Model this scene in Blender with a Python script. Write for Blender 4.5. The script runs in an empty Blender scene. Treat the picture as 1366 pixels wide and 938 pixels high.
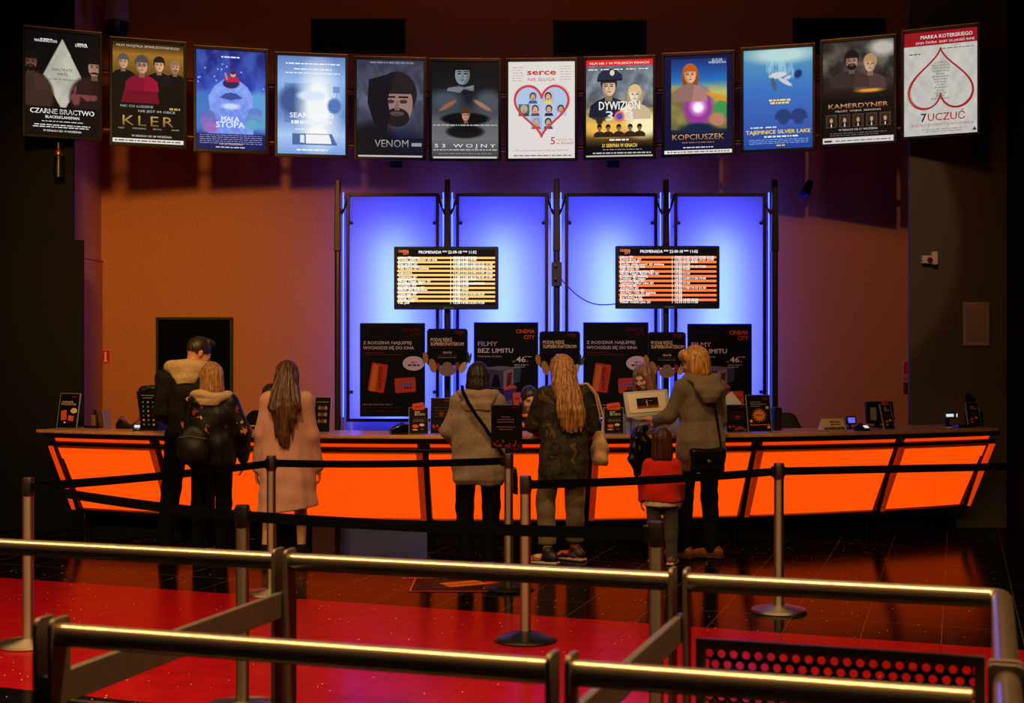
import bpy, bmesh, math, random
import numpy as np
from mathutils import Vector, Matrix, Euler
random.seed(7)
RNG = np.random.RandomState(7)
PI = math.pi
SC = bpy.context.scene
COL = SC.collection
H, F, CX, CY = 1.66, 1366 * 50 / 36.0, 683.0, 469.0

# ------------------------------------------------------------------ helpers
def at(px, py, d):
    """a point seen at pixel (px, py) at distance d from the camera plane"""
    return Vector(((px - CX) / F * d, d, H - (py - CY) / F * d))

def lin(c):
    """sRGB 0-255 -> linear"""
    out = []
    for v in c[:3]:
        v = v / 255.0
        out.append(v / 12.92 if v <= 0.04045 else ((v + 0.055) / 1.055) ** 2.4)
    return tuple(out)

def srgb_lin_np(a):
    a = np.clip(a, 0, None) / 255.0
    return np.where(a <= 0.04045, a / 12.92, ((a + 0.055) / 1.055) ** 2.4)

def empty(name, label, cat, loc=(0, 0, 0), rz=0.0, group=None):
    o = bpy.data.objects.new(name, None)
    COL.objects.link(o)
    o.empty_display_size = 0.1
    o.location = loc
    o.rotation_euler = (0, 0, rz)
    o['label'] = label
    o['category'] = cat
    if group:
        o['group'] = group
    return o

def tag(o, label, cat, group=None):
    o['label'] = label
    o['category'] = cat
    if group:
        o['group'] = group
    return o

def link_mesh(name, me, mat, parent=None, smooth=None, loc=None, rot=None):
    o = bpy.data.objects.new(name, me)
    COL.objects.link(o)
    if mat is not None:
        me.materials.append(mat)
    if smooth is not None:
        me.polygons.foreach_set('use_smooth', [smooth] * len(me.polygons))
    if parent is not None:
        o.parent = parent
    if loc is not None:
        o.location = loc
    if rot is not None:
        o.rotation_euler = rot
    return o

class MB:
    """collects verts and faces of ONE part"""
    def __init__(s):
        s.v, s.f, s.sm = [], [], []
    def add(s, vs, fs, smooth=False):
        b = len(s.v)
        s.v.extend([tuple(x) for x in vs])
        s.f.extend([tuple(b + i for i in f) for f in fs])
        s.sm.extend([smooth] * len(fs))
        return s
    def box(s, c, d, rz=0.0, m=None):
        x, y, z = d[0] / 2, d[1] / 2, d[2] / 2
        vs = [Vector((i * x, j * y, k * z)) for k in (-1, 1) for j in (-1, 1) for i in (-1, 1)]
        R = m if m is not None else Matrix.Rotation(rz, 3, 'Z')
        vs = [R @ v + Vector(c) for v in vs]
        return s.add(vs, [(0, 2, 3, 1), (4, 5, 7, 6), (0, 1, 5, 4), (2, 6, 7, 3), (0, 4, 6, 2), (1, 3, 7, 5)])
    def hexa(s, p):
        """8 points: bottom ring 4 then top ring 4"""
        return s.add(p, [(3, 2, 1, 0), (4, 5, 6, 7), (0, 1, 5, 4), (1, 2, 6, 5), (2, 3, 7, 6), (3, 0, 4, 7)])
    def tube(s, pts, r, n=12, cap=True, closed=False):
        pts = [Vector(p) for p in pts]
        rs = r if isinstance(r, (list, tuple)) else [r] * len(pts)
        rings, up = [], None
        N = len(pts)
        for i, p in enumerate(pts):
            if closed:
                t = (pts[(i + 1) % N] - pts[i - 1]).normalized()
            else:
                t = (pts[min(i + 1, N - 1)] - pts[max(i - 1, 0)]).normalized()
            if up is None:
                a = Vector((0, 0, 1)) if abs(t.z) < 0.9 else Vector((1, 0, 0))
                up = (a - t * a.dot(t)).normalized()
            else:
                up = (up - t * up.dot(t)).normalized()
            w = t.cross(up)
            rings.append([p + (up * math.cos(2 * PI * k / n) + w * math.sin(2 * PI * k / n)) * rs[i] for k in range(n)])
        vs = [v for ring in rings for v in ring]
        fs = []
        for i in range(N if closed else N - 1):
            j = (i + 1) % N
            for k in range(n):
                l = (k + 1) % n
                fs.append((i * n + k, i * n + l, j * n + l, j * n + k))
        s.add(vs, fs, True)
        if cap and not closed:
            b = len(s.v) - len(vs)
            s.f.append(tuple(b + k for k in reversed(range(n)))); s.sm.append(False)
            s.f.append(tuple(b + (N - 1) * n + k for k in range(n))); s.sm.append(False)
        return s
    def lathe(s, prof, c=(0, 0, 0), n=32, axis='Z'):
        vs, fs = [], []
        m = len(prof)
        for k in range(n):
            a = 2 * PI * k / n
            for r, z in prof:
                p = Vector((r * math.cos(a), r * math.sin(a), z))
                if axis == 'Y':
                    p = Vector((p.x, -p.z, p.y))
                vs.append(p + Vector(c))
        for k in range(n):
            l = (k + 1) % n
            for i in range(m - 1):
                fs.append((k * m + i, l * m + i, l * m + i + 1, k * m + i + 1))
        return s.add(vs, fs, True)
    def prism(s, poly, y0, y1):
        """polygon in XZ (counter-clockwise seen from -Y) extruded along Y"""
        n = len(poly)
        vs = [(p[0], y0, p[1]) for p in poly] + [(p[0], y1, p[1]) for p in poly]
        fs = [tuple(range(n)), tuple(reversed(range(n, 2 * n)))]
        for i in range(n):
            j = (i + 1) % n
            fs.append((i, n + i, n + j, j))
        return s.add(vs, fs)
    def prismz(s, poly, z0, z1):
        n = len(poly)
        vs = [(p[0], p[1], z0) for p in poly] + [(p[0], p[1], z1) for p in poly]
        fs = [tuple(reversed(range(n))), tuple(range(n, 2 * n))]
        for i in range(n):
            j = (i + 1) % n
            fs.append((i, j, n + j, n + i))
        return s.add(vs, fs)
    def build(s, name, mat, parent=None, bevel=0.0, seg=2, loc=None, rot=None, fix=True):
        me = bpy.data.meshes.new(name)
        me.from_pydata(s.v, [], s.f)
        me.polygons.foreach_set('use_smooth', s.sm)
        me.validate()
        if fix:
            bm = bmesh.new(); bm.from_mesh(me)
            bmesh.ops.recalc_face_normals(bm, faces=bm.faces)
            bm.to_mesh(me); bm.free()
        me.update()
        me.set_sharp_from_angle(angle=math.radians(38))
        o = link_mesh(name, me, mat, parent, None, loc, rot)
        if bevel > 0:
            md = o.modifiers.new('bevel', 'BEVEL')
            md.width = bevel; md.segments = seg; md.limit_method = 'ANGLE'
        return o

def rrect(w, h, r, n=5, cx=0, cz=0):
    """rounded rectangle outline, counter-clockwise"""
    pts = []
    for (sx, sz, a0) in ((1, -1, -PI / 2), (1, 1, 0), (-1, 1, PI / 2), (-1, -1, PI)):
        for i in range(n + 1):
            a = a0 + PI / 2 * i / n
            pts.append((cx + sx * (w / 2 - r) + r * math.cos(a), cz + sz * (h / 2 - r) + r * math.sin(a)))
    return pts

# ------------------------------------------------------------------ materials
def new_mat(name):
    m = bpy.data.materials.new(name)
    m.use_nodes = True
    nt = m.node_tree
    return m, nt, nt.nodes['Principled BSDF']

def pmat(name, rgb, rough=0.5, metal=0.0, bump=0.0, scale=80.0, var=0.15, spec=0.5, stretch=None, coat=0.0, linear=False, sheen=0.0):
    """principled material with a noise on its colour and (optionally) relief"""
    m, nt, b = new_mat(name)
    c = rgb if linear else lin(rgb)
    N, L = nt.nodes, nt.links
    tc = N.new('ShaderNodeTexCoord')
    mp = N.new('ShaderNodeMapping')
    if stretch:
        mp.inputs['Scale'].default_value = stretch
    L.new(tc.outputs['Object'], mp.inputs['Vector'])
    nz = N.new('ShaderNodeTexNoise')
    nz.inputs['Scale'].default_value = scale
    nz.inputs['Detail'].default_value = 4
    L.new(mp.outputs['Vector'], nz.inputs['Vector'])
    rp = N.new('ShaderNodeValToRGB')
    rp.color_ramp.elements[0].color = (*[v * (1 - var) for v in c], 1)
    rp.color_ramp.elements[1].color = (*[min(1, v * (1 + var)) for v in c], 1)
    rp.color_ramp.elements[0].position = 0.3
    rp.color_ramp.elements[1].position = 0.7
    L.new(nz.outputs['Fac'], rp.inputs['Fac'])
    L.new(rp.outputs['Color'], b.inputs['Base Color'])
    b.inputs['Roughness'].default_value = rough
    b.inputs['Metallic'].default_value = metal
    b.inputs['Specular IOR Level'].default_value = spec
    b.inputs['Coat Weight'].default_value = coat
    b.inputs['Sheen Weight'].default_value = sheen
    if bump > 0:
        bp = N.new('ShaderNodeBump')
        bp.inputs['Strength'].default_value = bump
        bp.inputs['Distance'].default_value = 0.004
        L.new(nz.outputs['Fac'], bp.inputs['Height'])
        L.new(bp.outputs['Normal'], b.inputs['Normal'])
    return m

def emat(name, rgb_lin, strength, base=(0.02, 0.02, 0.02), rough=0.4):
    m, nt, b = new_mat(name)
    b.inputs['Base Color'].default_value = (*base, 1)
    b.inputs['Roughness'].default_value = rough
    b.inputs['Emission Color'].default_value = (*rgb_lin, 1)
    b.inputs['Emission Strength'].default_value = strength
    return m

def attr_mat(name, emit=0.0, rough=0.35, base=1.0):
    """colour from the print's own ink (mesh attribute)"""
    m, nt, b = new_mat(name)
    a = nt.nodes.new('ShaderNodeAttribute')
    a.attribute_name = 'ink'
    if base > 0:
        nt.links.new(a.outputs['Color'], b.inputs['Base Color'])
    else:
        b.inputs['Base Color'].default_value = (0.01, 0.01, 0.01, 1)
    b.inputs['Roughness'].default_value = rough
    if emit > 0:
        nt.links.new(a.outputs['Color'], b.inputs['Emission Color'])
        b.inputs['Emission Strength'].default_value = emit
    return m

M = {}
M['black_plastic'] = pmat('black plastic', (16, 16, 17), 0.35, var=0.1)
M['black_matt'] = pmat('black matt paint', (13, 12, 12), 0.6, var=0.2)
M['dark_metal'] = pmat('dark grey metal', (70, 64, 58), 0.42, 0.7, var=0.12, scale=20)
M['plate_metal'] = pmat('grey satin metal plate', (120, 106, 92), 0.5, 0.75, var=0.1, scale=30, bump=0.05)
M['steel'] = pmat('brushed steel', (186, 172, 152), 0.5, 1.0, var=0.05, scale=60, stretch=(1, 1, 30), bump=0.03)
m, nt, b = new_mat('rail steel')
b2 = nt.nodes.new('ShaderNodeBsdfPrincipled'); mxs = nt.nodes.new('ShaderNodeMixShader'); nzr = nt.nodes.new('ShaderNodeTexNoise'); mrr = nt.nodes.new('ShaderNodeMapRange')
nzr.inputs['Scale'].default_value = 30; mrr.inputs['To Min'].default_value = 0.165; mrr.inputs['To Max'].default_value = 0.175
nt.links.new(nzr.outputs['Fac'], mrr.inputs['Value']); nt.links.new(mrr.outputs[0], b.inputs['Roughness'])
for q, rg, cl in ((b, 0.13, (206, 190, 170)), (b2, 0.5, (150, 130, 108))):
    q.inputs['Metallic'].default_value = 1.0; q.inputs['Base Color'].default_value = (*lin(cl), 1)
b2.inputs['Roughness'].default_value = 0.5
mxs.inputs[0].default_value = 0.45
nt.links.new(b.outputs[0], mxs.inputs[1]); nt.links.new(b2.outputs[0], mxs.inputs[2]); nt.links.new(mxs.outputs[0], nt.nodes['Material Output'].inputs['Surface'])
M['rail_steel'] = m
M['post_steel'] = pmat('darker bronze steel', (140, 126, 110), 0.48, 1.0, var=0.05, scale=40)
for q in ('steel', 'post_steel'):        # brushed round the pole: reflections run up and down
    nt = M[q].node_tree; b = nt.nodes['Principled BSDF']
    tg = nt.nodes.new('ShaderNodeTangent'); tg.direction_type = 'RADIAL'; tg.axis = 'Z'
    nt.links.new(tg.outputs[0], b.inputs['Tangent'])
    b.inputs['Anisotropic'].default_value = 0.75; b.inputs['Anisotropic Rotation'].default_value = 0.25
M['webbing'] = pmat('black webbing', (5, 5, 5), 0.9, bump=0.3, scale=300, spec=0.08)
M['white_plastic'] = pmat('white plastic', (215, 210, 205), 0.45, var=0.04)
M['cream_paper'] = pmat('cream card', (225, 205, 160), 0.7, var=0.05)
M['wood'] = pmat('oiled wood worktop', (214, 150, 92), 0.28, var=0.3, scale=6, stretch=(1.5, 12, 12), spec=0.5)
M['brown_band'] = pmat('dark brown lacquer', (48, 26, 14), 0.35, var=0.2, scale=10)
M['red_lacquer'] = pmat('red plastic', (190, 25, 25), 0.4)
M['acrylic'] = None
m, nt, b = new_mat('clear acrylic')
b.inputs['Base Color'].default_value = (0.95, 0.95, 0.96, 1)
b.inputs['Roughness'].default_value = 0.12
b.inputs['Transmission Weight'].default_value = 0.85
b.inputs['IOR'].default_value = 1.2
M['acrylic'] = m
M['print'] = attr_mat('printed board', 0, 0.55)
M['print'].node_tree.nodes['Principled BSDF'].inputs['Specular IOR Level'].default_value = 0.12
M['backlit'] = attr_mat('backlit film', 0.95, 0.3, 0)
M['backlit'].node_tree.nodes['Principled BSDF'].inputs['Specular IOR Level'].default_value = 0.08
M['screen'] = attr_mat('screen pixels', 1.25, 0.2, 0)

# ------------------------------------------------------------------ printed matter: an ink canvas on a grid, letters on top of it
class Ink:
    def __init__(s, w, h, nx=84, bg=(0, 0, 0)):
        s.w, s.h = w, h
        s.nx = nx
        s.ny = max(4, int(nx * h / w))
        s.x, s.y = np.meshgrid(np.linspace(0, 1, s.nx), np.linspace(0, 1, s.ny))   # y from the top
        s.asp = h / w
        s.c = np.zeros((s.ny, s.nx, 3)) + np.array(bg, float)
        s.tv, s.tf, s.tc = [], [], []
        s.lift = 0.0015
    def mix(s, m, col):
        m = np.clip(m, 0, 1)[..., None]
        s.c = s.c * (1 - m) + np.array(col, float) * m
    def vgrad(s, stops):
        ys = [p for p, _ in stops]
        for i in range(3):
            s.c[..., i] = np.interp(s.y, ys, [c[i] for _, c in stops])
    def ell(s, cx, cy, rx, ry, col, soft=0.15, rot=0.0, a=1.0):
        X, Y = s.x - cx, (s.y - cy) * s.asp
        ry = ry * s.asp
        soft = soft * 0.6
        c, n = math.cos(rot), math.sin(rot)
        U, V = X * c + Y * n, -X * n + Y * c
        d = np.sqrt((U / rx) ** 2 + (V / ry) ** 2)
        s.mix(a * np.clip((1 + soft - d) / (2 * soft + 1e-6), 0, 1), col)
    def rect(s, x0, y0, x1, y1, col, a=1.0):
        s.mix(a * ((s.x >= x0) & (s.x <= x1) & (s.y >= y0) & (s.y <= y1)), col)
    def poly(s, pts, col, a=1.0):
        ins = np.zeros(s.x.shape, bool)
        n = len(pts)
        for i in range(n):
            x1, y1 = pts[i]; x2, y2 = pts[(i + 1) % n]
            if y1 == y2:
                continue
            cond = ((s.y > min(y1, y2)) & (s.y <= max(y1, y2)))
            xi = x1 + (s.y - y1) * (x2 - x1) / (y2 - y1)
            ins ^= cond & (s.x < xi)
        s.mix(a * ins, col)
    def cloud(s, col, a=0.5, fx=3.0, fy=3.0, seed=0, mask=None):
        r = np.random.RandomState(seed)
        n = np.zeros(s.x.shape)
        for k in range(10):
            f = 1.5 ** (k % 5)
            p = r.uniform(0, 6.28, 3)
            an = r.uniform(-1, 1)
            n += np.sin(fx * f * 6.28 * (s.x + an * s.y * .6) + p[0]) * np.sin(fy * f * 6.28 * (s.y - an * s.x * .5) + p[1]) / f
        n = np.clip(0.5 + n * 0.35, 0, 1)
        if mask is not None:
            n = n * mask
        s.mix(a * n, col)
    def speck(s, col, n, r, box=(0, 0, 1, 1), seed=0):
        R = np.random.RandomState(seed)
        for i in range(n):
            s.ell(R.uniform(box[0], box[2]), R.uniform(box[1], box[3]), r, r / s.asp, col, 0.4)
    def bust(s, cx, cy, k, skin, hair, cloth, beard=False, glasses=False, side=1, neck=True, long=False):
        """a plain head-and-shoulders figure of head height 2k, lit from one side"""
        A = s.asp
        mul = lambda c, f: [min(255, v * f) for v in c]
        def D(x, y, rx, ry, col, n=20):
            s.disc(cx + x * k, cy + y * k / A, rx * k, ry * k / A, col, n=n)
        def Pg(pts, col):
            s.crisp([(cx + x * k, cy + y * k / A) for x, y in pts], col)
        if long:
            D(0, 0.35, 1.0, 1.55, mul(hair, 0.8))
        if cloth is not None:
            Pg([(-2.0, 3.1), (2.0, 3.1), (1.85, 1.95), (1.2, 1.45), (0.45, 1.15), (-0.45, 1.15), (-1.2, 1.45), (-1.85, 1.95)], cloth)
            Pg([(side * 0.2, 3.1), (side * 2.0, 3.1), (side * 1.85, 1.95), (side * 1.2, 1.45), (side * 0.5, 1.2)][::-1 if side < 0 else 1], mul(cloth, 1.15))
        if neck:
            Pg([(-0.36, 1.5), (0.36, 1.5), (0.34, 0.6), (-0.34, 0.6)], mul(skin, 0.62))
        D(0, -0.30, 0.84, 0.95, hair)
        D(0, 0.10, 0.66, 0.92, mul(skin, 0.8))
        D(side * 0.14, 0.10, 0.52, 0.88, skin)
        Pg([(-0.62, -0.30), (0.62, -0.30), (0.66, -0.62), (0.4, -0.92), (-0.4, -0.92), (-0.66, -0.62)], hair)
        if beard:
            D(0, 0.68, 0.52, 0.40, hair); D(0, 0.52, 0.30, 0.09, mul(skin, 0.6))
        for q in (-0.27, 0.27):
            D(q, 0.02, 0.17, 0.085, mul(skin, 0.4), 10); Pg([(q - 0.2, -0.13), (q + 0.2, -0.13), (q + 0.2, -0.21), (q - 0.2, -0.21)], mul(hair, 0.8))
            if glasses:
                D(q, 0.03, 0.24, 0.18, (30, 26, 26), 12); D(q, 0.03, 0.20, 0.14, mul(skin, 0.75), 12); D(q, 0.03, 0.08, 0.07, (30, 22, 20), 8)
        Pg([(-0.10, 0.38), (0.12, 0.38), (0.04, 0.0), (-0.03, 0.0)], mul(skin, 0.82))
        D(0, 0.58, 0.22, 0.06, mul(skin, 0.5), 10)
    # shapes with crisp edges, as their own little faces
    def crisp(s, pts, col):
        b = len(s.tv)
        s.lift += 0.00003
        for x, y in pts:
            x, y = min(1.0, max(0.0, x)), min(1.0, max(0.0, y))
            s.tv.append(((x - 0.5) * s.w, -s.lift, (0.5 - y) * s.h))
        s.tf.append(tuple(range(b, b + len(pts))))
        s.tc.extend([col] * len(pts))
    def bar(s, x0, y0, x1, y1, col):
        s.crisp([(x0, y1), (x1, y1), (x1, y0), (x0, y0)], col)
    def disc(s, cx, cy, rx, ry, col, rot=0, n=24):
        s.crisp([(cx + rx * math.cos(2 * PI * k / n), cy - ry * math.sin(2 * PI * k / n)) for k in range(n)], col)
    def card(s, cx, cy, w, h, rot, col):
        pts = rrect(w, h, min(w, h) * 0.1)
        c, n = math.cos(rot), math.sin(rot)
        s.crisp([(cx + (p[0] * c - p[1] * n) / s.w, cy - (p[0] * n + p[1] * c) / s.h) for p in pts], col)
    def band(s, pts, wd, col, closed=True):
        """a brush line along points (unit coords), width wd in metres"""
        P = [Vector(((x - 0.5) * s.w, 0, (0.5 - y) * s.h)) for x, y in pts]
        n = len(P)
        s.lift += 0.00002
        b = len(s.tv)
        for i in range(n):
            t = (P[(i + 1) % n] - P[i - 1]) if closed else (P[min(i + 1, n - 1)] - P[max(i - 1, 0)])
            t.normalize()
            q = Vector((-t.z, 0, t.x)) * wd / 2
            for e in (q, -q):
                v = P[i] + e
                s.tv.append((v.x, -s.lift, v.z)); s.tc.append(col)
        for i in range(n if closed else n - 1):
            j = (i + 1) % n
            s.tf.append((b + 2 * i, b + 2 * i + 1, b + 2 * j + 1, b + 2 * j))
    def text(s, txt, x, y, size, col, align='CENTER', bold=0.0, sx=1.0, rot=0.0, shear=0.0, fit=None, col2=None, spacing=1.0):
        """letters: baseline centre at unit (x, y); size = letter height in metres; fit = wanted width in metres"""
        cu = bpy.data.curves.new('t', 'FONT')
        cu.body = txt
        cu.size = size * 1.38
        cu.shear = shear
        cu.space_character = spacing
        cu.resolution_u = 2
        cu.align_x = 'LEFT'
        ob = bpy.data.objects.new('t', cu)
        COL.objects.link(ob)
        dg = bpy.context.evaluated_depsgraph_get()
        me = bpy.data.meshes.new_from_object(ob.evaluated_get(dg))
        bpy.data.objects.remove(ob)
        bpy.data.curves.remove(cu)
        n = len(me.vertices)
        if n:
            co = np.empty(n * 3); me.vertices.foreach_get('co', co)
            co = co.reshape(-1, 3)
            x0, x1 = co[:, 0].min(), co[:, 0].max()
            k = sx if fit is None else fit / max(1e-6, x1 - x0)
            u = (co[:, 0] - x0) * k
            wd = (x1 - x0) * k
            u -= {'CENTER': wd / 2, 'LEFT': 0, 'RIGHT': wd}[align]
            v = co[:, 1]
            c, sn = math.cos(rot), math.sin(rot)
            U, V = u * c - v * sn, u * sn + v * c
            s.lift += 0.00002
            b = len(s.tv)
            ox, oz = (x - 0.5) * s.w, (0.5 - y) * s.h
            vv = (v - v.min()) / max(1e-6, v.max() - v.min())
            shifts = [(0, 0)] if bold < 0.005 else [(dx * bold * size * 0.55, dz * bold * size * 0.55) for dx, dz in ((-1, 0), (1, 0), (0, 0.6), (0, -0.6))]
            for dx, dz in shifts:
                b = len(s.tv)
                s.lift += 0.00006
                for i in range(n):
                    s.tv.append((ox + U[i] + dx, -s.lift, oz + V[i] + dz))
                    s.tc.append(col if col2 is None else [col[q] * vv[i] + col2[q] * (1 - vv[i]) for q in range(3)])
                for p in me.polygons:
                    s.tf.append(tuple(b + i for i in p.vertices))
        bpy.data.meshes.remove(me)
    def greek(s, x0, x1, y, hgt, col, seed=0, n=9):
        """a line too small to read: a row of short strokes"""
        R = random.Random(seed)
        x = x0
        while x < x1 - 0.01:
            l = R.uniform(0.02, 0.09)
            s.bar(x, y - hgt / 2, min(x1, x + l), y + hgt / 2, col)
            x += l + 0.014
    def build(s, name, mat, parent, loc=(0, 0, 0)):
        nx, ny = s.nx, s.ny
        vx = ((s.x - 0.5) * s.w).ravel(); vz = ((0.5 - s.y) * s.h).ravel()
        V = [(vx[i], 0.0, vz[i]) for i in range(nx * ny)]
        Fc = []
        for j in range(ny - 1):
            for i in range(nx - 1):
                a = j * nx + i
                Fc.append((a, a + nx, a + nx + 1, a + 1))
        b = len(V)
        V += s.tv
        Fc += [tuple(b + i for i in f) for f in s.tf]
        cols = np.ones((len(V), 4), dtype=np.float32)
        cols[:b, :3] = srgb_lin_np(s.c.reshape(-1, 3))
        if s.tc:
            cols[b:, :3] = srgb_lin_np(np.array([list(c[:3]) for c in s.tc], float))
        me = bpy.data.meshes.new(name)
        me.from_pydata(V, [], Fc)
        at_ = me.attributes.new('ink', 'FLOAT_COLOR', 'POINT')
        at_.data.foreach_set('color', cols.ravel())
        me.update()
        return link_mesh(name, me, mat, parent, False, loc)

# ------------------------------------------------------------------ soft solids: smooth unions of rounded volumes, meshed by surface nets
class Field:
    def __init__(s, lo, hi, h):
        s.h = h
        s.lo = np.array(lo, float)
        n = np.ceil((np.array(hi, float) - s.lo) / h).astype(int) + 1
        s.ax = [s.lo[i] + h * np.arange(n[i]) for i in range(3)]
        s.d = np.full(tuple(n), 5.0, dtype=np.float32)
    def _sl(s, lo, hi):
        sl = []
        for i in range(3):
            a = int(np.floor((lo[i] - s.lo[i]) / s.h)); b = int(np.ceil((hi[i] - s.lo[i]) / s.h)) + 1
            sl.append(slice(max(0, a), max(0, min(len(s.ax[i]), b))))
        sl = tuple(sl)
        X = s.ax[0][sl[0]][:, None, None]; Y = s.ax[1][sl[1]][None, :, None]; Z = s.ax[2][sl[2]][None, None, :]
        return sl, X, Y, Z
    def _join(s, sl, nd, k):
        o = s.d[sl]
        if o.size == 0:
            return
        t = np.clip(0.5 + 0.5 * (o - nd) / k, 0, 1)
        s.d[sl] = o * (1 - t) + nd * t - k * t * (1 - t)
    def _cutj(s, sl, nd, k):
        o = s.d[sl]
        if o.size == 0:
            return
        nd = -nd
        t = np.clip(0.5 - 0.5 * (o - nd) / k, 0, 1)
        s.d[sl] = o * (1 - t) + nd * t + k * t * (1 - t)
    def cone(s, a, b, ra, rb, k=0.02, cut=False):
        a = np.array(a, float); b = np.array(b, float)
        m = max(ra, rb) + 2 * k + 3 * s.h
        sl, X, Y, Z = s._sl(np.minimum(a, b) - m, np.maximum(a, b) + m)
        ab = b - a; L2 = float(ab @ ab) + 1e-9
        t = np.clip(((X - a[0]) * ab[0] + (Y - a[1]) * ab[1] + (Z - a[2]) * ab[2]) / L2, 0, 1)
        d = np.sqrt((X - a[0] - t * ab[0]) ** 2 + (Y - a[1] - t * ab[1]) ** 2 + (Z - a[2] - t * ab[2]) ** 2) - (ra + (rb - ra) * t)
        (s._cutj if cut else s._join)(sl, d, k)
    def chain(s, pts, rs, k=0.02):
        for i in range(len(pts) - 1):
            s.cone(pts[i], pts[i + 1], rs[i], rs[i + 1], k)
    def ell(s, c, r, R=None, k=0.02, cut=False):
        c = np.array(c, float); r = np.array(r, float)
        m = max(r) + 2 * k + 3 * s.h
        sl, X, Y, Z = s._sl(c - m, c + m)
        x, y, z = X - c[0], Y - c[1], Z - c[2]
        if R is not None:
            R = np.array(R)
            x, y, z = R[0, 0] * x + R[1, 0] * y + R[2, 0] * z, R[0, 1] * x + R[1, 1] * y + R[2, 1] * z, R[0, 2] * x + R[1, 2] * y + R[2, 2] * z
        k0 = np.sqrt((x / r[0]) ** 2 + (y / r[1]) ** 2 + (z / r[2]) ** 2)
        k1 = np.sqrt((x / r[0] ** 2) ** 2 + (y / r[1] ** 2) ** 2 + (z / r[2] ** 2) ** 2) + 1e-6
        (s._cutj if cut else s._join)(sl, k0 * (k0 - 1) / k1, k)
    def rbox(s, c, hd, R=None, r=0.01, k=0.02, cut=False):
        c = np.array(c, float)
        m = float(np.linalg.norm(hd)) + r + 2 * k + 3 * s.h
        sl, X, Y, Z = s._sl(c - m, c + m)
        x, y, z = X - c[0] + 0 * Y + 0 * Z, Y - c[1] + 0 * X + 0 * Z, Z - c[2] + 0 * X + 0 * Y
        if R is not None:
            R = np.array(R)
            x, y, z = R[0, 0] * x + R[1, 0] * y + R[2, 0] * z, R[0, 1] * x + R[1, 1] * y + R[2, 1] * z, R[0, 2] * x + R[1, 2] * y + R[2, 2] * z
        q = [np.abs(x) - hd[0] + r, np.abs(y) - hd[1] + r, np.abs(z) - hd[2] + r]
        o = np.sqrt(sum(np.maximum(v, 0) ** 2 for v in q)) + np.minimum(np.maximum(np.maximum(q[0], q[1]), q[2]), 0) - r
        (s._cutj if cut else s._join)(sl, o, k)
    def loft(s, prof, k=0.02, p=2.0, yaw=0.0, folds=None, cut=False):
        """prof: rows (z, cx, cy, a, b) from below to above; folds = (count, amplitude at the bottom, amplitude at the top, phase)"""
        prof = sorted(prof)
        A = np.array(prof, float)
        m = 2 * k + 3 * s.h
        e = float(max(A[:, 3].max(), A[:, 4].max()))
        lo = np.array([A[:, 1].min() - e - m, A[:, 2].min() - e - m, A[0, 0] - m]); hi = np.array([A[:, 1].max() + e + m, A[:, 2].max() + e + m, A[-1, 0] + m])
        sl, X, Y, Z = s._sl(lo, hi)
        z = Z.ravel()
        cx, cy, a, b = [np.interp(z, A[:, 0], A[:, i])[None, None, :] for i in (1, 2, 3, 4)]
        x, y = X - cx, Y - cy
        if yaw:
            c, n = math.cos(yaw), math.sin(yaw)
            x, y = x * c + y * n, -x * n + y * c
        if folds:
            n_, f0, f1, ph = folds
            w = np.interp(z, [A[0, 0], A[-1, 0]], [f0, f1])[None, None, :]
            phi = np.arctan2(y, x)
            g = 1 + w * (np.sin(n_ * phi + ph) + 0.5 * np.sin((n_ * 2 + 1) * phi + 2.3 * ph + 4 * Z))
            a, b = a * g, b * g
        q = (np.abs(x / a) ** p + np.abs(y / b) ** p) ** (1.0 / p)
        d = (q - 1) * np.minimum(a, b)
        d = np.maximum(d, np.maximum(Z - A[-1, 0], A[0, 0] - Z))
        (s._cutj if cut else s._join)(sl, d, k)
    def above(s, z, k=0.006):
        """keep only what is above z"""
        Z = s.ax[2][None, None, :]
        s.d = np.maximum(s.d, (z - Z).astype(np.float32))
    def plane(s, pt, n):
        """keep the side the normal points away from"""
        n = np.array(n, float); n /= np.linalg.norm(n)
        X = s.ax[0][:, None, None]; Y = s.ax[1][None, :, None]; Z = s.ax[2][None, None, :]
        s.d = np.maximum(s.d, ((X - pt[0]) * n[0] + (Y - pt[1]) * n[1] + (Z - pt[2]) * n[2]).astype(np.float32))
    def ripple(s, amp, waves, seed=0, lo=None, hi=None):
        """creases: waves = list of wave vectors"""
        lo = s.lo if lo is None else lo
        hi = [a[-1] for a in s.ax] if hi is None else hi
        sl, X, Y, Z = s._sl(np.array(lo), np.array(hi))
        R = np.random.RandomState(seed)
        n = 0
        for w in waves:
            p = R.uniform(0, 6.28, 4)
            n = n + np.sin(w[0] * X + w[1] * Y + w[2] * Z + p[0] + 1.3 * np.sin(7 * X + p[1]) + 1.3 * np.sin(6 * Z + p[2]) + np.sin(8 * Y + p[3]))
        s.d[sl] = s.d[sl] + (amp * n / len(waves)).astype(np.float32)
    def mesh(s):
        d = s.d
        # keep a closed border
        d[0], d[-1], d[:, 0], d[:, -1], d[:, :, 0], d[:, :, -1] = [np.maximum(q, 1e-3) for q in (d[0], d[-1], d[:, 0], d[:, -1], d[:, :, 0], d[:, :, -1])]
        ins = d < 0
        nx, ny, nz = d.shape
        cnt = np.zeros((nx - 1, ny - 1, nz - 1), np.uint8)
        for i in (0, 1):
            for j in (0, 1):
                for k in (0, 1):
                    cnt += ins[i:nx - 1 + i, j:ny - 1 + j, k:nz - 1 + k]
        act = (cnt > 0) & (cnt < 8)
        I, J, K = np.nonzero(act)
        idx = np.full(act.shape, -1, np.int64)
        idx[I, J, K] = np.arange(len(I))
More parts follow.
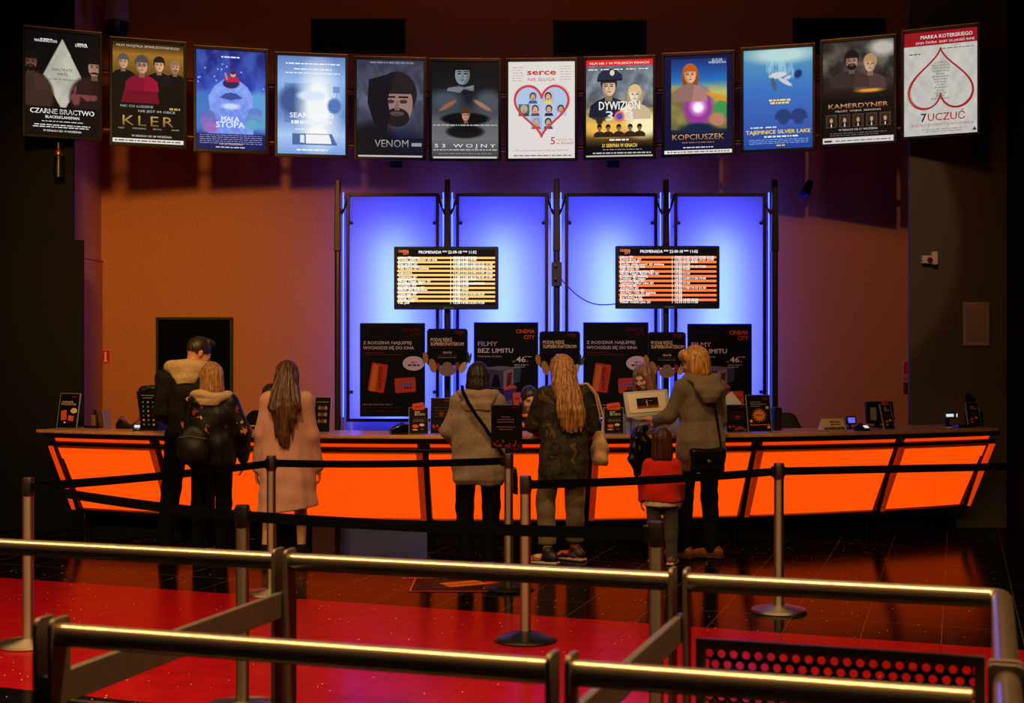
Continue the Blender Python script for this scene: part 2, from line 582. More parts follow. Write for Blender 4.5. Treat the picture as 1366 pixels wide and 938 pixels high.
        P = np.zeros((len(I), 3)); C = np.zeros(len(I))
        cor = [(i, j, k) for i in (0, 1) for j in (0, 1) for k in (0, 1)]
        for a in cor:
            for ax_ in range(3):
                if a[ax_] == 0:
                    b = list(a); b[ax_] = 1
                    da = d[I + a[0], J + a[1], K + a[2]]; db = d[I + b[0], J + b[1], K + b[2]]
                    m = (da < 0) != (db < 0)
                    t = np.where(m, da / np.where(m, da - db, 1), 0)
                    for q in range(3):
                        P[:, q] += m * (a[q] + (t if q == ax_ else 0))
                    C += m
        P = P / C[:, None] + np.stack([I, J, K], 1)
        P = P * s.h + s.lo
        quads = []
        for ax_ in range(3):
            sa = [slice(1, -1)] * 3; sa[ax_] = slice(0, -1)
            sb = [slice(1, -1)] * 3; sb[ax_] = slice(1, None)
            A, B = ins[tuple(sa)], ins[tuple(sb)]
            E = np.stack(np.nonzero(A != B), 1)
            if len(E) == 0:
                continue
            flip = A[E[:, 0], E[:, 1], E[:, 2]]
            o = np.ones(3, int); o[ax_] = 0
            E = E + o
            u, v = (ax_ + 1) % 3, (ax_ + 2) % 3
            def cell(du, dv):
                c = E.copy(); c[:, u] -= du; c[:, v] -= dv
                return idx[c[:, 0], c[:, 1], c[:, 2]]
            q = np.stack([cell(1, 1), cell(0, 1), cell(0, 0), cell(1, 0)], 1)
            q[~flip] = q[~flip][:, ::-1]
            quads.append(q)
        Q = np.concatenate(quads)
        return P, Q
    def build(s, name, mat, parent=None, relax=1):
        P, Q = s.mesh()
        for _ in range(relax):     # a light smoothing of the net
            acc = np.zeros_like(P); n = np.zeros(len(P))
            for a, b in ((0, 1), (1, 2), (2, 3), (3, 0)):
                np.add.at(acc, Q[:, a], P[Q[:, b]]); np.add.at(n, Q[:, a], 1)
                np.add.at(acc, Q[:, b], P[Q[:, a]]); np.add.at(n, Q[:, b], 1)
            P = 0.5 * P + 0.5 * acc / np.maximum(n, 1)[:, None]
        me = bpy.data.meshes.new(name)
        me.vertices.add(len(P)); me.vertices.foreach_set('co', P.astype(np.float32).ravel())
        me.loops.add(len(Q) * 4); me.loops.foreach_set('vertex_index', Q.astype(np.int32).ravel())
        me.polygons.add(len(Q)); me.polygons.foreach_set('loop_start', np.arange(0, len(Q) * 4, 4, dtype=np.int32))
        me.update(calc_edges=True)
        me.validate()
        return link_mesh(name, me, mat, parent, True)

def rotm(yaw=0.0, pitch=0.0, roll=0.0):
    """yaw about Z, then pitch (nod, positive = down), then roll"""
    return np.array(Matrix.Rotation(yaw, 3, 'Z') @ Matrix.Rotation(-pitch, 3, 'X') @ Matrix.Rotation(roll, 3, 'Y'))

LP_MID, LP_WASH, LP_WALL, LP_POST = 18.0, 18.0, 16.0, 8.0

# ================================================================== the room
WALL_Y = 14.8

def structure(o):
    o['kind'] = 'structure'
    return o

# plaster wall
def wall_mat(name, c, rough=0.75):
    return pmat(name, c, rough, bump=0.25, scale=45, var=0.12, spec=0.25)

M['wall_orange'] = wall_mat('orange painted plaster', (194, 121, 72))
M['wall_pink'] = wall_mat('pinkish painted plaster', (206, 138, 100))
M['wall_grey'] = wall_mat('charcoal painted plaster', (92, 88, 82), 0.75)
M['wall_black'] = wall_mat('black painted plaster', (13, 12, 11), 0.75)
M['ceiling_dark'] = pmat('dark ceiling paint', (30, 24, 22), 0.85)

def slab(name, lo, hi, mat):
    mb = MB().box([(lo[i] + hi[i]) / 2 for i in range(3)], [hi[i] - lo[i] for i in range(3)])
    return structure(mb.build(name, mat))

slab('wall_back', (-7.5, WALL_Y, 0), (7.5, WALL_Y + 0.2, 6.0), M['wall_orange'])
slab('wall_left', (-4.5, 13.30, 0), (-4.26, WALL_Y, 2.60), M['wall_pink'])
slab('wall_left_upper', (-4.5, 13.40, 2.60), (-4.275, WALL_Y, 6.0), M['wall_pink'])
slab('pillar_left', (-6.6, 13.35, 2.70), (-4.12, 13.40, 6.0), M['wall_black'])
slab('pillar_left_lower', (-6.6, 13.25, 0), (-4.00, 13.30, 2.70), M['wall_black'])
slab('pillar_right', (3.745, 13.4, 0), (4.72, 13.45, 6.0), M['wall_grey'])
slab('wall_right', (4.66, 12.9, 0), (6.8, 13.4, 6.0), M['wall_black'])
slab('ceiling', (-7.5, -1, 6.0), (7.5, 15.0, 6.2), M['ceiling_dark'])
mb = MB()
mb.box((-4.265, 14.05, 2.60), (0.03, 1.45, 0.012))
structure(mb.build('trim_1', M['wall_pink']))
# skirting along the grey wall on the right
structure(MB().box((5.0, 12.885, 0.05), (0.66, 0.03, 0.1)).build('baseboard_right', M['black_matt']))

# ---- floor: dark glittering tiles with a broad red band set at an angle
def floor_material():
    m, nt, b = new_mat('polished floor tiles')
    N, L = nt.nodes, nt.links
    def math_(op, a, bb=None, v=None):
        n = N.new('ShaderNodeMath'); n.operation = op
        for i, q in enumerate((a, bb)):
            if q is None:
                continue
            if isinstance(q, (int, float)):
                n.inputs[i].default_value = q
            else:
                L.new(q, n.inputs[i])
        return n.outputs[0]
    geo = N.new('ShaderNodeNewGeometry')
    sp = N.new('ShaderNodeSeparateXYZ')
    L.new(geo.outputs['Position'], sp.inputs[0])
    x, y = sp.outputs['X'], sp.outputs['Y']
    v = math_('ADD', math_('MULTIPLY', x, 0.3584), math_('MULTIPLY', y, 0.9336))
    a = math.radians(17.4)
    u = math_('SUBTRACT', math_('MULTIPLY', x, math.cos(a)), math_('MULTIPLY', y, math.sin(a)))
    def joint(c, off, size, wd):
        f = math_('FRACT', math_('DIVIDE', math_('SUBTRACT', c, off), size))
        e = math_('ABSOLUTE', math_('SUBTRACT', f, 0.5))
        return math_('GREATER_THAN', e, 0.5 - wd / size / 2)
    jm = math_('MAXIMUM', joint(u, -0.99, 0.45, 0.006), math_('MULTIPLY', joint(v, 8.05, 0.9, 0.007), 1.0))
    red = math_('MULTIPLY', math_('GREATER_THAN', v, 5.66), math_('LESS_THAN', v, 8.40))
    # mottling and glitter of the tile itself
    nz = N.new('ShaderNodeTexNoise'); nz.inputs['Scale'].default_value = 7; nz.inputs['Detail'].default_value = 6
    L.new(geo.outputs['Position'], nz.inputs['Vector'])
    vo = N.new('ShaderNodeTexVoronoi'); vo.inputs['Scale'].default_value = 17.0
    L.new(geo.outputs['Position'], vo.inputs['Vector'])
    sx = N.new('ShaderNodeSeparateColor'); L.new(vo.outputs['Color'], sx.inputs[0])
    gl = math_('MULTIPLY', math_('LESS_THAN', vo.outputs['Distance'], 0.075), math_('GREATER_THAN', sx.outputs[0], 0.62))
    def ramp(c0, c1):
        r = N.new('ShaderNodeValToRGB')
        r.color_ramp.elements[0].color = (*c0, 1); r.color_ramp.elements[1].color = (*c1, 1)
        r.color_ramp.elements[0].position = 0.35; r.color_ramp.elements[1].position = 0.7
        L.new(nz.outputs['Fac'], r.inputs['Fac'])
        return r.outputs['Color']
    def mix(f, c0, c1):
        n = N.new('ShaderNodeMix'); n.data_type = 'RGBA'
        L.new(f, n.inputs[0])
        for i, q in ((6, c0), (7, c1)):
            if isinstance(q, tuple):
                n.inputs[i].default_value = (*q, 1)
            else:
                L.new(q, n.inputs[i])
        return n.outputs[2]
    dark = ramp((0.0025, 0.002, 0.002), (0.006, 0.0045, 0.0045))
    redc = ramp((0.30, 0.0042, 0.009), (0.37, 0.006, 0.012))
    c = mix(red, dark, redc)
    jc = mix(red, (0.09, 0.06, 0.035), (0.20, 0.006, 0.006))
    c = mix(jm, c, jc)
    c = mix(gl, c, (0.95, 0.85, 0.75))
    L.new(c, b.inputs['Base Color'])
    r = math_('ADD', math_('MULTIPLY', nz.outputs['Fac'], 0.09), 0.09)
    r = math_('ADD', r, math_('MULTIPLY', red, 0.06))
    L.new(r, b.inputs['Roughness'])
    b.inputs['Specular IOR Level'].default_value = 0.035
    bp = N.new('ShaderNodeBump'); bp.inputs['Strength'].default_value = 0.25; bp.inputs['Distance'].default_value = 0.001
    L.new(math_('SUBTRACT', 1.0, jm), bp.inputs['Height'])
    L.new(bp.outputs['Normal'], b.inputs['Normal'])
    # a worn, partly matt polish
    dfm = N.new('ShaderNodeBsdfDiffuse'); mxf = N.new('ShaderNodeMixShader'); mxf.inputs[0].default_value = 0.38
    L.new(c, dfm.inputs['Color']); L.new(b.outputs[0], mxf.inputs[1]); L.new(dfm.outputs[0], mxf.inputs[2])
    L.new(mxf.outputs[0], N['Material Output'].inputs['Surface'])
    return m

me = bpy.data.meshes.new('floor')
me.from_pydata([(-7.5, -1, 0), (7.5, -1, 0), (7.5, 15, 0), (-7.5, 15, 0)], [], [(0, 1, 2, 3)])
structure(link_mesh('floor', me, floor_material()))

# the sticker laid on the floor
def floor_sticker():
    c = at(0, 0, 1)
    p0 = Vector((-0.30, 10.12, 0))
    ink = Ink(0.72, 0.62, 40, (36, 18, 14))
    for k in range(3):
        ink.greek(0.22, 0.42, 0.30 + k * 0.2, 0.05, (120, 70, 50), k)
    ink.card(0.52, 0.45, 0.20, 0.30, math.radians(-62), (240, 120, 30))
    ink.text('UNLIMITED', 0.52, 0.50, 0.04, (60, 20, 10), rot=math.radians(25), bold=0.02)
    ink.card(0.84, 0.40, 0.15, 0.11, math.radians(8), (235, 95, 40))
    ink.text('CINEMA CITY', 0.2, 0.10, 0.055, (225, 150, 90))
    for pts in ([(0.0, 0.0), (1.0, 0.0), (1.0, 1.0), (0.0, 1.0)],):
        ink.band([(0.02, 0.02), (0.98, 0.02), (0.98, 0.98), (0.02, 0.98)], 0.022, (230, 85, 35))
    o = ink.build('floor_sticker', M['print'], None, (0, 0, 0))
    tag(o, 'dark floor sticker with orange outline and orange cards on the glossy tiles', 'floor sticker')
    o.rotation_euler = (-PI / 2, 0, 0)
    o.location = (-0.36, 10.12, 0.002)
floor_sticker()

# ---- three ventilation grilles high on the wall
def grille(px0, px1, py0, py1, label):
    d = WALL_Y - 0.03
    a, b_ = at(px0, py1, d), at(px1, py0, d)
    w, h = b_.x - a.x, b_.z - a.z
    t = empty('ventilation_grille', label, 'vent', ((a.x + b_.x) / 2, WALL_Y, (a.z + b_.z) / 2), 0, 'wall ventilation grilles')
    f = MB()
    for sx in (-1, 1):
        f.box((sx * (w / 2 - 0.012), -0.02, 0), (0.024, 0.04, h))
        f.box((0, -0.02, sx * (h / 2 - 0.012)), (w - 0.05, 0.04, 0.024))
    f.box((0, -0.02, 0), (0.012, 0.035, h - 0.05))
    f.build('frame', M['black_matt'], t)
    MB().box((0, -0.004, 0), (w - 0.04, 0.006, h - 0.04)).build('backing', M['black_matt'], t)
    for k in range(14):
        z = -h / 2 + 0.03 + (h - 0.06) * (k + 0.5) / 14
        MB().box((0, -0.02, z), (w - 0.05, 0.018, 0.003), m=Matrix.Rotation(math.radians(35), 3, 'X')).build('slat', M['dark_slat'], t)
M['dark_slat'] = pmat('dark painted slat', (26, 24, 22), 0.5)
grille(416, 541, 25, 70, 'dark wall grille above the row of posters, over the snowy blue and white ones')
grille(738, 862, 27, 73, 'dark wall grille above the posters with the red heart and the officer')
grille(1058, 1180, 24, 72, 'dark wall grille above the posters with diver and couple, nearest the grey pillar')

# ---- pipe fitting at the top of the wall
t = empty('wall_camera', 'pale rounded camera housing on a bracket high on the orange wall', 'security camera', (0, 0, 0))
c = at(155, 14, 14.25)
mb = MB().lathe([(0.0, 0.20), (0.06, 0.195), (0.105, 0.16), (0.125, 0.08), (0.128, -0.10), (0.12, -0.115), (0.0, -0.115)], c, 24)
mb.build('housing', pmat('pale grey housing', (170, 140, 125), 0.45), t)
MB().lathe([(0.0, -0.05), (0.12, -0.05), (0.122, -0.13), (0.09, -0.20), (0.0, -0.21)], (c.x, c.y, c.z - 0.068), 24).build('dome', M['black_plastic'], t)
MB().lathe([(0, 0), (0.075, 0), (0.07, 0.03), (0, 0.03)], (0, 0, 0), 20).build('wall_plate', M['white_plastic'], t, loc=(c.x - 0.16, WALL_Y, c.z + 0.02), rot=(PI / 2, 0, 0))
MB().tube([(c.x - 0.16, WALL_Y - 0.01, c.z + 0.02), (c.x - 0.12, c.y + 0.25, c.z + 0.06), (c.x, c.y, c.z + 0.12)], 0.03, 10).build('arm', pmat('pale bracket', (120, 95, 80), 0.5), t)

# ---- dark opening in the wall at the left (a dark glossy door)
def dark_door():
    a, b_ = at(212, 600, WALL_Y), at(309, 426, WALL_Y)
    w = b_.x - a.x
    zt = b_.z
    mb = MB().box(((a.x + b_.x) / 2, WALL_Y - 0.02, zt / 2), (w, 0.04, zt))
    d = structure(mb.build('door_1', pmat('black glossy door', (5, 5, 7), 0.12, spec=0.6), bevel=0.003))
    fr = MB()
    fr.box((a.x - 0.006, WALL_Y - 0.03, zt / 2), (0.025, 0.06, zt)); fr.box((b_.x + 0.006, WALL_Y - 0.03, zt / 2), (0.025, 0.06, zt))
    fr.box(((a.x + b_.x) / 2, WALL_Y - 0.03, zt + 0.008), (w + 0.036, 0.06, 0.025))
    structure(fr.build('door_1_frame', M['black_matt']))
dark_door()

# ---- small things on the walls
def wall_sign(name, label, cat, px0, px1, py0, py1, d, paint, rz=0.0, thick=0.006, mat=None, frame=None):
    a, b_ = at(px0, py1, d), at(px1, py0, d)
    w, h = b_.x - a.x, b_.z - a.z
    t = empty(name, label, cat, ((a.x + b_.x) / 2, d, (a.z + b_.z) / 2), rz)
    MB().box((0, thick / 2 - thick, 0), (w, thick, h)).build('board', frame or M['white_plastic'], t, 0.0015)
    ink = Ink(w * 0.94, h * 0.96, 24, (200, 30, 40))
    paint(ink)
    ink.build('print', M['print'], t, (0, -thick - 0.0006, 0))
    return t

def pt_ext(i):
    i.c[:] = (205, 28, 45)
    i.bar(0.36, 0.14, 0.64, 0.24, (240, 225, 225)); i.bar(0.4, 0.28, 0.6, 0.86, (240, 225, 225)); i.bar(0.28, 0.8, 0.72, 0.86, (240, 225, 225))
wall_sign('fire_sign', 'small red sign with white extinguisher symbol on orange wall', 'safety sign', 135, 147, 467, 485, WALL_Y, pt_ext)
def pt_bolt(i):
    i.c[:] = (190, 25, 35)
    i.crisp([(0.62, 0.12), (0.42, 0.42), (0.54, 0.42), (0.40, 0.80), (0.68, 0.34), (0.55, 0.34), (0.72, 0.12)][::-1], (235, 200, 200))
wall_sign('electrical_sign', 'red warning sign with white lightning bolt beside the grey pillar', 'safety sign', 1204.5, 1218, 482, 500, WALL_Y, pt_bolt)
def pt_lab(i):
    i.c[:] = (170, 22, 30)
    i.greek(0.1, 0.9, 0.3, 0.16, (225, 180, 180), 3); i.greek(0.1, 0.9, 0.65, 0.16, (225, 180, 180), 4)
wall_sign('electrical_label', 'narrow red text label just under the lightning bolt sign', 'safety sign', 1204.5, 1218, 501, 507, WALL_Y, pt_lab)
t = empty('alarm_button', 'red call point box with pale button below the lightning bolt sign', 'alarm button', tuple(at(1212, 516, WALL_Y)))
MB().box((0, -0.025, 0), (0.11, 0.05, 0.10)).build('housing', pmat('dark red plastic', (110, 18, 16), 0.4), t, 0.006)
MB().box((0.012, -0.052, 0.0), (0.05, 0.008, 0.045)).build('button', M['white_plastic'], t, 0.002)

def pt_sheet(i):
    i.c[:] = (172, 160, 168)
    i.text('CINEMA CITY', 0.80, 0.07, 0.014, (200, 70, 50))
    for k in range(26):
        i.greek(0.1, 0.9 if k % 5 else 0.6, 0.13 + k * 0.031, 0.007, (120, 112, 118), k)
t = wall_sign('notice_sheet', 'white printed notice sheet in a thin frame on the dark grey wall', 'notice', 1283, 1320, 402, 462, 13.4, pt_sheet, frame=M['plate_metal'], thick=0.012)

t = empty('alarm_sensor', 'white motion sensor with red and white sounder on grey pillar', 'sensor', tuple(at(1241, 345, 13.4)))
MB().box((0.028, -0.035, 0.0), (0.055, 0.07, 0.125)).build('sensor_body', M['white_plastic'], t, 0.012, 3)
MB().box((-0.045, -0.03, -0.012), (0.09, 0.06, 0.075)).build('sounder', M['white_plastic'], t, 0.006)
MB().lathe([(0, -0.012), (0.024, -0.01), (0.028, 0), (0, 0)], (0, 0, 0), 18).build('red_lens', pmat('red lens', (120, 25, 35), 0.2), t, loc=(-0.02, -0.058, -0.018), rot=(-PI / 2, 0, 0))
MB().box((-0.005, -0.012, -0.005), (0.15, 0.024, 0.07)).build('mounting_plate', M['black_plastic'], t, 0.003)

t = empty('spotlight', 'small dark wall spotlight beside the blue panels under the posters', 'spotlight', tuple(at(1072, 256, WALL_Y)))
MB().tube([(0, 0, 0.02), (0, -0.10, 0.02)], 0.012, 10).build('arm', M['black_plastic'], t)
MB().tube([(0.045, -0.10, 0.09), (0.02, -0.13, 0.03), (-0.03, -0.19, -0.055)], [0.034, 0.042, 0.05], 16).build('lamp_head', M['black_plastic'], t)
MB().lathe([(0, 0), (0.042, 0), (0.044, 0.006), (0, 0.006)], (0, 0, 0), 20).build('lens', pmat('lamp glass', (150, 160, 190), 0.08, spec=0.8), t, loc=(-0.033, -0.195, -0.06), rot=(math.radians(40), math.radians(-30), 0))

# hanging camera-like lamp below the first poster on the left pillar
t = empty('wall_lamp', 'dark cylindrical lamp with brass cap on the black pillar under a poster', 'lamp', tuple(at(84, 216, 13.35)))
MB().tube([(0, 0, 0.05), (0, -0.12, 0.05)], 0.013, 10).build('arm', M['black_plastic'], t)
MB().lathe([(0, 0.16), (0.03, 0.16), (0.032, 0.02), (0.045, -0.06), (0.045, -0.16), (0, -0.16)], (0, -0.13, 0), 18).build('lamp_body', M['black_plastic'], t)
MB().lathe([(0, 0.04), (0.035, 0.035), (0.05, 0.0), (0.046, -0.02), (0, -0.02)], (0, -0.13, 0.06), 18).build('brass_cap', pmat('brass cap', (150, 110, 60), 0.3, 0.9), t)
t = empty('speaker', 'black angled loudspeaker on grey pillar under the end poster', 'loudspeaker', tuple(at(1303, 190, 13.4)))
MB().prismz([(-0.06, -0.02), (0.07, -0.02), (0.05, -0.16), (-0.03, -0.18)], -0.17, 0.14).build('cabinet', M['black_plastic'], t, 0.012)
MB().box((0.0, -0.01, 0.0), (0.05, 0.02, 0.12)).build('bracket', M['black_matt'], t)
MB().box((0.01, -0.172, -0.015), (0.075, 0.006, 0.26), math.radians(14)).build('grille', M['dark_metal'], t)

# ================================================================== the blue light panels behind the counter
PD = 14.38                                 # front of the panels
postpx = [451, 597, 742.5, 888, 1033]
Zb, Zt = 0.95, 1.66 + (469 - 258) / F * PD
M['panel_frame'] = pmat('dark bronze frame', (62, 46, 34), 0.35, 0.8)
m, nt, b = new_mat('white diffusing sheet')
N, L = nt.nodes, nt.links
mixs = N.new('ShaderNodeMixShader'); tr = N.new('ShaderNodeBsdfTranslucent'); df = N.new('ShaderNodeBsdfDiffuse')
tr.inputs['Color'].default_value = (0.85, 0.87, 0.95, 1); df.inputs['Color'].default_value = (0.20, 0.21, 0.26, 1)
wv = N.new('ShaderNodeTexWave'); wv.inputs['Scale'].default_value = 90; wv.inputs['Distortion'].default_value = 1.5
tcn = N.new('ShaderNodeTexCoord'); L.new(tcn.outputs['Object'], wv.inputs['Vector'])
mr = N.new('ShaderNodeMapRange'); mr.inputs['To Min'].default_value = 0.28; mr.inputs['To Max'].default_value = 0.36
L.new(wv.outputs['Fac'], mr.inputs['Value']); L.new(mr.outputs[0], mixs.inputs[0])
L.new(tr.outputs[0], mixs.inputs[1]); L.new(df.outputs[0], mixs.inputs[2])
L.new(mixs.outputs[0], N['Material Output'].inputs['Surface'])
M['diffuser'] = m
M['reflector'] = pmat('white reflector sheet', (200, 200, 206), 0.5, var=0.03)
M['blue_tube'] = emat('blue fluorescent tube', (0.10, 0.22, 1.0), 2.6)
PAN = ['leftmost of the four tall blue light panels, behind the family poster',
       'tall blue light panel just left of the middle post, behind a film offer poster',
       'tall blue light panel right of the middle post with the cable hanging across',
       'rightmost of the four tall blue light panels, behind the blonde woman']
def lamp_area(name, loc, rot, sx, sy, power, col, spread=None):
    ld = bpy.data.lights.new(name, 'AREA')
    ld.shape = 'RECTANGLE'; ld.size = sx; ld.size_y = sy; ld.energy = power; ld.color = col
    if spread:
        ld.spread = spread
    o = bpy.data.objects.new(name, ld); COL.objects.link(o)
    o.location = loc; o.rotation_euler = rot
    return o
for i in range(4):
    x0 = at(postpx[i], 0, PD).x + 0.085; x1 = at(postpx[i + 1], 0, PD).x - 0.085
    w = x1 - x0; cx = (x0 + x1) / 2
    t = empty('blue_lightbox', PAN[i], 'light panel', (cx, PD, Zb), 0, 'blue light panels')
    h = Zt - Zb
    f = MB()
    for sx in (-1, 1):
        f.box((sx * (w / 2 - 0.016), 0, h / 2), (0.032, 0.05, h))
    f.box((0, 0, h - 0.016), (w - 0.06, 0.05, 0.032)); f.box((0, 0, 0.016), (w - 0.06, 0.05, 0.032))
    f.build('frame', M['panel_frame'], t, 0.004)
    sh = MB().box((0, 0.012, h / 2), (w - 0.05, 0.003, h - 0.05))
    me = bpy.data.meshes.new('sheet')
    me.from_pydata([(-w / 2 + 0.02, 0.012, 0.02), (w / 2 - 0.02, 0.012, 0.02), (w / 2 - 0.02, 0.012, h - 0.02), (-w / 2 + 0.02, 0.012, h - 0.02)], [], [(0, 1, 2, 3)])
    link_mesh('diffuser_sheet', me, M['diffuser'], t)
    MB().box((0, WALL_Y - PD - 0.012, (h - Zb) / 2), (1.085, 0.012, h + Zb - 0.02)).build('reflector', M['reflector'], t)  # pale sheet added to bounce blue into the gaps beside the posts
    br = MB()
    for z in (0.3, h - 0.3):
        for sx in (-1, 1):
            br.box((sx * (w / 2 - 0.05), 0.20, z), (0.03, 0.38, 0.03))
    br.build('wall_bracket', M['black_matt'], t)
    # lamps behind the sheet: a cool one up the middle, a violet wash
    lamp_area('panel_lamp', (cx, PD + 0.29, Zb + 0.93), (-PI / 2, 0, 0), 0.22, 1.9, LP_MID, (0.11, 0.21, 1.0))
    lamp_area('panel_wash', (cx, PD + 0.36, Zb + 1.02), (-PI / 2, 0, 0), 0.86, 1.9, LP_WASH, (0.045, 0.032, 1.0))
    # light thrown onto the wall behind
    lamp_area('wall_wash', (cx, PD + 0.12, Zb + 1.1), (PI / 2, 0, 0), 0.8, 2.1, LP_WALL, (0.03, 0.03, 1.0), math.radians(120))

M['post_metal'] = pmat('dark bronze post', (92, 72, 55), 0.3, 0.85, var=0.1)
PL = ['leftmost tall metal post beside the blue light panels', 'tall metal post behind the screen with yellow rows',
      'middle tall metal post carrying the cable box', 'tall metal post behind the screen with orange rows',
      'rightmost tall metal post beside the blue light panels']
for i, px in enumerate(postpx):
    x = at(px, 0, PD - 0.1).x
    zt = at(0, 240, PD - 0.1).z
    t = empty('light_post', PL[i], 'post', (x, PD - 0.10, 0), 0, 'metal posts between the blue panels')
    pb = MB()
    pb.prismz(rrect(0.062, 0.10, 0.02), 0, zt - 0.72)
    pb.build('pole', M['post_metal'], t)
    ph = MB()
    ph.hexa([(-0.036, -0.06, zt - 0.72), (0.036, -0.06, zt - 0.72), (0.036, 0.06, zt - 0.72), (-0.036, 0.06, zt - 0.72),
             (-0.024, -0.05, zt), (0.024, -0.05, zt), (0.024, 0.05, zt), (-0.024, 0.05, zt)])
    ph.build('post_head', M['panel_frame'], t, 0.008)
    MB().box((0, 0, 0.02), (0.16, 0.18, 0.04)).build('base', M['panel_frame'], t, 0.008)
    for sx in (-1, 1):
        if (i == 0 and sx < 0) or (i == 4 and sx > 0):
            continue
        MB().tube([(sx * 0.045, 0.06, 1.0), (sx * 0.045, 0.06, zt - 0.12)], 0.006, 10).build('blue_tube', M['blue_tube'], t)
        MB().tube([(sx * 0.03, 0.05, zt - 0.34), (sx * 0.075, 0.08, zt - 0.22), (sx * 0.09, 0.10, zt - 0.14)], 0.012, 8).build('arm', M['panel_frame'], t)
    sgn = (1,) if i == 0 else ((-1,) if i == 4 else (-1, 1))
    for sx in sgn:
        lamp_area('post_uplight', (x + sx * 0.055, PD - 0.02, 2.2), (PI / 2, 0, 0), 0.03, 2.5, LP_POST, (0.03, 0.04, 1.0))
# low band behind the counter that shows under it
t = empty('cable_box', 'grey metal box with two knobs on the middle post and a cable', 'junction box', tuple(at(742.5, 366, PD - 0.16)))
MB().box((0, 0, 0), (0.10, 0.05, 0.24)).build('box', pmat('grey box', (70, 66, 70), 0.45, 0.5), t, 0.006)
for z in (0.075, -0.055):
    MB().lathe([(0, -0.02), (0.018, -0.018), (0.02, 0), (0, 0)], (0, 0, 0), 16).build('knob', M['black_plastic'], t, loc=(-0.01, -0.025, z), rot=(-PI / 2, 0, 0))
pts = []
p0 = at(748, 372, PD - 0.16); p1 = at(826, 405, 14.12)
for k in range(15):
    q = k / 14
    p = p0.lerp(p1, q); p.z -= 0.13 * math.sin(PI * q) * (1 - 0.25 * q)
    pts.append(p)
tag(MB().tube(pts, 0.006, 8).build('cable', M['black_plastic']), 'thin black cable sagging from the junction box to the screen', 'cable')

# ---- the two timetable screens
def schedule(name, px0, px1, py0, py1, label, rows, band, glow, d=14.15):
    a, b_ = at(px0, py1, d), at(px1, py0, d)
    w, h = b_.x - a.x, b_.z - a.z
    t = empty(name, label, 'screen', ((a.x + b_.x) / 2, d, (a.z + b_.z) / 2), 0, 'timetable screens')
    body = MB().prism(rrect(w, h, 0.012, 3), 0.0, 0.05)
    body.build('housing', M['black_plastic'], t, 0.003)
    MB().box((0, 0.075, 0), (w * 0.5, 0.06, h * 0.5)).build('back_box', M['black_plastic'], t, 0.01)
    MB().box((0, 0.14, 0), (0.12, 0.10, 0.2)).build('wall_mount', M['black_matt'], t)
    MB().box((0.02, -0.002, -h / 2 + 0.018), (0.10, 0.003, 0.012)).build('badge', M['plate_metal'], t)
    iw, ih = w * 0.935, h * 0.885
    k = Ink(iw, ih, 20, (5, 3, 5))
    white = (255, 250, 250)
    k.text('CINEMA', 0.01, 0.055, 0.026, (255, 130, 80), 'LEFT', 0.02, fit=0.105)
    k.text('CITY', 0.115, 0.098, 0.026, (255, 130, 80), 'RIGHT', 0.02, fit=0.055)
    k.text('PROMENADA *** 22-09-18 *** 11:02', 0.22, 0.075, 0.030, white, 'LEFT', 0.02, fit=iw * 0.59)
    n = len(rows); y0, y1 = 0.135, 0.985
    rh = (y1 - y0) / n
    for i, (ttl, times) in enumerate(rows):
        y = y0 + i * rh
        if i % 2 == 0:
            k.bar(0.0, y, 1.0, y + rh * 0.98, band)
        if ttl:
            k.text(ttl, 0.012, y + rh * 0.85, 0.0235, white, 'LEFT', glow)
        for j, tm in enumerate(times):
            if tm:
                k.text(tm, 0.575 + j * 0.082, y + rh * 0.85, 0.0235, white, 'LEFT', glow, fit=0.068)
        if times:
            k.text('1', 0.545, y + rh * 0.85, 0.0225, white, 'LEFT', glow)
    k.build('display', M['screen'], t, (0, -0.0012, 0.008))
    return t
rowsR = [('Juliusz 2D', ['10:00', '14:40', '16:50', '19:00', '21:10']), ('Kamerdyner 2D', ['11:00', '16:00', '18:00', '20:20', '22:00']),
         ('Kler pokaz 2D', ['15:10', '18:10', '20:30']), ('Krzysiu, gdzie jesteś? 2D dubbing', ['14:10', '17:10']), ('Mała Stopa 3D dub', ['12:20', '13:00', '15:10', '17:30']),
         ('Mała Stopa 2D', ['12:30', '15:00']), ('Miłość jest wszystkim 2D', ['13:20']), ('Młodzi Tytani: Akcja! Film 2D', ['11:00', '13:10']), ('Predator 2D dubbing', ['15:30']),
         ('Predator 2D napisy', ['12:40', '15:00', '17:30', '19:40']), ('Serce nie sługa 2D', ['17:10']), ('Tajemnice Silver Lake 2D', ['18:30', '21:20']), ('The Meg 2D', ['20:00']),
         ('Zakonnica 2D', ['14:30', '17:00', '19:10', '21:30']), ('Ant-Man i Osa 2D', ['10:20']), ('Ant-Man i Osa 3D dubbing', ['11:40']), ('Gdzie jest wszyscy 2D', ['13:00']),
         ('Bez Litości 2 2D', ['16:00']), ('Dywizjon 303 2D', ['11:10', '14:20', '18:30']), ('Pitbull. Ostatni pies 2D', ['12:10', '15:10', '17:50'])]
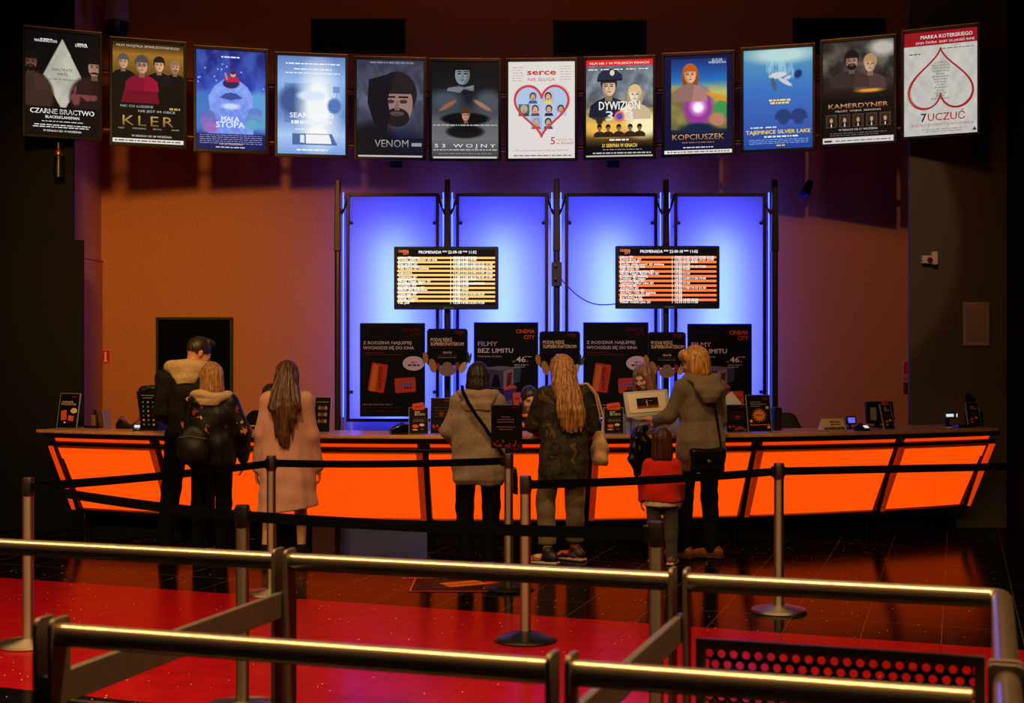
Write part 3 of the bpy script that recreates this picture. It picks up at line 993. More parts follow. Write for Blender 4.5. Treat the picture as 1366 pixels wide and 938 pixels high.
rowsL = [('Juliusz 2D seans', ['10:00', '12:40', '15:00']), ('Krzysiu, gdzie jesteś? 2D dub', ['10:20', '12:30', '14:40']), ('Kamerdyner', ['11:10', '14:00']), ('Kler przed 2D', ['12:00', '14:30', '17:00', '19:10', '21:20']),
         ('Predator napisy', ['13:00', '15:30', '18:00', '20:20']), ('Mała Stopa 2D dubbing', ['10:10', '12:10', '14:20', '16:30', '18:40']), ('', []), ('Zakonnica', ['11:20', '13:30', '15:40', '17:50', '20:00']), ('', []),
         ('Tajemnice 2D', ['11:00', '13:40', '16:10', '18:30', '21:00']), ('Bez Litości 2', ['12:20', '14:50', '17:20']), ('Młodzi Tytani: Akcja! 2D', ['10:30', '12:50']), ('Ant-Man i Osa 3D', ['11:50', '14:10', '16:40', '19:00']),
         ('Dywizjon 303', ['13:10', '15:20']), ('Searching napisy 2D', ['17:40']), ('Miłość jest wszystkim', ['12:00', '20:40']), ('Serce nie sługa', ['14:00']), ('Gdzie jest 2D', ['10:40', '13:20', '16:00', '18:20']),
         ('Hotel 3D', ['11:30']), ('Pitbull. Ostatni', ['15:10', '17:30']), ('The Meg 2D', ['20:10']), ('Puk, puk', ['12:30', '14:40', '16:50', '19:20'])]
schedule('timetable_screen', 525.5, 665, 329, 413, 'wall screen with pale yellow timetable rows, hung on the blue panels', rowsL, (255, 196, 110), 0.055)
schedule('timetable_screen', 821, 960, 328, 412, 'wall screen with orange timetable rows, joined by the hanging cable', rowsR, (250, 120, 62), 0.03)

# ================================================================== the arc of twelve backlit posters
PW, PH = 0.71, 1.01
ARC_C, ARC_R = (-0.25, 14.05 - 9.0), 9.0
def arc_pos(px):
    x = (px - CX) / F * 13.6
    for _ in range(20):
        d = ARC_C[1] + math.sqrt(ARC_R ** 2 - (x - ARC_C[0]) ** 2)
        x = (px - CX) / F * d
    return x, d

def p_diamond(i):
    i.vgrad([(0, (10, 10, 12)), (1, (14, 12, 12))])
    i.poly([(0.5, 0.06), (0.77, 0.44), (0.55, 0.72), (0.47, 0.72), (0.24, 0.42)], (196, 192, 176))
    i.cloud((120, 118, 108), 0.35, 2, 2, 3, ((i.y < 0.72) & (i.y > 0.05)) * (np.abs(i.x - 0.5) < 0.26) * 0.9 * (i.c.mean(-1) > 90))
    i.ell(0.12, 0.62, 0.26, 0.22, (58, 40, 32), 0.15); i.ell(0.90, 0.62, 0.30, 0.22, (34, 20, 22), 0.15)
    i.bust(0.07, 0.30, 0.125, (104, 68, 52), (20, 15, 13), (58, 38, 32), True)
    i.bust(0.94, 0.31, 0.13, (164, 124, 106), (18, 14, 14), (40, 22, 24), False, False, -1)
    i.bar(0.88, 0.365, 1.0, 0.38, (30, 18, 16))
    for q in ((0.17, 0.45), (0.2, 0.5), (0.13, 0.47)):
        i.ell(q[0], q[1], 0.07, 0.03, (150, 100, 80), 0.3, 0.5)
    i.speck((120, 60, 64), 16, 0.05, (0.62, 0.52, 0.98, 0.70), 2)
    i.rect(0, 0.72, 1, 1, (8, 8, 9), 0.9)
    W = (235, 235, 232)
    i.text('WASHINGTON', 0.27, 0.105, 0.026, W, bold=0.03, fit=0.20); i.text('DRIVER', 0.76, 0.125, 0.026, W, bold=0.03, fit=0.11)
    i.greek(0.2, 0.36, 0.075, 0.008, W, 1); i.greek(0.7, 0.83, 0.095, 0.008, W, 2)
    i.text('INFILTRATE', 0.5, 0.375, 0.026, (50, 46, 40), fit=0.18); i.text('HATE', 0.5, 0.415, 0.026, (50, 46, 40), fit=0.085)
    i.greek(0.32, 0.68, 0.455, 0.006, (90, 84, 76), 3)
    i.text('CZARNE BRACTWO', 0.5, 0.79, 0.044, (250, 250, 248), bold=0.06, fit=0.57)
    i.text('CZARNE BRACTWO', 0.5, 0.787, 0.036, (18, 18, 20), bold=0.0, fit=0.55)
    i.text('BLACKkKLANSMAN', 0.5, 0.835, 0.026, W, bold=0.04, fit=0.30)
    i.greek(0.22, 0.80, 0.865, 0.006, W, 4); i.greek(0.12, 0.88, 0.90, 0.008, W, 5); i.greek(0.1, 0.86, 0.92, 0.008, W, 6)
    i.text('W KINACH OD 14 WRZEŚNIA', 0.5, 0.965, 0.018, W, fit=0.34, bold=0.02)

def p_gold(i):
    i.vgrad([(0, (40, 24, 14)), (0.12, (160, 112, 40)), (0.3, (110, 78, 30)), (0.42, (20, 14, 12)), (1, (9, 9, 10))])
    i.rect(0, 0.56, 1, 1, (10, 9, 10), 1)
    i.bust(0.15, 0.20, 0.095, (206, 160, 128), (92, 84, 80), (16, 15, 17))
    i.bust(0.88, 0.225, 0.09, (206, 150, 118), (150, 110, 84), (14, 13, 15), True)
    i.bust(0.655, 0.21, 0.10, (216, 168, 130), (38, 28, 24), (18, 17, 20))
    i.crisp([(0.12, 0.60), (0.66, 0.60), (0.62, 0.46), (0.52, 0.38), (0.30, 0.37), (0.17, 0.46)], (112, 10, 36))
    i.bust(0.41, 0.225, 0.12, (206, 150, 124), (80, 74, 70), (132, 14, 44), False, True)
    G = (196, 160, 84)
    i.text('FILM WOJTKA SMARZOWSKIEGO', 0.5, 0.05, 0.022, (210, 200, 180), fit=0.58)
    i.text('NIC CO LUDZKIE', 0.34, 0.645, 0.022, (190, 186, 176), fit=0.30); i.text('NIE JEST IM OBCE', 0.62, 0.69, 0.022, (190, 186, 176), fit=0.34)
    i.text('KLER', 0.5, 0.825, 0.098, G, fit=0.47, col2=(120, 88, 34), spacing=1.25)
    for k, s_ in enumerate(('GAJOS', 'WIĘCKIEWICZ', 'BRACIAK', 'JAKUBIK')):
        i.text(s_, 0.12 + 0.255 * k, 0.86, 0.014, (180, 175, 168))
    i.text('W KINACH OD 28 WRZEŚNIA', 0.55, 0.935, 0.019, (225, 222, 215), fit=0.37)
    i.bar(0.0, 0.955, 1.0, 0.995, (232, 228, 222)); i.greek(0.03, 0.97, 0.975, 0.012, (90, 60, 60), 8)
    i.greek(0.8, 0.95, 0.645, 0.02, G, 9)

def p_snow(i):
    i.vgrad([(0, (30, 34, 112)), (0.35, (44, 62, 170)), (0.65, (70, 96, 190)), (1, (24, 26, 88))])
    i.cloud((90, 130, 230), 0.5, 2, 1.5, 11); i.speck((150, 180, 250), 20, 0.012, (0, 0.1, 1, 0.5), 3)
    i.ell(0.1, 0.62, 0.30, 0.2, (66, 118, 200), 0.3); i.ell(0.92, 0.60, 0.28, 0.2, (96, 160, 220), 0.3)
    i.poly([(0.17, 0.84), (0.20, 0.60), (0.17, 0.47), (0.26, 0.36), (0.40, 0.29), (0.60, 0.29), (0.74, 0.36), (0.83, 0.47), (0.80, 0.60), (0.83, 0.84)], (126, 158, 246)); i.ell(0.5, 0.66, 0.28, 0.22, (108, 138, 236), 0.5)
    i.poly([(0.33, 0.475), (0.42, 0.43), (0.5, 0.42), (0.58, 0.43), (0.67, 0.475), (0.5, 0.50)], (62, 78, 156)); i.cloud((176, 198, 255), 0.35, 5, 6, 19, (i.c[..., 2] > 225) * 1.0)
    i.ell(0.5, 0.33, 0.12, 0.05, (46, 40, 88), 0.15); i.crisp([(0.43, 0.315), (0.63, 0.315), (0.60, 0.265), (0.50, 0.26), (0.43, 0.28)], (196, 36, 66)); i.disc(0.53, 0.235, 0.04, 0.03, (216, 160, 150)); i.disc(0.53, 0.218, 0.042, 0.02, (90, 40, 40)); i.crisp([(0.43, 0.30), (0.46, 0.29), (0.43, 0.22), (0.40, 0.23)], (200, 120, 130))
    i.ell(0.5, 0.56, 0.13, 0.03, (206, 220, 255), 0.6)
    for k in range(6):
        i.ell(0.14 + 0.04 * (k % 3), 0.66 + 0.06 * (k // 2), 0.09, 0.05, (86 + 14 * k, 110, 190), 0.3)
        i.ell(0.86 - 0.03 * (k % 3), 0.62 + 0.06 * (k // 2), 0.09, 0.05, (100, 120 + 10 * k, 205), 0.3)
    i.rect(0, 0.84, 1, 1, (22, 22, 78), 0.8)
    W = (230, 238, 255)
    i.text('MAŁA', 0.49, 0.715, 0.052, W, bold=0.06, fit=0.17); i.text('STOPA', 0.49, 0.775, 0.058, W, bold=0.06, fit=0.27)
    i.greek(0.36, 0.64, 0.065, 0.014, W, 1)
    for k in range(5):
        i.greek(0.05, 0.95, 0.855 + k * 0.02, 0.006, (150, 160, 214), k + 4)
    i.text('OD 28 WRZEŚNIA', 0.5, 0.95, 0.016, (250, 190, 190), bold=0.03, fit=0.22); i.greek(0.28, 0.70, 0.975, 0.008, W, 10)

def p_white(i):
    i.vgrad([(0, (104, 132, 196)), (0.25, (146, 184, 240)), (0.6, (104, 140, 206)), (0.8, (176, 206, 250)), (1, (120, 160, 226))])
    i.rect(0.10, 0.28, 0.78, 0.68, (84, 118, 182), 0.55); i.ell(0.22, 0.45, 0.20, 0.14, (64, 90, 148), 0.4)
    i.ell(0.60, 0.50, 0.26, 0.40, (246, 252, 255), 0.75); i.ell(0.58, 0.80, 0.16, 0.08, (255, 255, 255), 0.4)
    i.ell(0.5, 0.40, 0.20, 0.05, (220, 236, 255), 0.4); i.rect(0.82, 0.30, 0.92, 0.36, (92, 130, 190), 0.7); i.rect(0.865, 0.36, 0.88, 0.48, (92, 130, 190), 0.7)
    i.ell(0.84, 0.50, 0.10, 0.08, (84, 120, 190), 0.3)
    i.poly([(0.22, 0.785), (0.80, 0.785), (0.88, 0.90), (0.22, 0.90)], (56, 84, 140), 0.8); i.poly([(0.42, 0.795), (0.76, 0.795), (0.80, 0.89), (0.42, 0.89)], (255, 255, 255), 0.95)
    i.rect(0.33, 0.80, 0.39, 0.88, (226, 240, 255), 1)
    W = (255, 255, 255)
    i.text('SEARCHING', 0.5, 0.625, 0.048, W, bold=0.03, fit=0.42); i.greek(0.20, 0.80, 0.672, 0.034, (236, 244, 255), 21)
    i.greek(0.12, 0.93, 0.075, 0.012, W, 1); i.greek(0.24, 0.80, 0.13, 0.010, W, 2); i.greek(0.12, 0.92, 0.17, 0.009, W, 3)
    i.greek(0.26, 0.76, 0.745, 0.009, W, 4); i.greek(0.28, 0.74, 0.955, 0.014, W, 5)

def p_shadow(i):
    i.vgrad([(0, (66, 70, 92)), (0.4, (96, 100, 124)), (1, (20, 22, 34))])
    i.cloud((44, 46, 62), 0.7, 2, 2, 21)
    i.ell(0.62, 1.0, 0.66, 0.26, (26, 32, 64), 0.3); i.ell(0.2, 0.85, 0.36, 0.2, (20, 20, 28), 0.4)
    i.bust(0.60, 0.42, 0.36, (150, 118, 112), (34, 29, 32), None, True, False, 1, False)
    i.crisp([(0.18, 0.20), (0.58, 0.12), (0.46, 0.40), (0.50, 0.56), (0.44, 0.74), (0.26, 0.66), (0.16, 0.44)][::-1], (22, 20, 28))
    i.rect(0, 0.80, 1, 1, (18, 18, 24), 0.6)
    i.text('VENOM', 0.52, 0.895, 0.075, (176, 170, 176), fit=0.33, col2=(120, 104, 112))
    i.greek(0.2, 0.85, 0.025, 0.016, (130, 132, 150), 2)
    i.bar(0.82, 0.85, 0.97, 0.885, (150, 152, 160)); i.bar(0.02, 0.98, 0.98, 0.998, (196, 190, 182))

def p_hand(i):
    i.vgrad([(0, (14, 16, 19)), (0.4, (26, 30, 36)), (0.62, (96, 98, 104)), (0.8, (110, 112, 116)), (1, (62, 64, 68))])
    i.bust(0.46, 0.12, 0.17, (128, 138, 148), (12, 13, 16), None, False, False, -1, False)
    for q in range(4):
        i.crisp([(0.36 + 0.02 * q, 0.305 - 0.012 * q), (0.62, 0.255 + 0.016 * q), (0.64, 0.24 + 0.016 * q), (0.38, 0.28 - 0.012 * q)], (126 - 8 * q, 136 - 8 * q, 146 - 8 * q))
    i.crisp([(0.22, 0.30), (0.42, 0.32), (0.48, 0.28), (0.36, 0.255), (0.24, 0.27)], (112, 122, 132))
    i.ell(0.2, 0.40, 0.24, 0.10, (70, 80, 92), 0.7); i.ell(0.85, 0.42, 0.2, 0.12, (76, 84, 94), 0.6)
    i.ell(0.5, 0.59, 0.36, 0.065, (14, 14, 16), 0.2); i.bust(0.51, 0.55, 0.085, (192, 142, 118), (84, 48, 34), (18, 17, 18), side=-1)
    i.ell(0.24, 0.45, 0.15, 0.022, (150, 96, 78), 0.3, -0.55); i.ell(0.76, 0.45, 0.15, 0.022, (170, 112, 92), 0.3, 0.55)
    i.ell(0.5, 0.72, 0.28, 0.07, (22, 22, 24), 0.25)
    i.text('53 WOJNY', 0.5, 0.885, 0.036, (230, 230, 232), fit=0.60, bold=0.02, spacing=1.5)
    i.greek(0.02, 0.98, 0.655, 0.014, (170, 170, 172), 3); i.greek(0.02, 0.98, 0.91, 0.009, (200, 200, 200), 4); i.greek(0.1, 0.9, 0.95, 0.008, (140, 140, 142), 5)
    i.bar(0.02, 0.98, 0.98, 0.998, (210, 206, 200))

def heart(n=60, k=1.0, cx=0.5, cy=0.5, sy=1.0, flip=False):
    pts = []
    for j in range(n):
        t = 2 * PI * j / n
        X = 16 * math.sin(t) ** 3; Y = 13 * math.cos(t) - 5 * math.cos(2 * t) - 2 * math.cos(3 * t) - math.cos(4 * t)
        pts.append((cx + k * X / 34.0, cy - (-1 if flip else 1) * sy * k * (Y + 2.5) / 34.0 * 0.72))
    return pts

def p_heart(i):
    i.c[:] = (228, 222, 218)
    hp = heart(64, 0.86, 0.5, 0.515)
    i.crisp(hp[::-1], (176, 200, 232))
    tiles = [(0.37, 0.37, (170, 196, 224), (206, 160, 130), (60, 56, 70), (70, 90, 150)), (0.60, 0.37, (186, 180, 196), (222, 170, 150), (74, 42, 30), (236, 214, 80)),
             (0.235, 0.50, (70, 120, 74), (196, 160, 140), (180, 176, 172), (60, 66, 96)), (0.405, 0.50, (186, 190, 214), (220, 170, 150), (90, 50, 34), (120, 70, 70)),
             (0.61, 0.50, (190, 200, 226), (206, 164, 140), (34, 30, 44), (44, 44, 66)), (0.79, 0.50, (170, 196, 232), (198, 150, 126), (60, 50, 50), (196, 206, 230)),
             (0.42, 0.635, (150, 184, 230), (206, 164, 150), (150, 150, 160), (190, 70, 70)), (0.60, 0.635, (190, 206, 232), (200, 158, 130), (44, 34, 30), (60, 80, 130))]
    for cx, cy, bgc, sk, hr, cl in tiles:
        hw, hh = 0.082, 0.062
        i.bar(cx - hw, cy - hh, cx + hw, cy + hh, bgc)
        i.crisp([(cx - 0.07, cy + hh), (cx + 0.07, cy + hh), (cx + 0.05, cy + 0.03), (cx - 0.05, cy + 0.03)], cl)
        i.disc(cx, cy - 0.012, 0.052, 0.043, hr); i.disc(cx, cy - 0.002, 0.037, 0.036, sk); i.disc(cx, cy + 0.016, 0.018, 0.005, [v * .6 for v in sk])
    i.band(hp, 0.022, (206, 62, 66))
    i.band(heart(64, 0.90, 0.505, 0.512), 0.004, (214, 90, 90))
    R = (206, 52, 50)
    i.text('serce', 0.5, 0.135, 0.058, R, bold=0.12, fit=0.28); i.text('NIE SŁUGA', 0.5, 0.20, 0.034, (190, 90, 90), fit=0.27)
    for k in range(6):
        i.greek(0.06, 0.22, 0.06 + k * 0.027, 0.006, (206, 140, 140), k); i.greek(0.78, 0.95, 0.05 + k * 0.027, 0.006, (206, 140, 140), k + 8)
    i.text('5', 0.67, 0.855, 0.075, R, bold=0.04); i.text('października', 0.85, 0.815, 0.022, (214, 120, 120), fit=0.17); i.text('w kinach', 0.85, 0.855, 0.028, R, fit=0.17)
    i.text('Film inspirowany prawdziwą miłością', 0.5, 0.925, 0.021, (206, 120, 120), fit=0.52)
    i.greek(0.08, 0.95, 0.97, 0.012, (150, 110, 110), 5)

def p_officer(i):
    i.vgrad([(0, (120, 130, 140)), (0.3, (150, 160, 170)), (0.5, (150, 140, 110)), (0.68, (240, 190, 90)), (0.82, (90, 66, 30)), (0.9, (16, 15, 18)), (1, (12, 12, 14))])
    i.cloud((60, 70, 84), 0.7, 1.5, 2, 31, (i.y < 0.5) * 1.0); i.ell(0.85, 0.68, 0.24, 0.12, (255, 244, 190), 0.6); i.ell(0.30, 0.72, 0.3, 0.07, (250, 190, 80), 0.7)
    i.bust(0.34, 0.27, 0.15, (228, 186, 156), (44, 38, 40), (30, 34, 54))
    i.crisp([(0.16, 0.215), (0.55, 0.205), (0.53, 0.15), (0.42, 0.09), (0.26, 0.10), (0.18, 0.15)], (38, 44, 64)); i.crisp([(0.17, 0.225), (0.54, 0.215), (0.55, 0.20), (0.17, 0.21)], (18, 20, 30)); i.disc(0.39, 0.135, 0.035, 0.03, (226, 216, 186))
    i.bust(0.73, 0.36, 0.12, (244, 222, 200), (226, 192, 140), (206, 184, 150), side=-1, long=True)
    i.ell(0.17, 0.585, 0.14, 0.035, (60, 54, 40), 0.3, 0.3); i.ell(0.2, 0.62, 0.05, 0.05, (50, 44, 34), 0.3)
    for k, x in enumerate((0.2, 0.33, 0.49, 0.66, 0.80)):
        i.bust(x, 0.70, 0.045, (150, 116, 84), (26, 20, 16), (40 + 4 * k, 34, 24))
    i.rect(0, 0, 1, 0.062, (226, 40, 40), 1)
    W = (250, 248, 240)
    i.text('FILM NR 1 W POLSKICH KINACH', 0.5, 0.047, 0.022, W, bold=0.02, fit=0.58)
    for k in range(5):
        i.greek(0.03 + k * 0.19, 0.17 + k * 0.19, 0.10, 0.009, W, k)
    i.text('DYWIZJON', 0.5, 0.515, 0.085, W, bold=0.03, fit=0.40); i.text('303', 0.5, 0.625, 0.095, (226, 226, 230), bold=0.03, fit=0.27)
    i.disc(0.5, 0.585, 0.075, 0.055, (230, 110, 90)); i.disc(0.5, 0.585, 0.045, 0.033, (70, 80, 200))
    i.text('31 SIERPNIA W KINACH', 0.5, 0.90, 0.036, (250, 214, 100), bold=0.03, fit=0.34)
    i.greek(0.35, 0.65, 0.825, 0.016, W, 6); i.greek(0.25, 0.85, 0.925, 0.007, (170, 168, 160), 7); i.greek(0.1, 0.97, 0.96, 0.012, (200, 200, 196), 8); i.bar(0, 0.983, 1, 1, (196, 192, 190))

def p_story(i):
    i.c[:] = (22, 20, 58)
    m = (i.x > 0.10) & (i.x < 0.92) & (i.y > 0.03) & (i.y < 0.90)
    b0 = i.c.copy()
    i.vgrad([(0, (24, 40, 108)), (0.25, (38, 110, 190)), (0.38, (196, 196, 110)), (0.55, (120, 130, 60)), (0.72, (56, 70, 60)), (0.8, (24, 20, 52)), (1, (22, 18, 56))])
    i.ell(0.2, 0.52, 0.22, 0.2, (120, 110, 60), 0.4); i.cloud((190, 180, 90), 0.4, 2, 3, 41, (i.y > 0.3) * (i.y < 0.75) * 1.0)
    i.ell(0.50, 0.52, 0.22, 0.20, (150, 60, 150), 0.3); i.ell(0.50, 0.52, 0.12, 0.09, (226, 150, 226), 0.5); i.ell(0.5, 0.53, 0.075, 0.05, (255, 250, 255), 0.4)
    i.ell(0.85, 0.55, 0.12, 0.08, (60, 150, 80), 0.4); i.ell(0.8, 0.43, 0.22, 0.025, (220, 150, 50), 0.4, 0.35); i.ell(0.78, 0.66, 0.12, 0.07, (190, 130, 100), 0.4)
    i.ell(0.5, 0.74, 0.22, 0.05, (20, 40, 70), 0.4)
    # a plain warm figure in place of the film's own character
    i.bust(0.38, 0.19, 0.13, (236, 176, 140), (186, 96, 30), (150, 110, 104), long=True)
    i.c = np.where(m[..., None], i.c, b0)
    W = (226, 226, 240)
    i.text('JULIA', 0.78, 0.065, 0.026, W, fit=0.105); i.text('WIENIAWA', 0.78, 0.09, 0.024, W, fit=0.17)
    i.text('KOPCIUSZEK', 0.5, 0.855, 0.054, (220, 180, 110), fit=0.50, col2=(150, 104, 50), bold=0.01)
    i.greek(0.26, 0.74, 0.885, 0.010, (140, 110, 90), 2); i.greek(0.28, 0.72, 0.935, 0.010, W, 3); i.bar(0, 0.962, 1, 0.998, (235, 232, 226)); i.greek(0.04, 0.96, 0.98, 0.012, (120, 80, 60), 4)

def p_water(i):
    i.vgrad([(0, (120, 170, 186)), (0.12, (84, 146, 190)), (0.4, (60, 116, 196)), (0.75, (58, 92, 176)), (1, (34, 66, 150))])
    i.ell(0.55, 0.06, 0.42, 0.08, (190, 220, 216), 0.7)
    for k in range(44):
        r = random.Random(k); x = r.uniform(0.32, 0.74)
        i.ell(x, r.uniform(0.02, 0.26), 0.012, 0.05, (170, 216, 226), 0.6, 0.0, 0.5)
    i.ell(0.50, 0.26, 0.13, 0.03, (214, 214, 214), 0.25, -0.15); i.ell(0.60, 0.33, 0.12, 0.02, (206, 206, 210), 0.25, 0.55); i.ell(0.44, 0.35, 0.035, 0.07, (70, 96, 130), 0.3, -0.25); i.ell(0.64, 0.29, 0.06, 0.018, (200, 204, 208), 0.3, -0.4)
    i.ell(0.79, 0.26, 0.05, 0.045, (20, 50, 110), 0.5, 0.5)
    for cx_ in (0.58, 0.80):
        for k in range(9):
            a = PI * k / 8
            i.ell(cx_ + 0.07 * math.cos(a), 0.69 - 0.05 * math.sin(a), 0.06, 0.022, (40, 62, 120), 0.3, -a)
        i.ell(cx_, 0.72, 0.07, 0.04, (40, 62, 120), 0.4)
    Y = (246, 214, 60)
    i.text('TAJEMNICE SILVER LAKE', 0.5, 0.845, 0.036, Y, bold=0.06, fit=0.61)
    i.greek(0.37, 0.68, 0.512, 0.018, (250, 220, 110), 41); i.greek(0.39, 0.66, 0.54, 0.018, (250, 220, 110), 42)
    W = (226, 236, 250)
    i.greek(0.1, 0.28, 0.78, 0.012, W, 1); i.greek(0.32, 0.48, 0.78, 0.012, W, 2); i.greek(0.3, 0.8, 0.875, 0.016, W, 3)
    for k in range(3):
        i.greek(0.08, 0.94, 0.905 + 0.018 * k, 0.006, (140, 176, 226), k)
    i.greek(0.48, 0.6, 0.965, 0.012, Y, 5)

def p_couple(i):
    i.vgrad([(0, (70, 66, 60)), (0.2, (104, 98, 90)), (0.42, (60, 46, 40)), (0.52, (26, 20, 18)), (1, (12, 11, 12))])
    i.cloud((28, 26, 26), 0.8, 1.6, 2, 51, (i.y < 0.5) * 1.0); i.ell(0.85, 0.08, 0.2, 0.08, (190, 184, 170), 0.7)
    i.rect(0, 0.56, 1, 1, (13, 12, 12), 1)
    i.bust(0.67, 0.23, 0.115, (206, 164, 136), (176, 140, 92), (80, 58, 54), side=-1)
    i.bust(0.41, 0.19, 0.125, (166, 126, 108), (26, 22, 22), (56, 42, 40), True)
    i.ell(0.66, 0.49, 0.18, 0.02, (230, 150, 60), 0.7)
    G = (200, 150, 110)
    i.text('KAMERDYNER', 0.5, 0.655, 0.044, (214, 176, 120), fit=0.55, bold=0.02, col2=(150, 70, 50)); i.text('MIŁOŚĆ  WOJNA  ZBRODNIA', 0.5, 0.69, 0.016, (200, 190, 180), fit=0.42)
    for k in range(5):
        x = 0.12 + k * 0.19
        i.bar(x - 0.075, 0.715, x + 0.075, 0.84, (104, 70, 54)); i.bar(x - 0.068, 0.72, x + 0.068, 0.835, (52, 34, 28))
        i.crisp([(x - 0.055, 0.835), (x + 0.055, 0.835), (x + 0.035, 0.80), (x - 0.035, 0.80)], (20, 17, 18)); i.disc(x, 0.765, 0.028, 0.028, (60, 44, 38)); i.disc(x, 0.772, 0.021, 0.023, (190, 146, 120)); i.bar(x - 0.008, 0.805, x + 0.008, 0.835, (210, 206, 200))
    i.text('W KINACH OD 21 WRZEŚNIA', 0.5, 0.875, 0.018, (214, 206, 198), fit=0.36)
    i.greek(0.1, 0.9, 0.90, 0.007, (110, 100, 96), 3); i.greek(0.1, 0.8, 0.92, 0.007, (110, 100, 96), 4)
    i.bar(0, 0.942, 1, 0.998, (214, 210, 208)); i.bar(0.02, 0.965, 0.13, 0.985, (90, 30, 40)); i.greek(0.18, 0.95, 0.975, 0.01, (120, 90, 90), 5)

def p_upheart(i):
    i.c[:] = (196, 193, 186); i.cloud((168, 164, 156), 0.5, 2, 2, 61); i.cloud((214, 212, 206), 0.4, 4, 4, 62)
    i.rect(0, 0, 1, 0.135, (150, 22, 34), 1)
    i.text('MARKA KOTERSKIEGO', 0.58, 0.068, 0.034, (240, 226, 220), fit=0.46, bold=0.02); i.text('DNIA ŚWIRA  BABY SĄ JAKIEŚ INNE', 0.56, 0.115, 0.022, (236, 216, 210), fit=0.52)
    up = heart(70, 0.93, 0.5, 0.455, 1.02, True)
    i.band(up, 0.016, (164, 30, 36)); i.band(heart(70, 0.90, 0.505, 0.452, 1.03, True), 0.005, (130, 24, 30)); i.band(heart(70, 0.97, 0.497, 0.455, 1.0, True), 0.004, (176, 60, 60))
    nm = ['KOTERSKI', 'WIĘCKIEWICZ', 'OSTASZEWSKA', 'WOJSŁAWICZ', 'FIGURA', 'BOHDAŃSKA', 'BOROWSKI', 'KAROLAK', 'CHYRA', 'MUSKAŁA', 'KULIG', 'CIELECKA', 'BESTER', 'ROBOCIEWICZ']
    for k, s_ in enumerate(nm):
        i.text(s_, 0.5, 0.315 + k * 0.0265, 0.017, (66, 60, 58), bold=0.02)
    i.text('7', 0.27, 0.865, 0.078, (28, 24, 24), bold=0.05); i.text('UCZUĆ', 0.58, 0.86, 0.070, (156, 32, 36), bold=0.02, fit=0.33)
    i.text('WSZYSCY JESTEŚMY ŹLE WYCHOWANI', 0.52, 0.91, 0.022, (170, 50, 50), fit=0.56)
    i.greek(0.25, 0.8, 0.945, 0.007, (130, 124, 120), 3); i.greek(0.3, 0.8, 0.965, 0.007, (130, 124, 120), 4); i.greek(0.5, 0.95, 0.175, 0.007, (90, 84, 82), 6)
    i.crisp([(0.93, 0.975), (0.99, 0.975), (0.96, 0.94)], (50, 46, 46)); i.greek(0.07, 0.25, 0.21, 0.012, (90, 86, 84), 9)

POSTERS = [
    (83, p_diamond, 'backlit black poster with pale diamond shape between two men, at an end of the arc', 46, 196),
    (197.5, p_gold, 'backlit dark poster with four busts on gold, one in crimson', 0, 0),
    (308, p_snow, 'backlit violet blue poster with pale snowy mound and red figure', 0, 0),
    (415.5, p_white, 'backlit pale blue poster, washed out white in the middle', 0, 0),
    (520.5, p_shadow, 'backlit grey poster with one large shadowed face of a man', 0, 0),
    (620.5, p_hand, 'backlit grey poster with a hand across a face and a woman raising her arms', 0, 0),
    (722.5, p_heart, 'backlit white poster with upright red heart filled with portraits', 0, 0),
    (826.5, p_officer, 'backlit poster with red top strip, officer in cap and fiery group below', 0, 0),
    (931.5, p_story, 'backlit colourful poster with red-haired figure over purple glow', 0, 0),
    (1038, p_water, 'backlit deep blue poster with diver under water and yellow title', 0, 0),
    (1145, p_couple, 'backlit brown poster with a couple above five small portraits', 0, 0),
    (1255, p_upheart, 'backlit white poster with red band and upside-down red heart outline', 0, 0)]
M['bezel'] = pmat('black lightbox frame', (20, 17, 15), 0.3, 0.3, var=0.1)
M['frame_top'] = pmat('brass edge strip', (190, 150, 110), 0.35, 0.85)
for k, (px, fn, label, _, _) in enumerate(POSTERS):
    x, d = arc_pos(px)
    z = 4.04 + 0.0052 * x * x
    dx, dy = ARC_C[0] - x, ARC_C[1] - d
    rz = math.atan2(dx, -dy)
    t = empty('poster_lightbox', label, 'poster', (x, d, z), rz, 'arc of backlit film posters')
    fr = MB()
    for sx in (-1, 1):
        fr.box((sx * (PW / 2 - 0.014), 0.0, 0), (0.028, 0.07, PH)); fr.box((0, 0.0, sx * (PH / 2 - 0.014)), (PW - 0.056, 0.07, 0.028))
    fr.build('frame', M['bezel'], t, 0.003)
    MB().box((0, 0.02, 0), (PW - 0.04, 0.025, PH - 0.04)).build('back_panel', M['black_matt'], t)
    MB().box((0, 0.0, PH / 2 + 0.003), (PW - 0.01, 0.06, 0.006)).build('top_strip', M['frame_top'], t)
    ink = Ink(PW - 0.056, PH - 0.056, 96)
    fn(ink)
    ink.build('poster_print', M['backlit'], t, (0, -0.012, 0))
    br = MB()
    for sz in (0.18, -0.36):
        br.box((0, 0.075, sz), (0.10, 0.085, 0.05))
    br.build('bracket', M['black_matt'], t)
    if k:
        lab = 'end_cap'
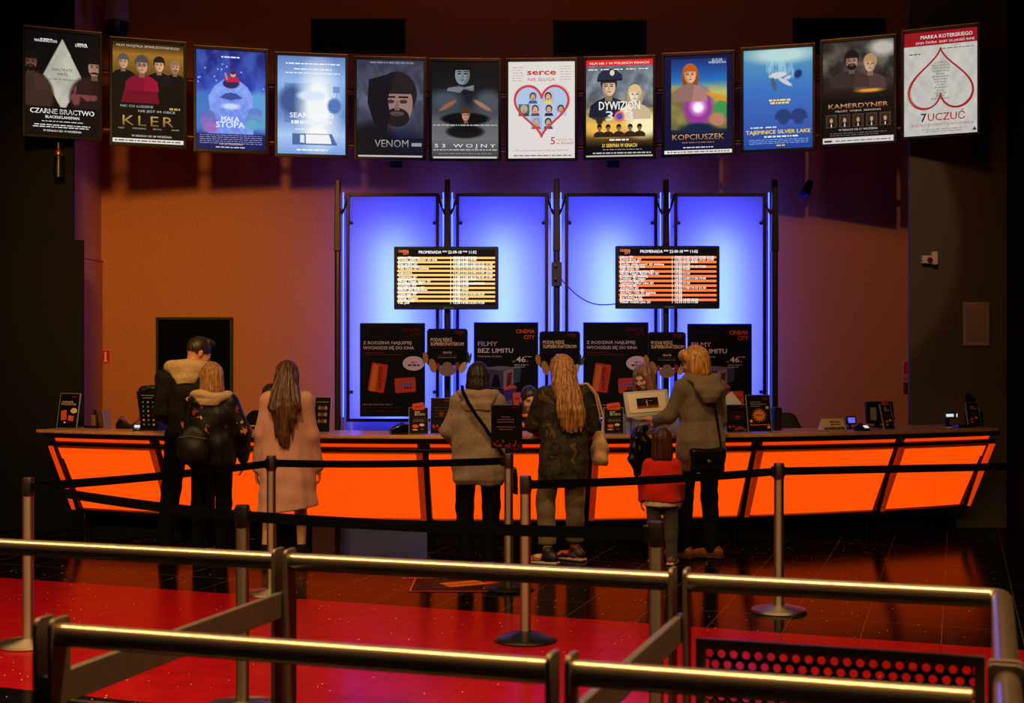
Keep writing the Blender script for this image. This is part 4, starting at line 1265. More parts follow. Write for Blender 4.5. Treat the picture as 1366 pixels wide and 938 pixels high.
# two curved tubes that carry the lightboxes
M['rail_bronze'] = pmat('bronze tube', (150, 104, 66), 0.3, 0.9)
xs = [arc_pos(60)[0] + (arc_pos(1280)[0] - arc_pos(60)[0]) * k / 48 for k in range(49)]
for sz, lab in ((0.18, 'upper curved tube carrying the row of lit posters'), (-0.36, 'lower curved tube carrying the row of lit posters')):
    pts = []
    for x in xs:
        d = ARC_C[1] + math.sqrt((ARC_R + 0.13) ** 2 - (x - ARC_C[0]) ** 2)
        pts.append((x, d, 4.04 + 0.0052 * x * x + sz))
    tag(MB().tube(pts, 0.028, 12).build('support_tube', M['rail_bronze']), lab, 'support tube', 'tubes behind the posters')
# stays that hold the tubes to the wall behind
for px, lab in ((520, 'dark wall stay holding the poster tubes behind the shadowed face poster'), (826, 'dark wall stay holding the poster tubes behind the officer poster')):
    x, d = arc_pos(px)
    y0 = ARC_C[1] + math.sqrt((ARC_R + 0.16) ** 2 - (x - ARC_C[0]) ** 2)
    mb = MB()
    for sz in (0.18, -0.36):
        mb.box((x, (y0 + WALL_Y) / 2, 4.04 + sz), (0.05, WALL_Y - y0, 0.05))
    mb.box((x, WALL_Y - 0.012, 3.95), (0.12, 0.024, 0.75))
    tag(mb.build('wall_stay', M['black_matt']), lab, 'wall stay')

# ================================================================== dark advertising boards hung on the blue panels
OR, RED, CRM = (238, 96, 46), (206, 50, 40), (246, 214, 180)
def b_family(i):
    i.c[:] = (9, 7, 9)
    i.cloud((26, 14, 18), 0.5, 2, 2, 7)
    i.text('CINEMA', 0.94, 0.085, 0.034, (96, 22, 26), 'RIGHT', 0.05, fit=0.185); i.text('CITY', 0.94, 0.135, 0.034, (96, 22, 26), 'RIGHT', 0.05, fit=0.105)
    W = (226, 206, 232)
    i.text('Z RODZINĄ NAJLEPIEJ', 0.045, 0.222, 0.030, W, 'LEFT', 0.05, fit=0.475); i.text('WYCHODZI SIĘ DO KINA', 0.045, 0.277, 0.030, W, 'LEFT', 0.05, fit=0.50)
    i.greek(0.05, 0.36, 0.315, 0.008, (120, 24, 24), 1); i.greek(0.05, 0.66, 0.338, 0.008, (120, 24, 24), 2)
    i.card(0.275, 0.585, 0.16, 0.28, math.radians(-9), (206, 62, 46)); i.card(0.215, 0.59, 0.055, 0.26, math.radians(-9), (226, 118, 56))
    i.text('UNLIMITED', 0.325, 0.715, 0.034, (44, 14, 18), 'LEFT', 0.05, rot=math.radians(87), fit=0.225)
    i.card(0.70, 0.665, 0.205, 0.145, math.radians(4), (206, 66, 52)); i.greek(0.60, 0.80, 0.655, 0.034, (90, 100, 170), 31); i.greek(0.68, 0.80, 0.695, 0.015, (50, 20, 24), 32)
    i.disc(0.83, 0.43, 0.17, 0.078, (232, 206, 226), 0, 32); i.greek(0.79, 0.88, 0.42, 0.014, (170, 50, 80), 33); i.greek(0.74, 0.92, 0.45, 0.02, (90, 40, 110), 34)
    i.greek(0.04, 0.5, 0.875, 0.010, (150, 110, 130), 5); i.greek(0.04, 0.7, 0.91, 0.007, (70, 40, 44), 6); i.greek(0.04, 0.6, 0.945, 0.007, (70, 40, 44), 7)

def b_films(i):
    i.c[:] = (9, 7, 10)
    i.text('CINEMA', 0.95, 0.105, 0.040, OR, 'RIGHT', 0.05, fit=0.185); i.text('CITY', 0.95, 0.165, 0.040, OR, 'RIGHT', 0.05, fit=0.105)
    i.text('FILMY', 0.06, 0.235, 0.045, (206, 170, 236), 'LEFT', 0.05, fit=0.19); i.text('BEZ LIMITU', 0.06, 0.305, 0.045, (236, 226, 244), 'LEFT', 0.05, fit=0.345)
    i.text('Kiedy chcesz, ile chcesz', 0.06, 0.35, 0.020, (190, 180, 196), 'LEFT', 0.03, fit=0.23)
    i.disc(0.735, 0.385, 0.155, 0.118, (40, 24, 52), 0, 32); i.disc(0.735, 0.385, 0.148, 0.112, (10, 7, 12), 0, 32)
    i.text('od', 0.625, 0.40, 0.016, (236, 230, 240)); i.text('46', 0.735, 0.40, 0.055, (246, 240, 250), 'CENTER', 0.06, fit=0.09); i.text('zł', 0.835, 0.40, 0.016, (236, 230, 240)); i.greek(0.8, 0.9, 0.345, 0.008, (220, 210, 220), 1)
    i.greek(0.63, 0.85, 0.43, 0.008, (200, 190, 204), 2); i.greek(0.63, 0.82, 0.45, 0.008, (200, 190, 204), 3)
    # a stack of picture blocks
    def quad(p, c):
        i.crisp(p, c)
    quad([(0.18, 0.66), (0.46, 0.68), (0.46, 0.49), (0.18, 0.48)], (74, 66, 110)); quad([(0.46, 0.68), (0.62, 0.62), (0.62, 0.47), (0.46, 0.49)], (150, 130, 150))
    quad([(0.08, 0.46), (0.40, 0.49), (0.76, 0.46), (0.42, 0.44)], (120, 110, 140)); quad([(0.09, 0.60), (0.17, 0.66), (0.17, 0.48), (0.09, 0.465)], (56, 60, 90)); quad([(0.63, 0.62), (0.72, 0.60), (0.74, 0.465), (0.63, 0.475)], (56, 74, 104))
    quad([(0.26, 0.655), (0.42, 0.665), (0.38, 0.54), (0.32, 0.52)], (16, 14, 22)); quad([(0.50, 0.66), (0.58, 0.63), (0.60, 0.50), (0.52, 0.52)], (110, 30, 50))
    quad([(0.30, 0.80), (0.47, 0.81), (0.47, 0.69), (0.30, 0.68)], (60, 24, 40)); quad([(0.47, 0.81), (0.66, 0.76), (0.66, 0.66), (0.47, 0.69)], (74, 50, 140)); quad([(0.47, 0.69), (0.68, 0.665), (0.62, 0.63), (0.46, 0.66)], (216, 84, 70))
    quad([(0.23, 0.95), (0.43, 0.91), (0.43, 0.82), (0.23, 0.83)], (66, 60, 110)); quad([(0.43, 0.91), (0.60, 0.85), (0.60, 0.78), (0.43, 0.82)], (96, 90, 150)); quad([(0.22, 0.83), (0.30, 0.87), (0.40, 0.80), (0.24, 0.80)], (216, 76, 66))
    i.card(0.745, 0.80, 0.165, 0.175, math.radians(3), (226, 88, 66)); i.text('UNLIMITED', 0.745, 0.79, 0.026, (60, 18, 24), 'CENTER', 0.04, fit=0.135)
    i.greek(0.6, 0.9, 0.90, 0.008, (200, 180, 190), 5); i.greek(0.4, 0.75, 0.955, 0.010, (150, 130, 140), 6)

def b_small(i):
    i.c[:] = (8, 7, 8)
    i.text('CINEMA', 0.93, 0.11, 0.026, (130, 34, 30), 'RIGHT', 0.05, fit=0.09); i.text('CITY', 0.93, 0.17, 0.026, (130, 34, 30), 'RIGHT', 0.05, fit=0.05)
    i.text('PODAJ RĘKĘ', 0.06, 0.335, 0.034, CRM, 'LEFT', 0.05, fit=0.21); i.text('SUPERBOHATEROM', 0.06, 0.455, 0.034, CRM, 'LEFT', 0.05, fit=0.325)
    i.greek(0.06, 0.85, 0.53, 0.007, (110, 30, 26), 1); i.text('GRATIS', 0.5, 0.68, 0.022, (236, 216, 200), 'CENTER', 0.04, fit=0.085); i.greek(0.25, 0.75, 0.73, 0.008, (200, 60, 40), 2); i.greek(0.25, 0.75, 0.79, 0.009, (220, 200, 186), 3)

BD = 14.02
def board(px0, px1, py0, py1, fn, label, group, d=BD, small=False):
    a, b_ = at(px0, py1, d), at(px1, py0, d)
    w, h = b_.x - a.x, b_.z - a.z
    t = empty('advertising_board', label, 'advertising board', ((a.x + b_.x) / 2, d, (a.z + b_.z) / 2), 0, group)
    if small:
        MB().prism(rrect(w, h, 0.03), 0.0, 0.012).build('board', M['black_plastic'], t)
    else:
        MB().box((0, 0.006, 0), (w, 0.012, h)).build('board', M['black_plastic'], t)
    ink = Ink(w * 0.985, h * 0.985, 44)
    if small:
        ink = Ink(w * 0.93, h * 0.96, 30)
    fn(ink)
    ink.build('print', M['print'], t, (0, -0.001, 0))
    MB().tube([(-w * 0.3, 0.02, h / 2 - 0.03), (-w * 0.3, 0.33, h / 2 - 0.03)], 0.006, 8).build('hanger', M['black_matt'], t)
    MB().tube([(w * 0.3, 0.02, h / 2 - 0.03), (w * 0.3, 0.33, h / 2 - 0.03)], 0.006, 8).build('hanger', M['black_matt'], t)
    if small:
        # plain rounded cut-outs around the lower edge
        M.setdefault('cut_yellow', pmat('yellow card', (190, 128, 44), 0.5)); M.setdefault('cut_sand', pmat('sand card', (150, 118, 92), 0.5))
        M.setdefault('cut_red', pmat('red card', (150, 30, 22), 0.5)); M.setdefault('cut_green', pmat('green card', (70, 84, 44), 0.5)); M.setdefault('cut_pale', pmat('pale card', (206, 178, 140), 0.5))
        def blob(cx, cz, rx, rz_, m, rot=0.0, y=0):
            pts = []
            for q in range(22):
                an = 2 * PI * q / 22
                u, v = rx * math.cos(an), rz_ * math.sin(an)
                pts.append((cx + u * math.cos(rot) - v * math.sin(rot), cz + u * math.sin(rot) + v * math.cos(rot)))
            MB().prism(pts, -0.012 - y, -0.002 - y).build('cutout_shape', M[m], t)
        s_ = w / 0.405
        MB().prism(rrect(w * 1.06, 0.12 * s_, 0.03, 5, 0, -h * 0.27), 0.001, 0.014).build('lower_backing', M['black_plastic'], t)
        blob(0.0, -h * 0.62, 0.085 * s_, 0.060 * s_, 'cut_sand', 0, 0.006); blob(0.0, -h * 0.52, 0.05 * s_, 0.045 * s_, 'cut_sand', 0, 0.004)
        blob(-0.145 * s_, -h * 0.50, 0.036 * s_, 0.072 * s_, 'cut_yellow', 0.25, 0.002); blob(-0.215 * s_, -h * 0.28, 0.025 * s_, 0.055 * s_, 'cut_yellow', 0.2)
        blob(-0.09 * s_, -h * 0.51, 0.02 * s_, 0.03 * s_, 'cut_red'); blob(0.10 * s_, -h * 0.51, 0.024 * s_, 0.042 * s_, 'cut_red', 0.1)
        blob(0.155 * s_, -h * 0.55, 0.034 * s_, 0.062 * s_, 'cut_pale', -0.5, 0.003); blob(0.225 * s_, -h * 0.30, 0.014 * s_, 0.055 * s_, 'cut_green', -0.2)
    return t
G1, G2, G3 = 'family card boards', 'film offer boards', 'small boards with cut-out edges'
board(480, 567, 431, 556, b_family, 'black board with two orange cards and white oval, on the leftmost blue panel', G1)
board(632, 718, 430, 562, b_films, 'black board with picture cubes and price roundel, behind the dark-haired woman and cashier', G2)
board(778, 865, 430, 557, b_family, 'black board with two orange cards, between the camouflage jacket and the long-haired cashier', G1)
board(917, 1003, 432, 560, b_films, 'black board with picture cubes and price roundel, behind the blonde bobbed woman', G2)
board(569.5, 624, 438.5, 488, b_small, 'small black board with coloured cut-out edge, above the dark bobbed head, fully visible', G3, BD - 0.04, True)
board(719.5, 774, 442, 491, b_small, 'small black board with cut-out edge, half hidden by the long blonde hair', G3, BD - 0.04, True)
board(864, 915, 443, 491, b_small, 'small black board with cut-out edge, between long-haired cashier and bobbed blonde woman', G3, BD - 0.04, True)

# ================================================================== the glowing ticket counter on an arc
def circle3(a, b, c):
    ax, ay = a; bx, by = b; cx, cy = c
    D = 2 * (ax * (by - cy) + bx * (cy - ay) + cx * (ay - by))
    ux = ((ax ** 2 + ay ** 2) * (by - cy) + (bx ** 2 + by ** 2) * (cy - ay) + (cx ** 2 + cy ** 2) * (ay - by)) / D
    uy = ((ax ** 2 + ay ** 2) * (cx - bx) + (bx ** 2 + by ** 2) * (ax - cx) + (cx ** 2 + cy ** 2) * (bx - ax)) / D
    return ux, uy, math.hypot(ax - ux, ay - uy)
KX, KY, KR = circle3((-4.20, 12.55), (0.1, 11.6), (4.37, 12.8))
ZT = 0.972
def ck(phi, r, z=0.0):
    return Vector((KX + r * math.sin(phi), KY - r * math.cos(phi), z))
def phi_at(px, r):
    lo, hi = -1.2, 1.2
    for _ in range(60):
        m_ = (lo + hi) / 2
        p = ck(m_, r)
        if (p.x / p.y) * F + CX < px:
            lo = m_
        else:
            hi = m_
    return (lo + hi) / 2
def arc_slab(mb, p0, p1, r0, r1, z0, z1, n=16):
    """r0 front, r1 behind"""
    P = [p0 + (p1 - p0) * k / n for k in range(n + 1)]
    vs = []
    for p in P:
        vs += [ck(p, r0, z0), ck(p, r1, z0), ck(p, r1, z1), ck(p, r0, z1)]
    fs = [(0, 1, 2, 3), tuple(4 * n + i for i in (3, 2, 1, 0))]
    for k in range(n):
        a, b = 4 * k, 4 * k + 4
        for i in range(4):
            j = (i + 1) % 4
            fs.append((a + i, b + i, b + j, a + j))
    return mb.add(vs, fs)
def arc_ramp(mb, p0, p1, r0, z0, r1, z1, t, n=10, ins=0.0):
    """slanted sheet from (r0, z0) below to (r1, z1) above, thickness t (outward)"""
    P = [p0 + (p1 - p0) * k / n for k in range(n + 1)]
    vs = []
    for p in P:
        vs += [ck(p, r0 + t, z0), ck(p, r0, z0), ck(p, r1, z1), ck(p, r1 + t, z1)]
    fs = [(0, 1, 2, 3), tuple(4 * n + i for i in (3, 2, 1, 0))]
    for k in range(n):
        a, b = 4 * k, 4 * k + 4
        for i in range(4):
            j = (i + 1) % 4
            fs.append((a + i, b + i, b + j, a + j))
    return mb.add(vs, fs)
PHA, PHB = phi_at(48, KR), phi_at(1331, KR)
tag(arc_slab(MB(), PHA, PHB, KR, KR - 0.72, ZT - 0.028, ZT, 48).build('counter_worktop', M['wood'], None, 0.004),
    'long curved wooden worktop along the glowing orange counter', 'worktop')
# orange perforated glow panel
def glow_mat(name, strength, col=(1.0, 0.072, 0.001)):
    m, nt, b = new_mat(name)
    N, L = nt.nodes, nt.links
    b.inputs['Base Color'].default_value = (0.5, 0.08, 0.02, 1); b.inputs['Roughness'].default_value = 0.45
    tc = N.new('ShaderNodeTexCoord'); vo = N.new('ShaderNodeTexVoronoi'); vo.inputs['Scale'].default_value = 95
    L.new(tc.outputs['Object'], vo.inputs['Vector'])
    mr = N.new('ShaderNodeMapRange'); mr.inputs['From Max'].default_value = 0.6
    mr.inputs['To Min'].default_value = strength * 1.12; mr.inputs['To Max'].default_value = strength * 0.82
    L.new(vo.outputs['Distance'], mr.inputs['Value']); L.new(mr.outputs[0], b.inputs['Emission Strength'])
    b.inputs['Emission Color'].default_value = (*col, 1)
    return m
M['glow'] = glow_mat('lit orange perforated panel', 1.25)
M['glow_strip'] = glow_mat('lit orange upper strip', 0.95, (1.0, 0.055, 0.001))
M['glow_side'] = glow_mat('dim lit red orange cover', 0.22, (1.0, 0.05, 0.003))
M['mullion'] = pmat('dark brown mullion', (34, 20, 14), 0.3, 0.3, var=0.15)
M['tube_dark'] = pmat('dark steel tube', (62, 52, 46), 0.25, 0.9)
R1, Z1_, R0, Z0_ = KR - 0.16, 0.818, KR - 0.47, 0.232
mpx = [78, 214, 392, 567, 788, 1004, 1192, 1314]
mph = [phi_at(p, KR - 0.2) for p in mpx]
UL = ['end bay of the orange counter nearest the black pillar, with a slanted end cap',
      'orange counter bay behind the couple in black',
      'orange counter bay behind the pale coat, open underneath with blue light showing',
      'orange counter bay behind the dark-haired woman with grey jacket',
      'orange counter bay between the tote bag and the bobbed blonde woman',
      'orange counter bay behind the queue post with flat steel foot',
      'end bay of the orange counter below the small till, at the grey pillar']
for i in range(7):
    p0, p1 = mph[i], mph[i + 1]
    hw = 0.036 / KR
    root = ck((p0 + p1) / 2, KR - 0.3)
    t = empty('counter_unit', UL[i], 'counter', tuple(root), 0, 'glowing orange counter bays')
    off = -root
    def put(mb, name, mat, bev=0.0, parent=None):
        mb.v = [tuple(Vector(v) + off) for v in mb.v]
        return mb.build(name, mat, parent or t, bev)
    put(arc_ramp(MB(), p0 + hw, p1 - hw, R0, Z0_, R1, Z1_, 0.01), 'glowing_panel', M['glow'])
    put(arc_ramp(MB(), p0 + hw * 1.5, p1 - hw * 1.5, KR - 0.125, 0.868, KR - 0.105, 0.90, 0.01), 'upper_glow_strip', M['glow_strip'])
    put(arc_slab(MB(), p0 - hw * 0.4, p1 + hw * 0.4, KR - 0.045, KR - 0.20, 0.90, ZT - 0.029, 8), 'top_band', M['brown_band'], 0.003)
    put(arc_slab(MB(), p0, p1, KR - 0.13, KR - 0.22, 0.818, 0.87, 8), 'back_band', M['mullion'])
    put(MB().tube([ck(p0 + (p1 - p0) * k / 10, KR - 0.095, 0.846) for k in range(11)], 0.0185, 10), 'rail_tube', M['tube_dark'])
    put(arc_slab(MB(), p0, p1, R0 + 0.03, R0 - 0.10, Z0_ - 0.03, Z0_ - 0.002, 8), 'bottom_rail', M['tube_dark'], 0.003)
    # toothed edges of the perforated sheet
    cb, cb2 = MB(), MB()
    nt_ = int((p1 - p0) * KR / 0.0145)
    for k in range(nt_):
        pa = p0 + hw + (p1 - p0 - 2 * hw) * k / nt_; pb = pa + (p1 - p0) / nt_ * 0.45
        arc_ramp(cb, pa, pb, R1 - 0.008, Z1_ - 0.014, R1, Z1_, 0.016, 1)
        arc_ramp(cb2, pa, pb, R0, Z0_, R0 + 0.006, Z0_ + 0.012, 0.016, 1)
    put(cb, 'toothed_edge', M['mullion']); put(cb2, 'toothed_edge', M['mullion'])
    # body behind, kick plate
    put(arc_slab(MB(), p0, p1, KR - 0.60, KR - 0.68, 0.20, ZT - 0.03, 8), 'rear_panel', M['black_matt'])
    if i != 2:
        put(arc_slab(MB(), p0, p1, KR - 0.62, KR - 0.66, 0.0, 0.21, 8), 'kick_plate', M['black_matt'])
    put(arc_slab(MB(), p0, p1, R0 - 0.06, KR - 0.66, 0.18, 0.205, 8), 'floor_panel', M['black_matt'])
    # mullions: fins that stand in front of the glow, with a dim lit cover
    def fin(pc, cover_side, nm='mullion'):
        mb = MB(); n_ = 1
        w_ = 0.034 / KR
        a, b_ = pc - w_, pc + w_
        vs = [ck(a, R0 + 0.055, Z0_ - 0.03), ck(b_, R0 + 0.055, Z0_ - 0.03), ck(b_, R0 - 0.03, Z0_ - 0.03), ck(a, R0 - 0.03, Z0_ - 0.03),
              ck(a, R1 + 0.03, 0.90), ck(b_, R1 + 0.03, 0.90), ck(b_, R1 - 0.08, 0.90), ck(a, R1 - 0.08, 0.90)]
        mb.hexa(vs)
        mo = put(mb, nm, M['mullion'], 0.004)
        # cover on the outer half of the front
        c0, c1 = (pc - w_ * 1.9, pc - w_ * 0.35) if cover_side < 0 else (pc + w_ * 0.35, pc + w_ * 1.9)
        cv = MB().hexa([ck(c0, R0 + 0.066, Z0_ - 0.005), ck(c1, R0 + 0.066, Z0_ - 0.005), ck(c1, R0 + 0.056, Z0_ - 0.005), ck(c0, R0 + 0.03, Z0_ - 0.005),
                        ck(c0, R1 + 0.046, 0.82), ck(c1, R1 + 0.046, 0.82), ck(c1, R1 + 0.034, 0.82), ck(c0, R1 + 0.01, 0.82)])
        put(cv, 'lit_cover', M['glow_side'] if i not in (0, 6) or nm != 'end_mullion' else M['glow_end'], 0.003, mo)
    M.setdefault('glow_end', glow_mat('lit red orange end cover', 0.7, (1.0, 0.06, 0.003)))
    if i == 0:
        fin(p0 + hw * 0.6, -1, 'end_mullion')
    else:
        fin(p0, -1 if i < 4 else 1)
    if i == 6:
        fin(p1 - hw * 0.6, 1, 'end_mullion')
    # feet
    for pc in ([p0, p1] if i in (0, 6) else [p0]):
        put(MB().tube([ck(pc, KR - 0.58, 0.0), ck(pc, KR - 0.58, 0.20)], 0.03, 10), 'foot', M['black_plastic'])
    if i in (0, 6):
        pe = p0 if i == 0 else p1
        sgn = -1 if i == 0 else 1
        e0, e1 = pe + sgn * 0.001, pe + sgn * 0.03 / KR
        eb = MB().hexa([ck(e0, R0 + 0.05, 0.20), ck(e1, R0 + 0.05, 0.20), ck(e1, KR - 0.66, 0.20), ck(e0, KR - 0.66, 0.20),
                        ck(e0, R1 + 0.02, 0.94), ck(e1, R1 + 0.02, 0.94), ck(e1, KR - 0.68, 0.94), ck(e0, KR - 0.68, 0.94)])
        put(eb, 'end_panel', M['black_matt'], 0.003)

# ================================================================== queue posts with belts
def ground(px, py):
    d = H * F / (py - CY)
    return Vector(((px - CX) / F * d, d, 0))
POST_Z = 0.95
M['base_dark'] = pmat('dark bronze foot', (64, 58, 52), 0.3, 0.85, var=0.1)
def queue_post(p, label, steel='steel', base='dome', bmat='base_dark'):
    t = empty('queue_post', label, 'queue post', tuple(p), 0, 'belt posts')
    if base == 'dome':
        MB().lathe([(0, 0), (0.178, 0), (0.182, 0.008), (0.172, 0.018), (0.12, 0.036), (0.06, 0.052), (0.036, 0.06), (0, 0.06)], n=40).build('base', M[bmat], t)
    else:
        MB().lathe([(0, 0), (0.172, 0), (0.176, 0.006), (0.172, 0.020), (0.10, 0.030), (0.045, 0.040), (0, 0.042)], n=40).build('base', M[bmat], t)
    MB().lathe([(0, 0.03), (0.031, 0.03), (0.031, POST_Z - 0.105), (0, POST_Z - 0.105)], n=28).build('pole', M[steel], t)
    MB().lathe([(0, POST_Z - 0.105), (0.0325, POST_Z - 0.105), (0.0335, POST_Z - 0.10), (0.0335, POST_Z - 0.012), (0.030, POST_Z - 0.002), (0, POST_Z)], n=28).build('belt_head', M['head_' + steel], t)
    return t
M['head_steel'] = pmat('dark steel belt head', (110, 100, 88), 0.42, 1.0)
M['head_post_steel'] = pmat('dark bronze belt head', (84, 74, 64), 0.42, 1.0)
pA, pB, pC, pD, pE = ground(701, 855), ground(1039, 816), ground(678.5, 786), ground(362, 793), ground(37.5, 861)
def by_top(px, ytop):
    d = (H - POST_Z) * F / (ytop - CY)
    return Vector(((px - CX) / F * d, d, 0))
pF, pG = by_top(323.5, 673), by_top(875.5, 695)
pH = Vector((3.75, 9.55, 0))
qA = queue_post(pA, 'steel queue post with dark domed foot standing on the red band', 'steel')
qB = queue_post(pB, 'steel queue post with flat shiny foot on dark tiles before the counter', 'steel', 'flat', 'steel')
qC = queue_post(pC, 'queue post topped by the black notice, behind the dark-footed post', 'steel', 'dome')
qD = queue_post(pD, 'queue post standing before the woman in the pale coat', 'steel', 'flat', 'steel')
qE = queue_post(pE, 'queue post at the picture edge holding two belts, below the black pillar', 'steel', 'flat', 'steel')
qF = queue_post(pF, 'dark queue post between the metal barrier rows, left of the pale coat', 'post_steel', 'flat', 'post_steel')
qG = queue_post(pG, 'dark queue post in front of the child in red', 'post_steel', 'dome')
qH = queue_post(pH, 'queue post by the dark wall, taking the end of the long belt', 'post_steel', 'dome')
def belt(t, a, b, sag=0.012, z=0.895):
    """webbing from post a to post b, a part of the post it is drawn out of"""
    d = (b - a).normalized()
    s, e = a + d * 0.034, b - d * 0.034
    n = Vector((-d.y, d.x, 0)) * 0.0012
    mb = MB(); N_ = 14
    vs, fs = [], []
    hh = 0.025
    for k in range(N_ + 1):
        q = k / N_
        p = s.lerp(e, q) - a
        zz = z - sag * 4 * q * (1 - q)
        for o_, dz in ((n, -hh), (-n, -hh), (-n, hh), (n, hh)):
            vs.append((p.x + o_.x, p.y + o_.y, zz + dz))
    for k in range(N_):
        for i in range(4):
            j = (i + 1) % 4
            fs.append((4 * k + i, 4 * k + 4 + i, 4 * k + 4 + j, 4 * k + j))
    mb.add(vs, fs)
    bo = mb.build('belt', M['webbing'], t)
    clip = MB().box(tuple(e - a - d * 0.002 + Vector((0, 0, z))), (0.04, 0.018, 0.07), math.atan2(d.y, d.x))
    clip.build('belt_clip', M['black_plastic'], bo, 0.003)
    MB().box(tuple(s - a - d * 0.002 + Vector((0, 0, z))), (0.02, 0.014, 0.062), math.atan2(d.y, d.x)).build('belt_slot', M['black_plastic'], t, 0.003)
belt(qE, pE, pD); belt(qE, pE, pF); belt(qD, pD, pC); belt(qA, pA, pB); belt(qF, pF, pG); belt(qB, pB, pH, 0.0)
# notice on top of one post
def notice(i):
    i.c[:] = (13, 9, 10)
    i.text('CINEMA CITY', 0.78, 0.06, 0.012, (110, 30, 26), bold=0.04, fit=0.05)
    T = (128, 100, 100)
    for k, (s_, f_) in enumerate(((0, 0.07), (0, 0.13), (0, 0.135))):
        i.greek(0.47 - f_ * 2.2, 0.47 + f_ * 2.2, 0.27 + k * 0.06, 0.022, T, k)
    for k, (s_, f_) in enumerate(((0, 0.14), (0, 0.10))):
        i.greek(0.47 - f_ * 2.2, 0.47 + f_ * 2.2, 0.51 + k * 0.06, 0.022, T, k + 5)
    R = random.Random(4)
    for k in range(26):
        x, y = R.uniform(0.06, 0.94), 0.99 - abs(R.gauss(0, 0.07))
        i.disc(x, min(0.97, y), 0.03, 0.02, (R.randint(120, 190), R.randint(36, 70), 24), n=10)
ps = at(676, 570, pC.y)
t = empty('post_notice', 'black notice board clipped on top of a queue post', 'notice', (ps.x, pC.y - 0.0, 0.951))
MB().box((0, 0, 0.185), (0.218, 0.012, 0.302)).build('board', M['black_plastic'], t, 0.003)
i_ = Ink(0.206, 0.288, 30); notice(i_); i_.build('print', M['print'], t, (0, -0.0075, 0.185))
MB().box((pC.x - ps.x, 0, 0.02), (0.05, 0.03, 0.04)).build('clip', M['black_plastic'], t, 0.004)

# ================================================================== metal barriers in the foreground
TH = math.radians(18.5)
U = Vector((math.cos(TH), -math.sin(TH), 0)); Nn = Vector((math.sin(TH), math.cos(TH), 0))
RZ, RR = 0.970, 0.0287
A1 = Vector((-1.125, 3.475, 0)); A2 = A1 + U * 1.300
B1 = A1 + Nn * 1.262 - U * 0.028; B2 = B1 + U * 1.322
KC = B1 + U * 2.235
FRM = Matrix((( U.x, Nn.x, 0), (U.y, Nn.y, 0), (0, 0, 1)))
def plate(t, c, along, z1=1.012):
    """flat upright plate, thin along the rail, with a rounded top corner towards the queue"""
    wdt = 0.076
    poly = [(-wdt / 2, 0.0), (wdt / 2, 0.0), (wdt / 2, z1 - 0.012)]
    for k in range(5):
        a = PI / 2 * k / 4
        poly.append((wdt / 2 - 0.012 + 0.012 * math.cos(a), z1 - 0.012 + 0.012 * math.sin(a)))
    for k in range(5):
        a = PI / 2 + PI / 2 * k / 4
        poly.append((-wdt / 2 + 0.02 + 0.02 * math.cos(a), z1 - 0.02 + 0.02 * math.sin(a)))
    mb = MB().prism(poly, -0.006, 0.006)
    cross = Vector((-along.y, along.x, 0))
    mb.v = [tuple(cross * v[0] + along * v[1] + Vector((0, 0, v[2])) + c) for v in mb.v]
    return mb.build('upright_plate', M['plate_metal'], t, 0.002)
def foot_plate(t, c, along):
    cross = Vector((-along.y, along.x, 0))
    mb = MB().box((0, 0, 0.006), (0.10, 0.16, 0.012), math.atan2(along.y, along.x))
    mb.v = [tuple(Vector(v) + c) for v in mb.v]
    mb.build('foot_plate', M['plate_metal'], t, 0.003)
def perforated(t, a, b, z0, z1):
    """framed sheet with round holes from a to b"""
    d = (b - a); Lh = d.length; d = d.normalized(); n = Vector((-d.y, d.x, 0))
    fw = 0.028
    fm = MB()
    def fb(x0, x1, za, zb):
        vs = []
        for zz in (za, zb):
            for (xx, s_) in ((x0, -1), (x1, -1), (x1, 1), (x0, 1)):
                vs.append(a + d * xx + n * (0.011 * s_) + Vector((0, 0, zz)))
        fm.hexa(vs)
    fb(0, Lh, z1 - fw, z1); fb(0, Lh, z0, z0 + fw); fb(0, fw, z0 + fw, z1 - fw); fb(Lh - fw, Lh, z0 + fw, z1 - fw)
    fm.build('panel_frame', M['plate_metal'], t, 0.002)
    pit = 0.0365; r = 0.0122
    sh = MB()
    rows = int((z1 - z0 - 2 * fw) / (pit * 0.866)) + 1
    cols = int((Lh - 2 * fw) / pit) + 1
    for j in range(rows):
        for i in range(cols):
            x = fw + pit * (i + 0.5 * (j % 2)) + pit * 0.3; z = z1 - fw - 0.014 - j * pit * 0.866
            if x > Lh - fw * 0.6 or z < z0 + fw * 0.5:
                continue
            vs, fs = [], []
            for k in range(12):
                an = 2 * PI * k / 12 + PI / 6
                # hexagon outline sampled at 12 points
                hr = pit / 2 / math.cos(((an + PI / 6) % (PI / 3)) - PI / 6)
                for rr in (r, hr):
                    xx = min(max(x + rr * math.cos(an), fw * 0.6), Lh - fw * 0.6); zz = min(max(z + rr * math.sin(an), z0 + fw * 0.6), z1 - fw * 0.6)
                    vs.append(a + d * xx + Vector((0, 0, zz)))
            for k in range(12):
                l = (k + 1) % 12
                fs.append((2 * k, 2 * k + 1, 2 * l + 1, 2 * l))
            sh.add(vs, fs)
    o = sh.build('perforated_sheet', M['dark_metal'], t, fix=False)
    md = o.modifiers.new('thickness', 'SOLIDIFY'); md.thickness = 0.002; md.offset = 0

def rail(t, pts):
    return MB().tube(pts, RR, 20).build('rail', M['rail_steel'], t)
zr = Vector((0, 0, RZ))
g = 0.0155       # half the slot between a pair of plates
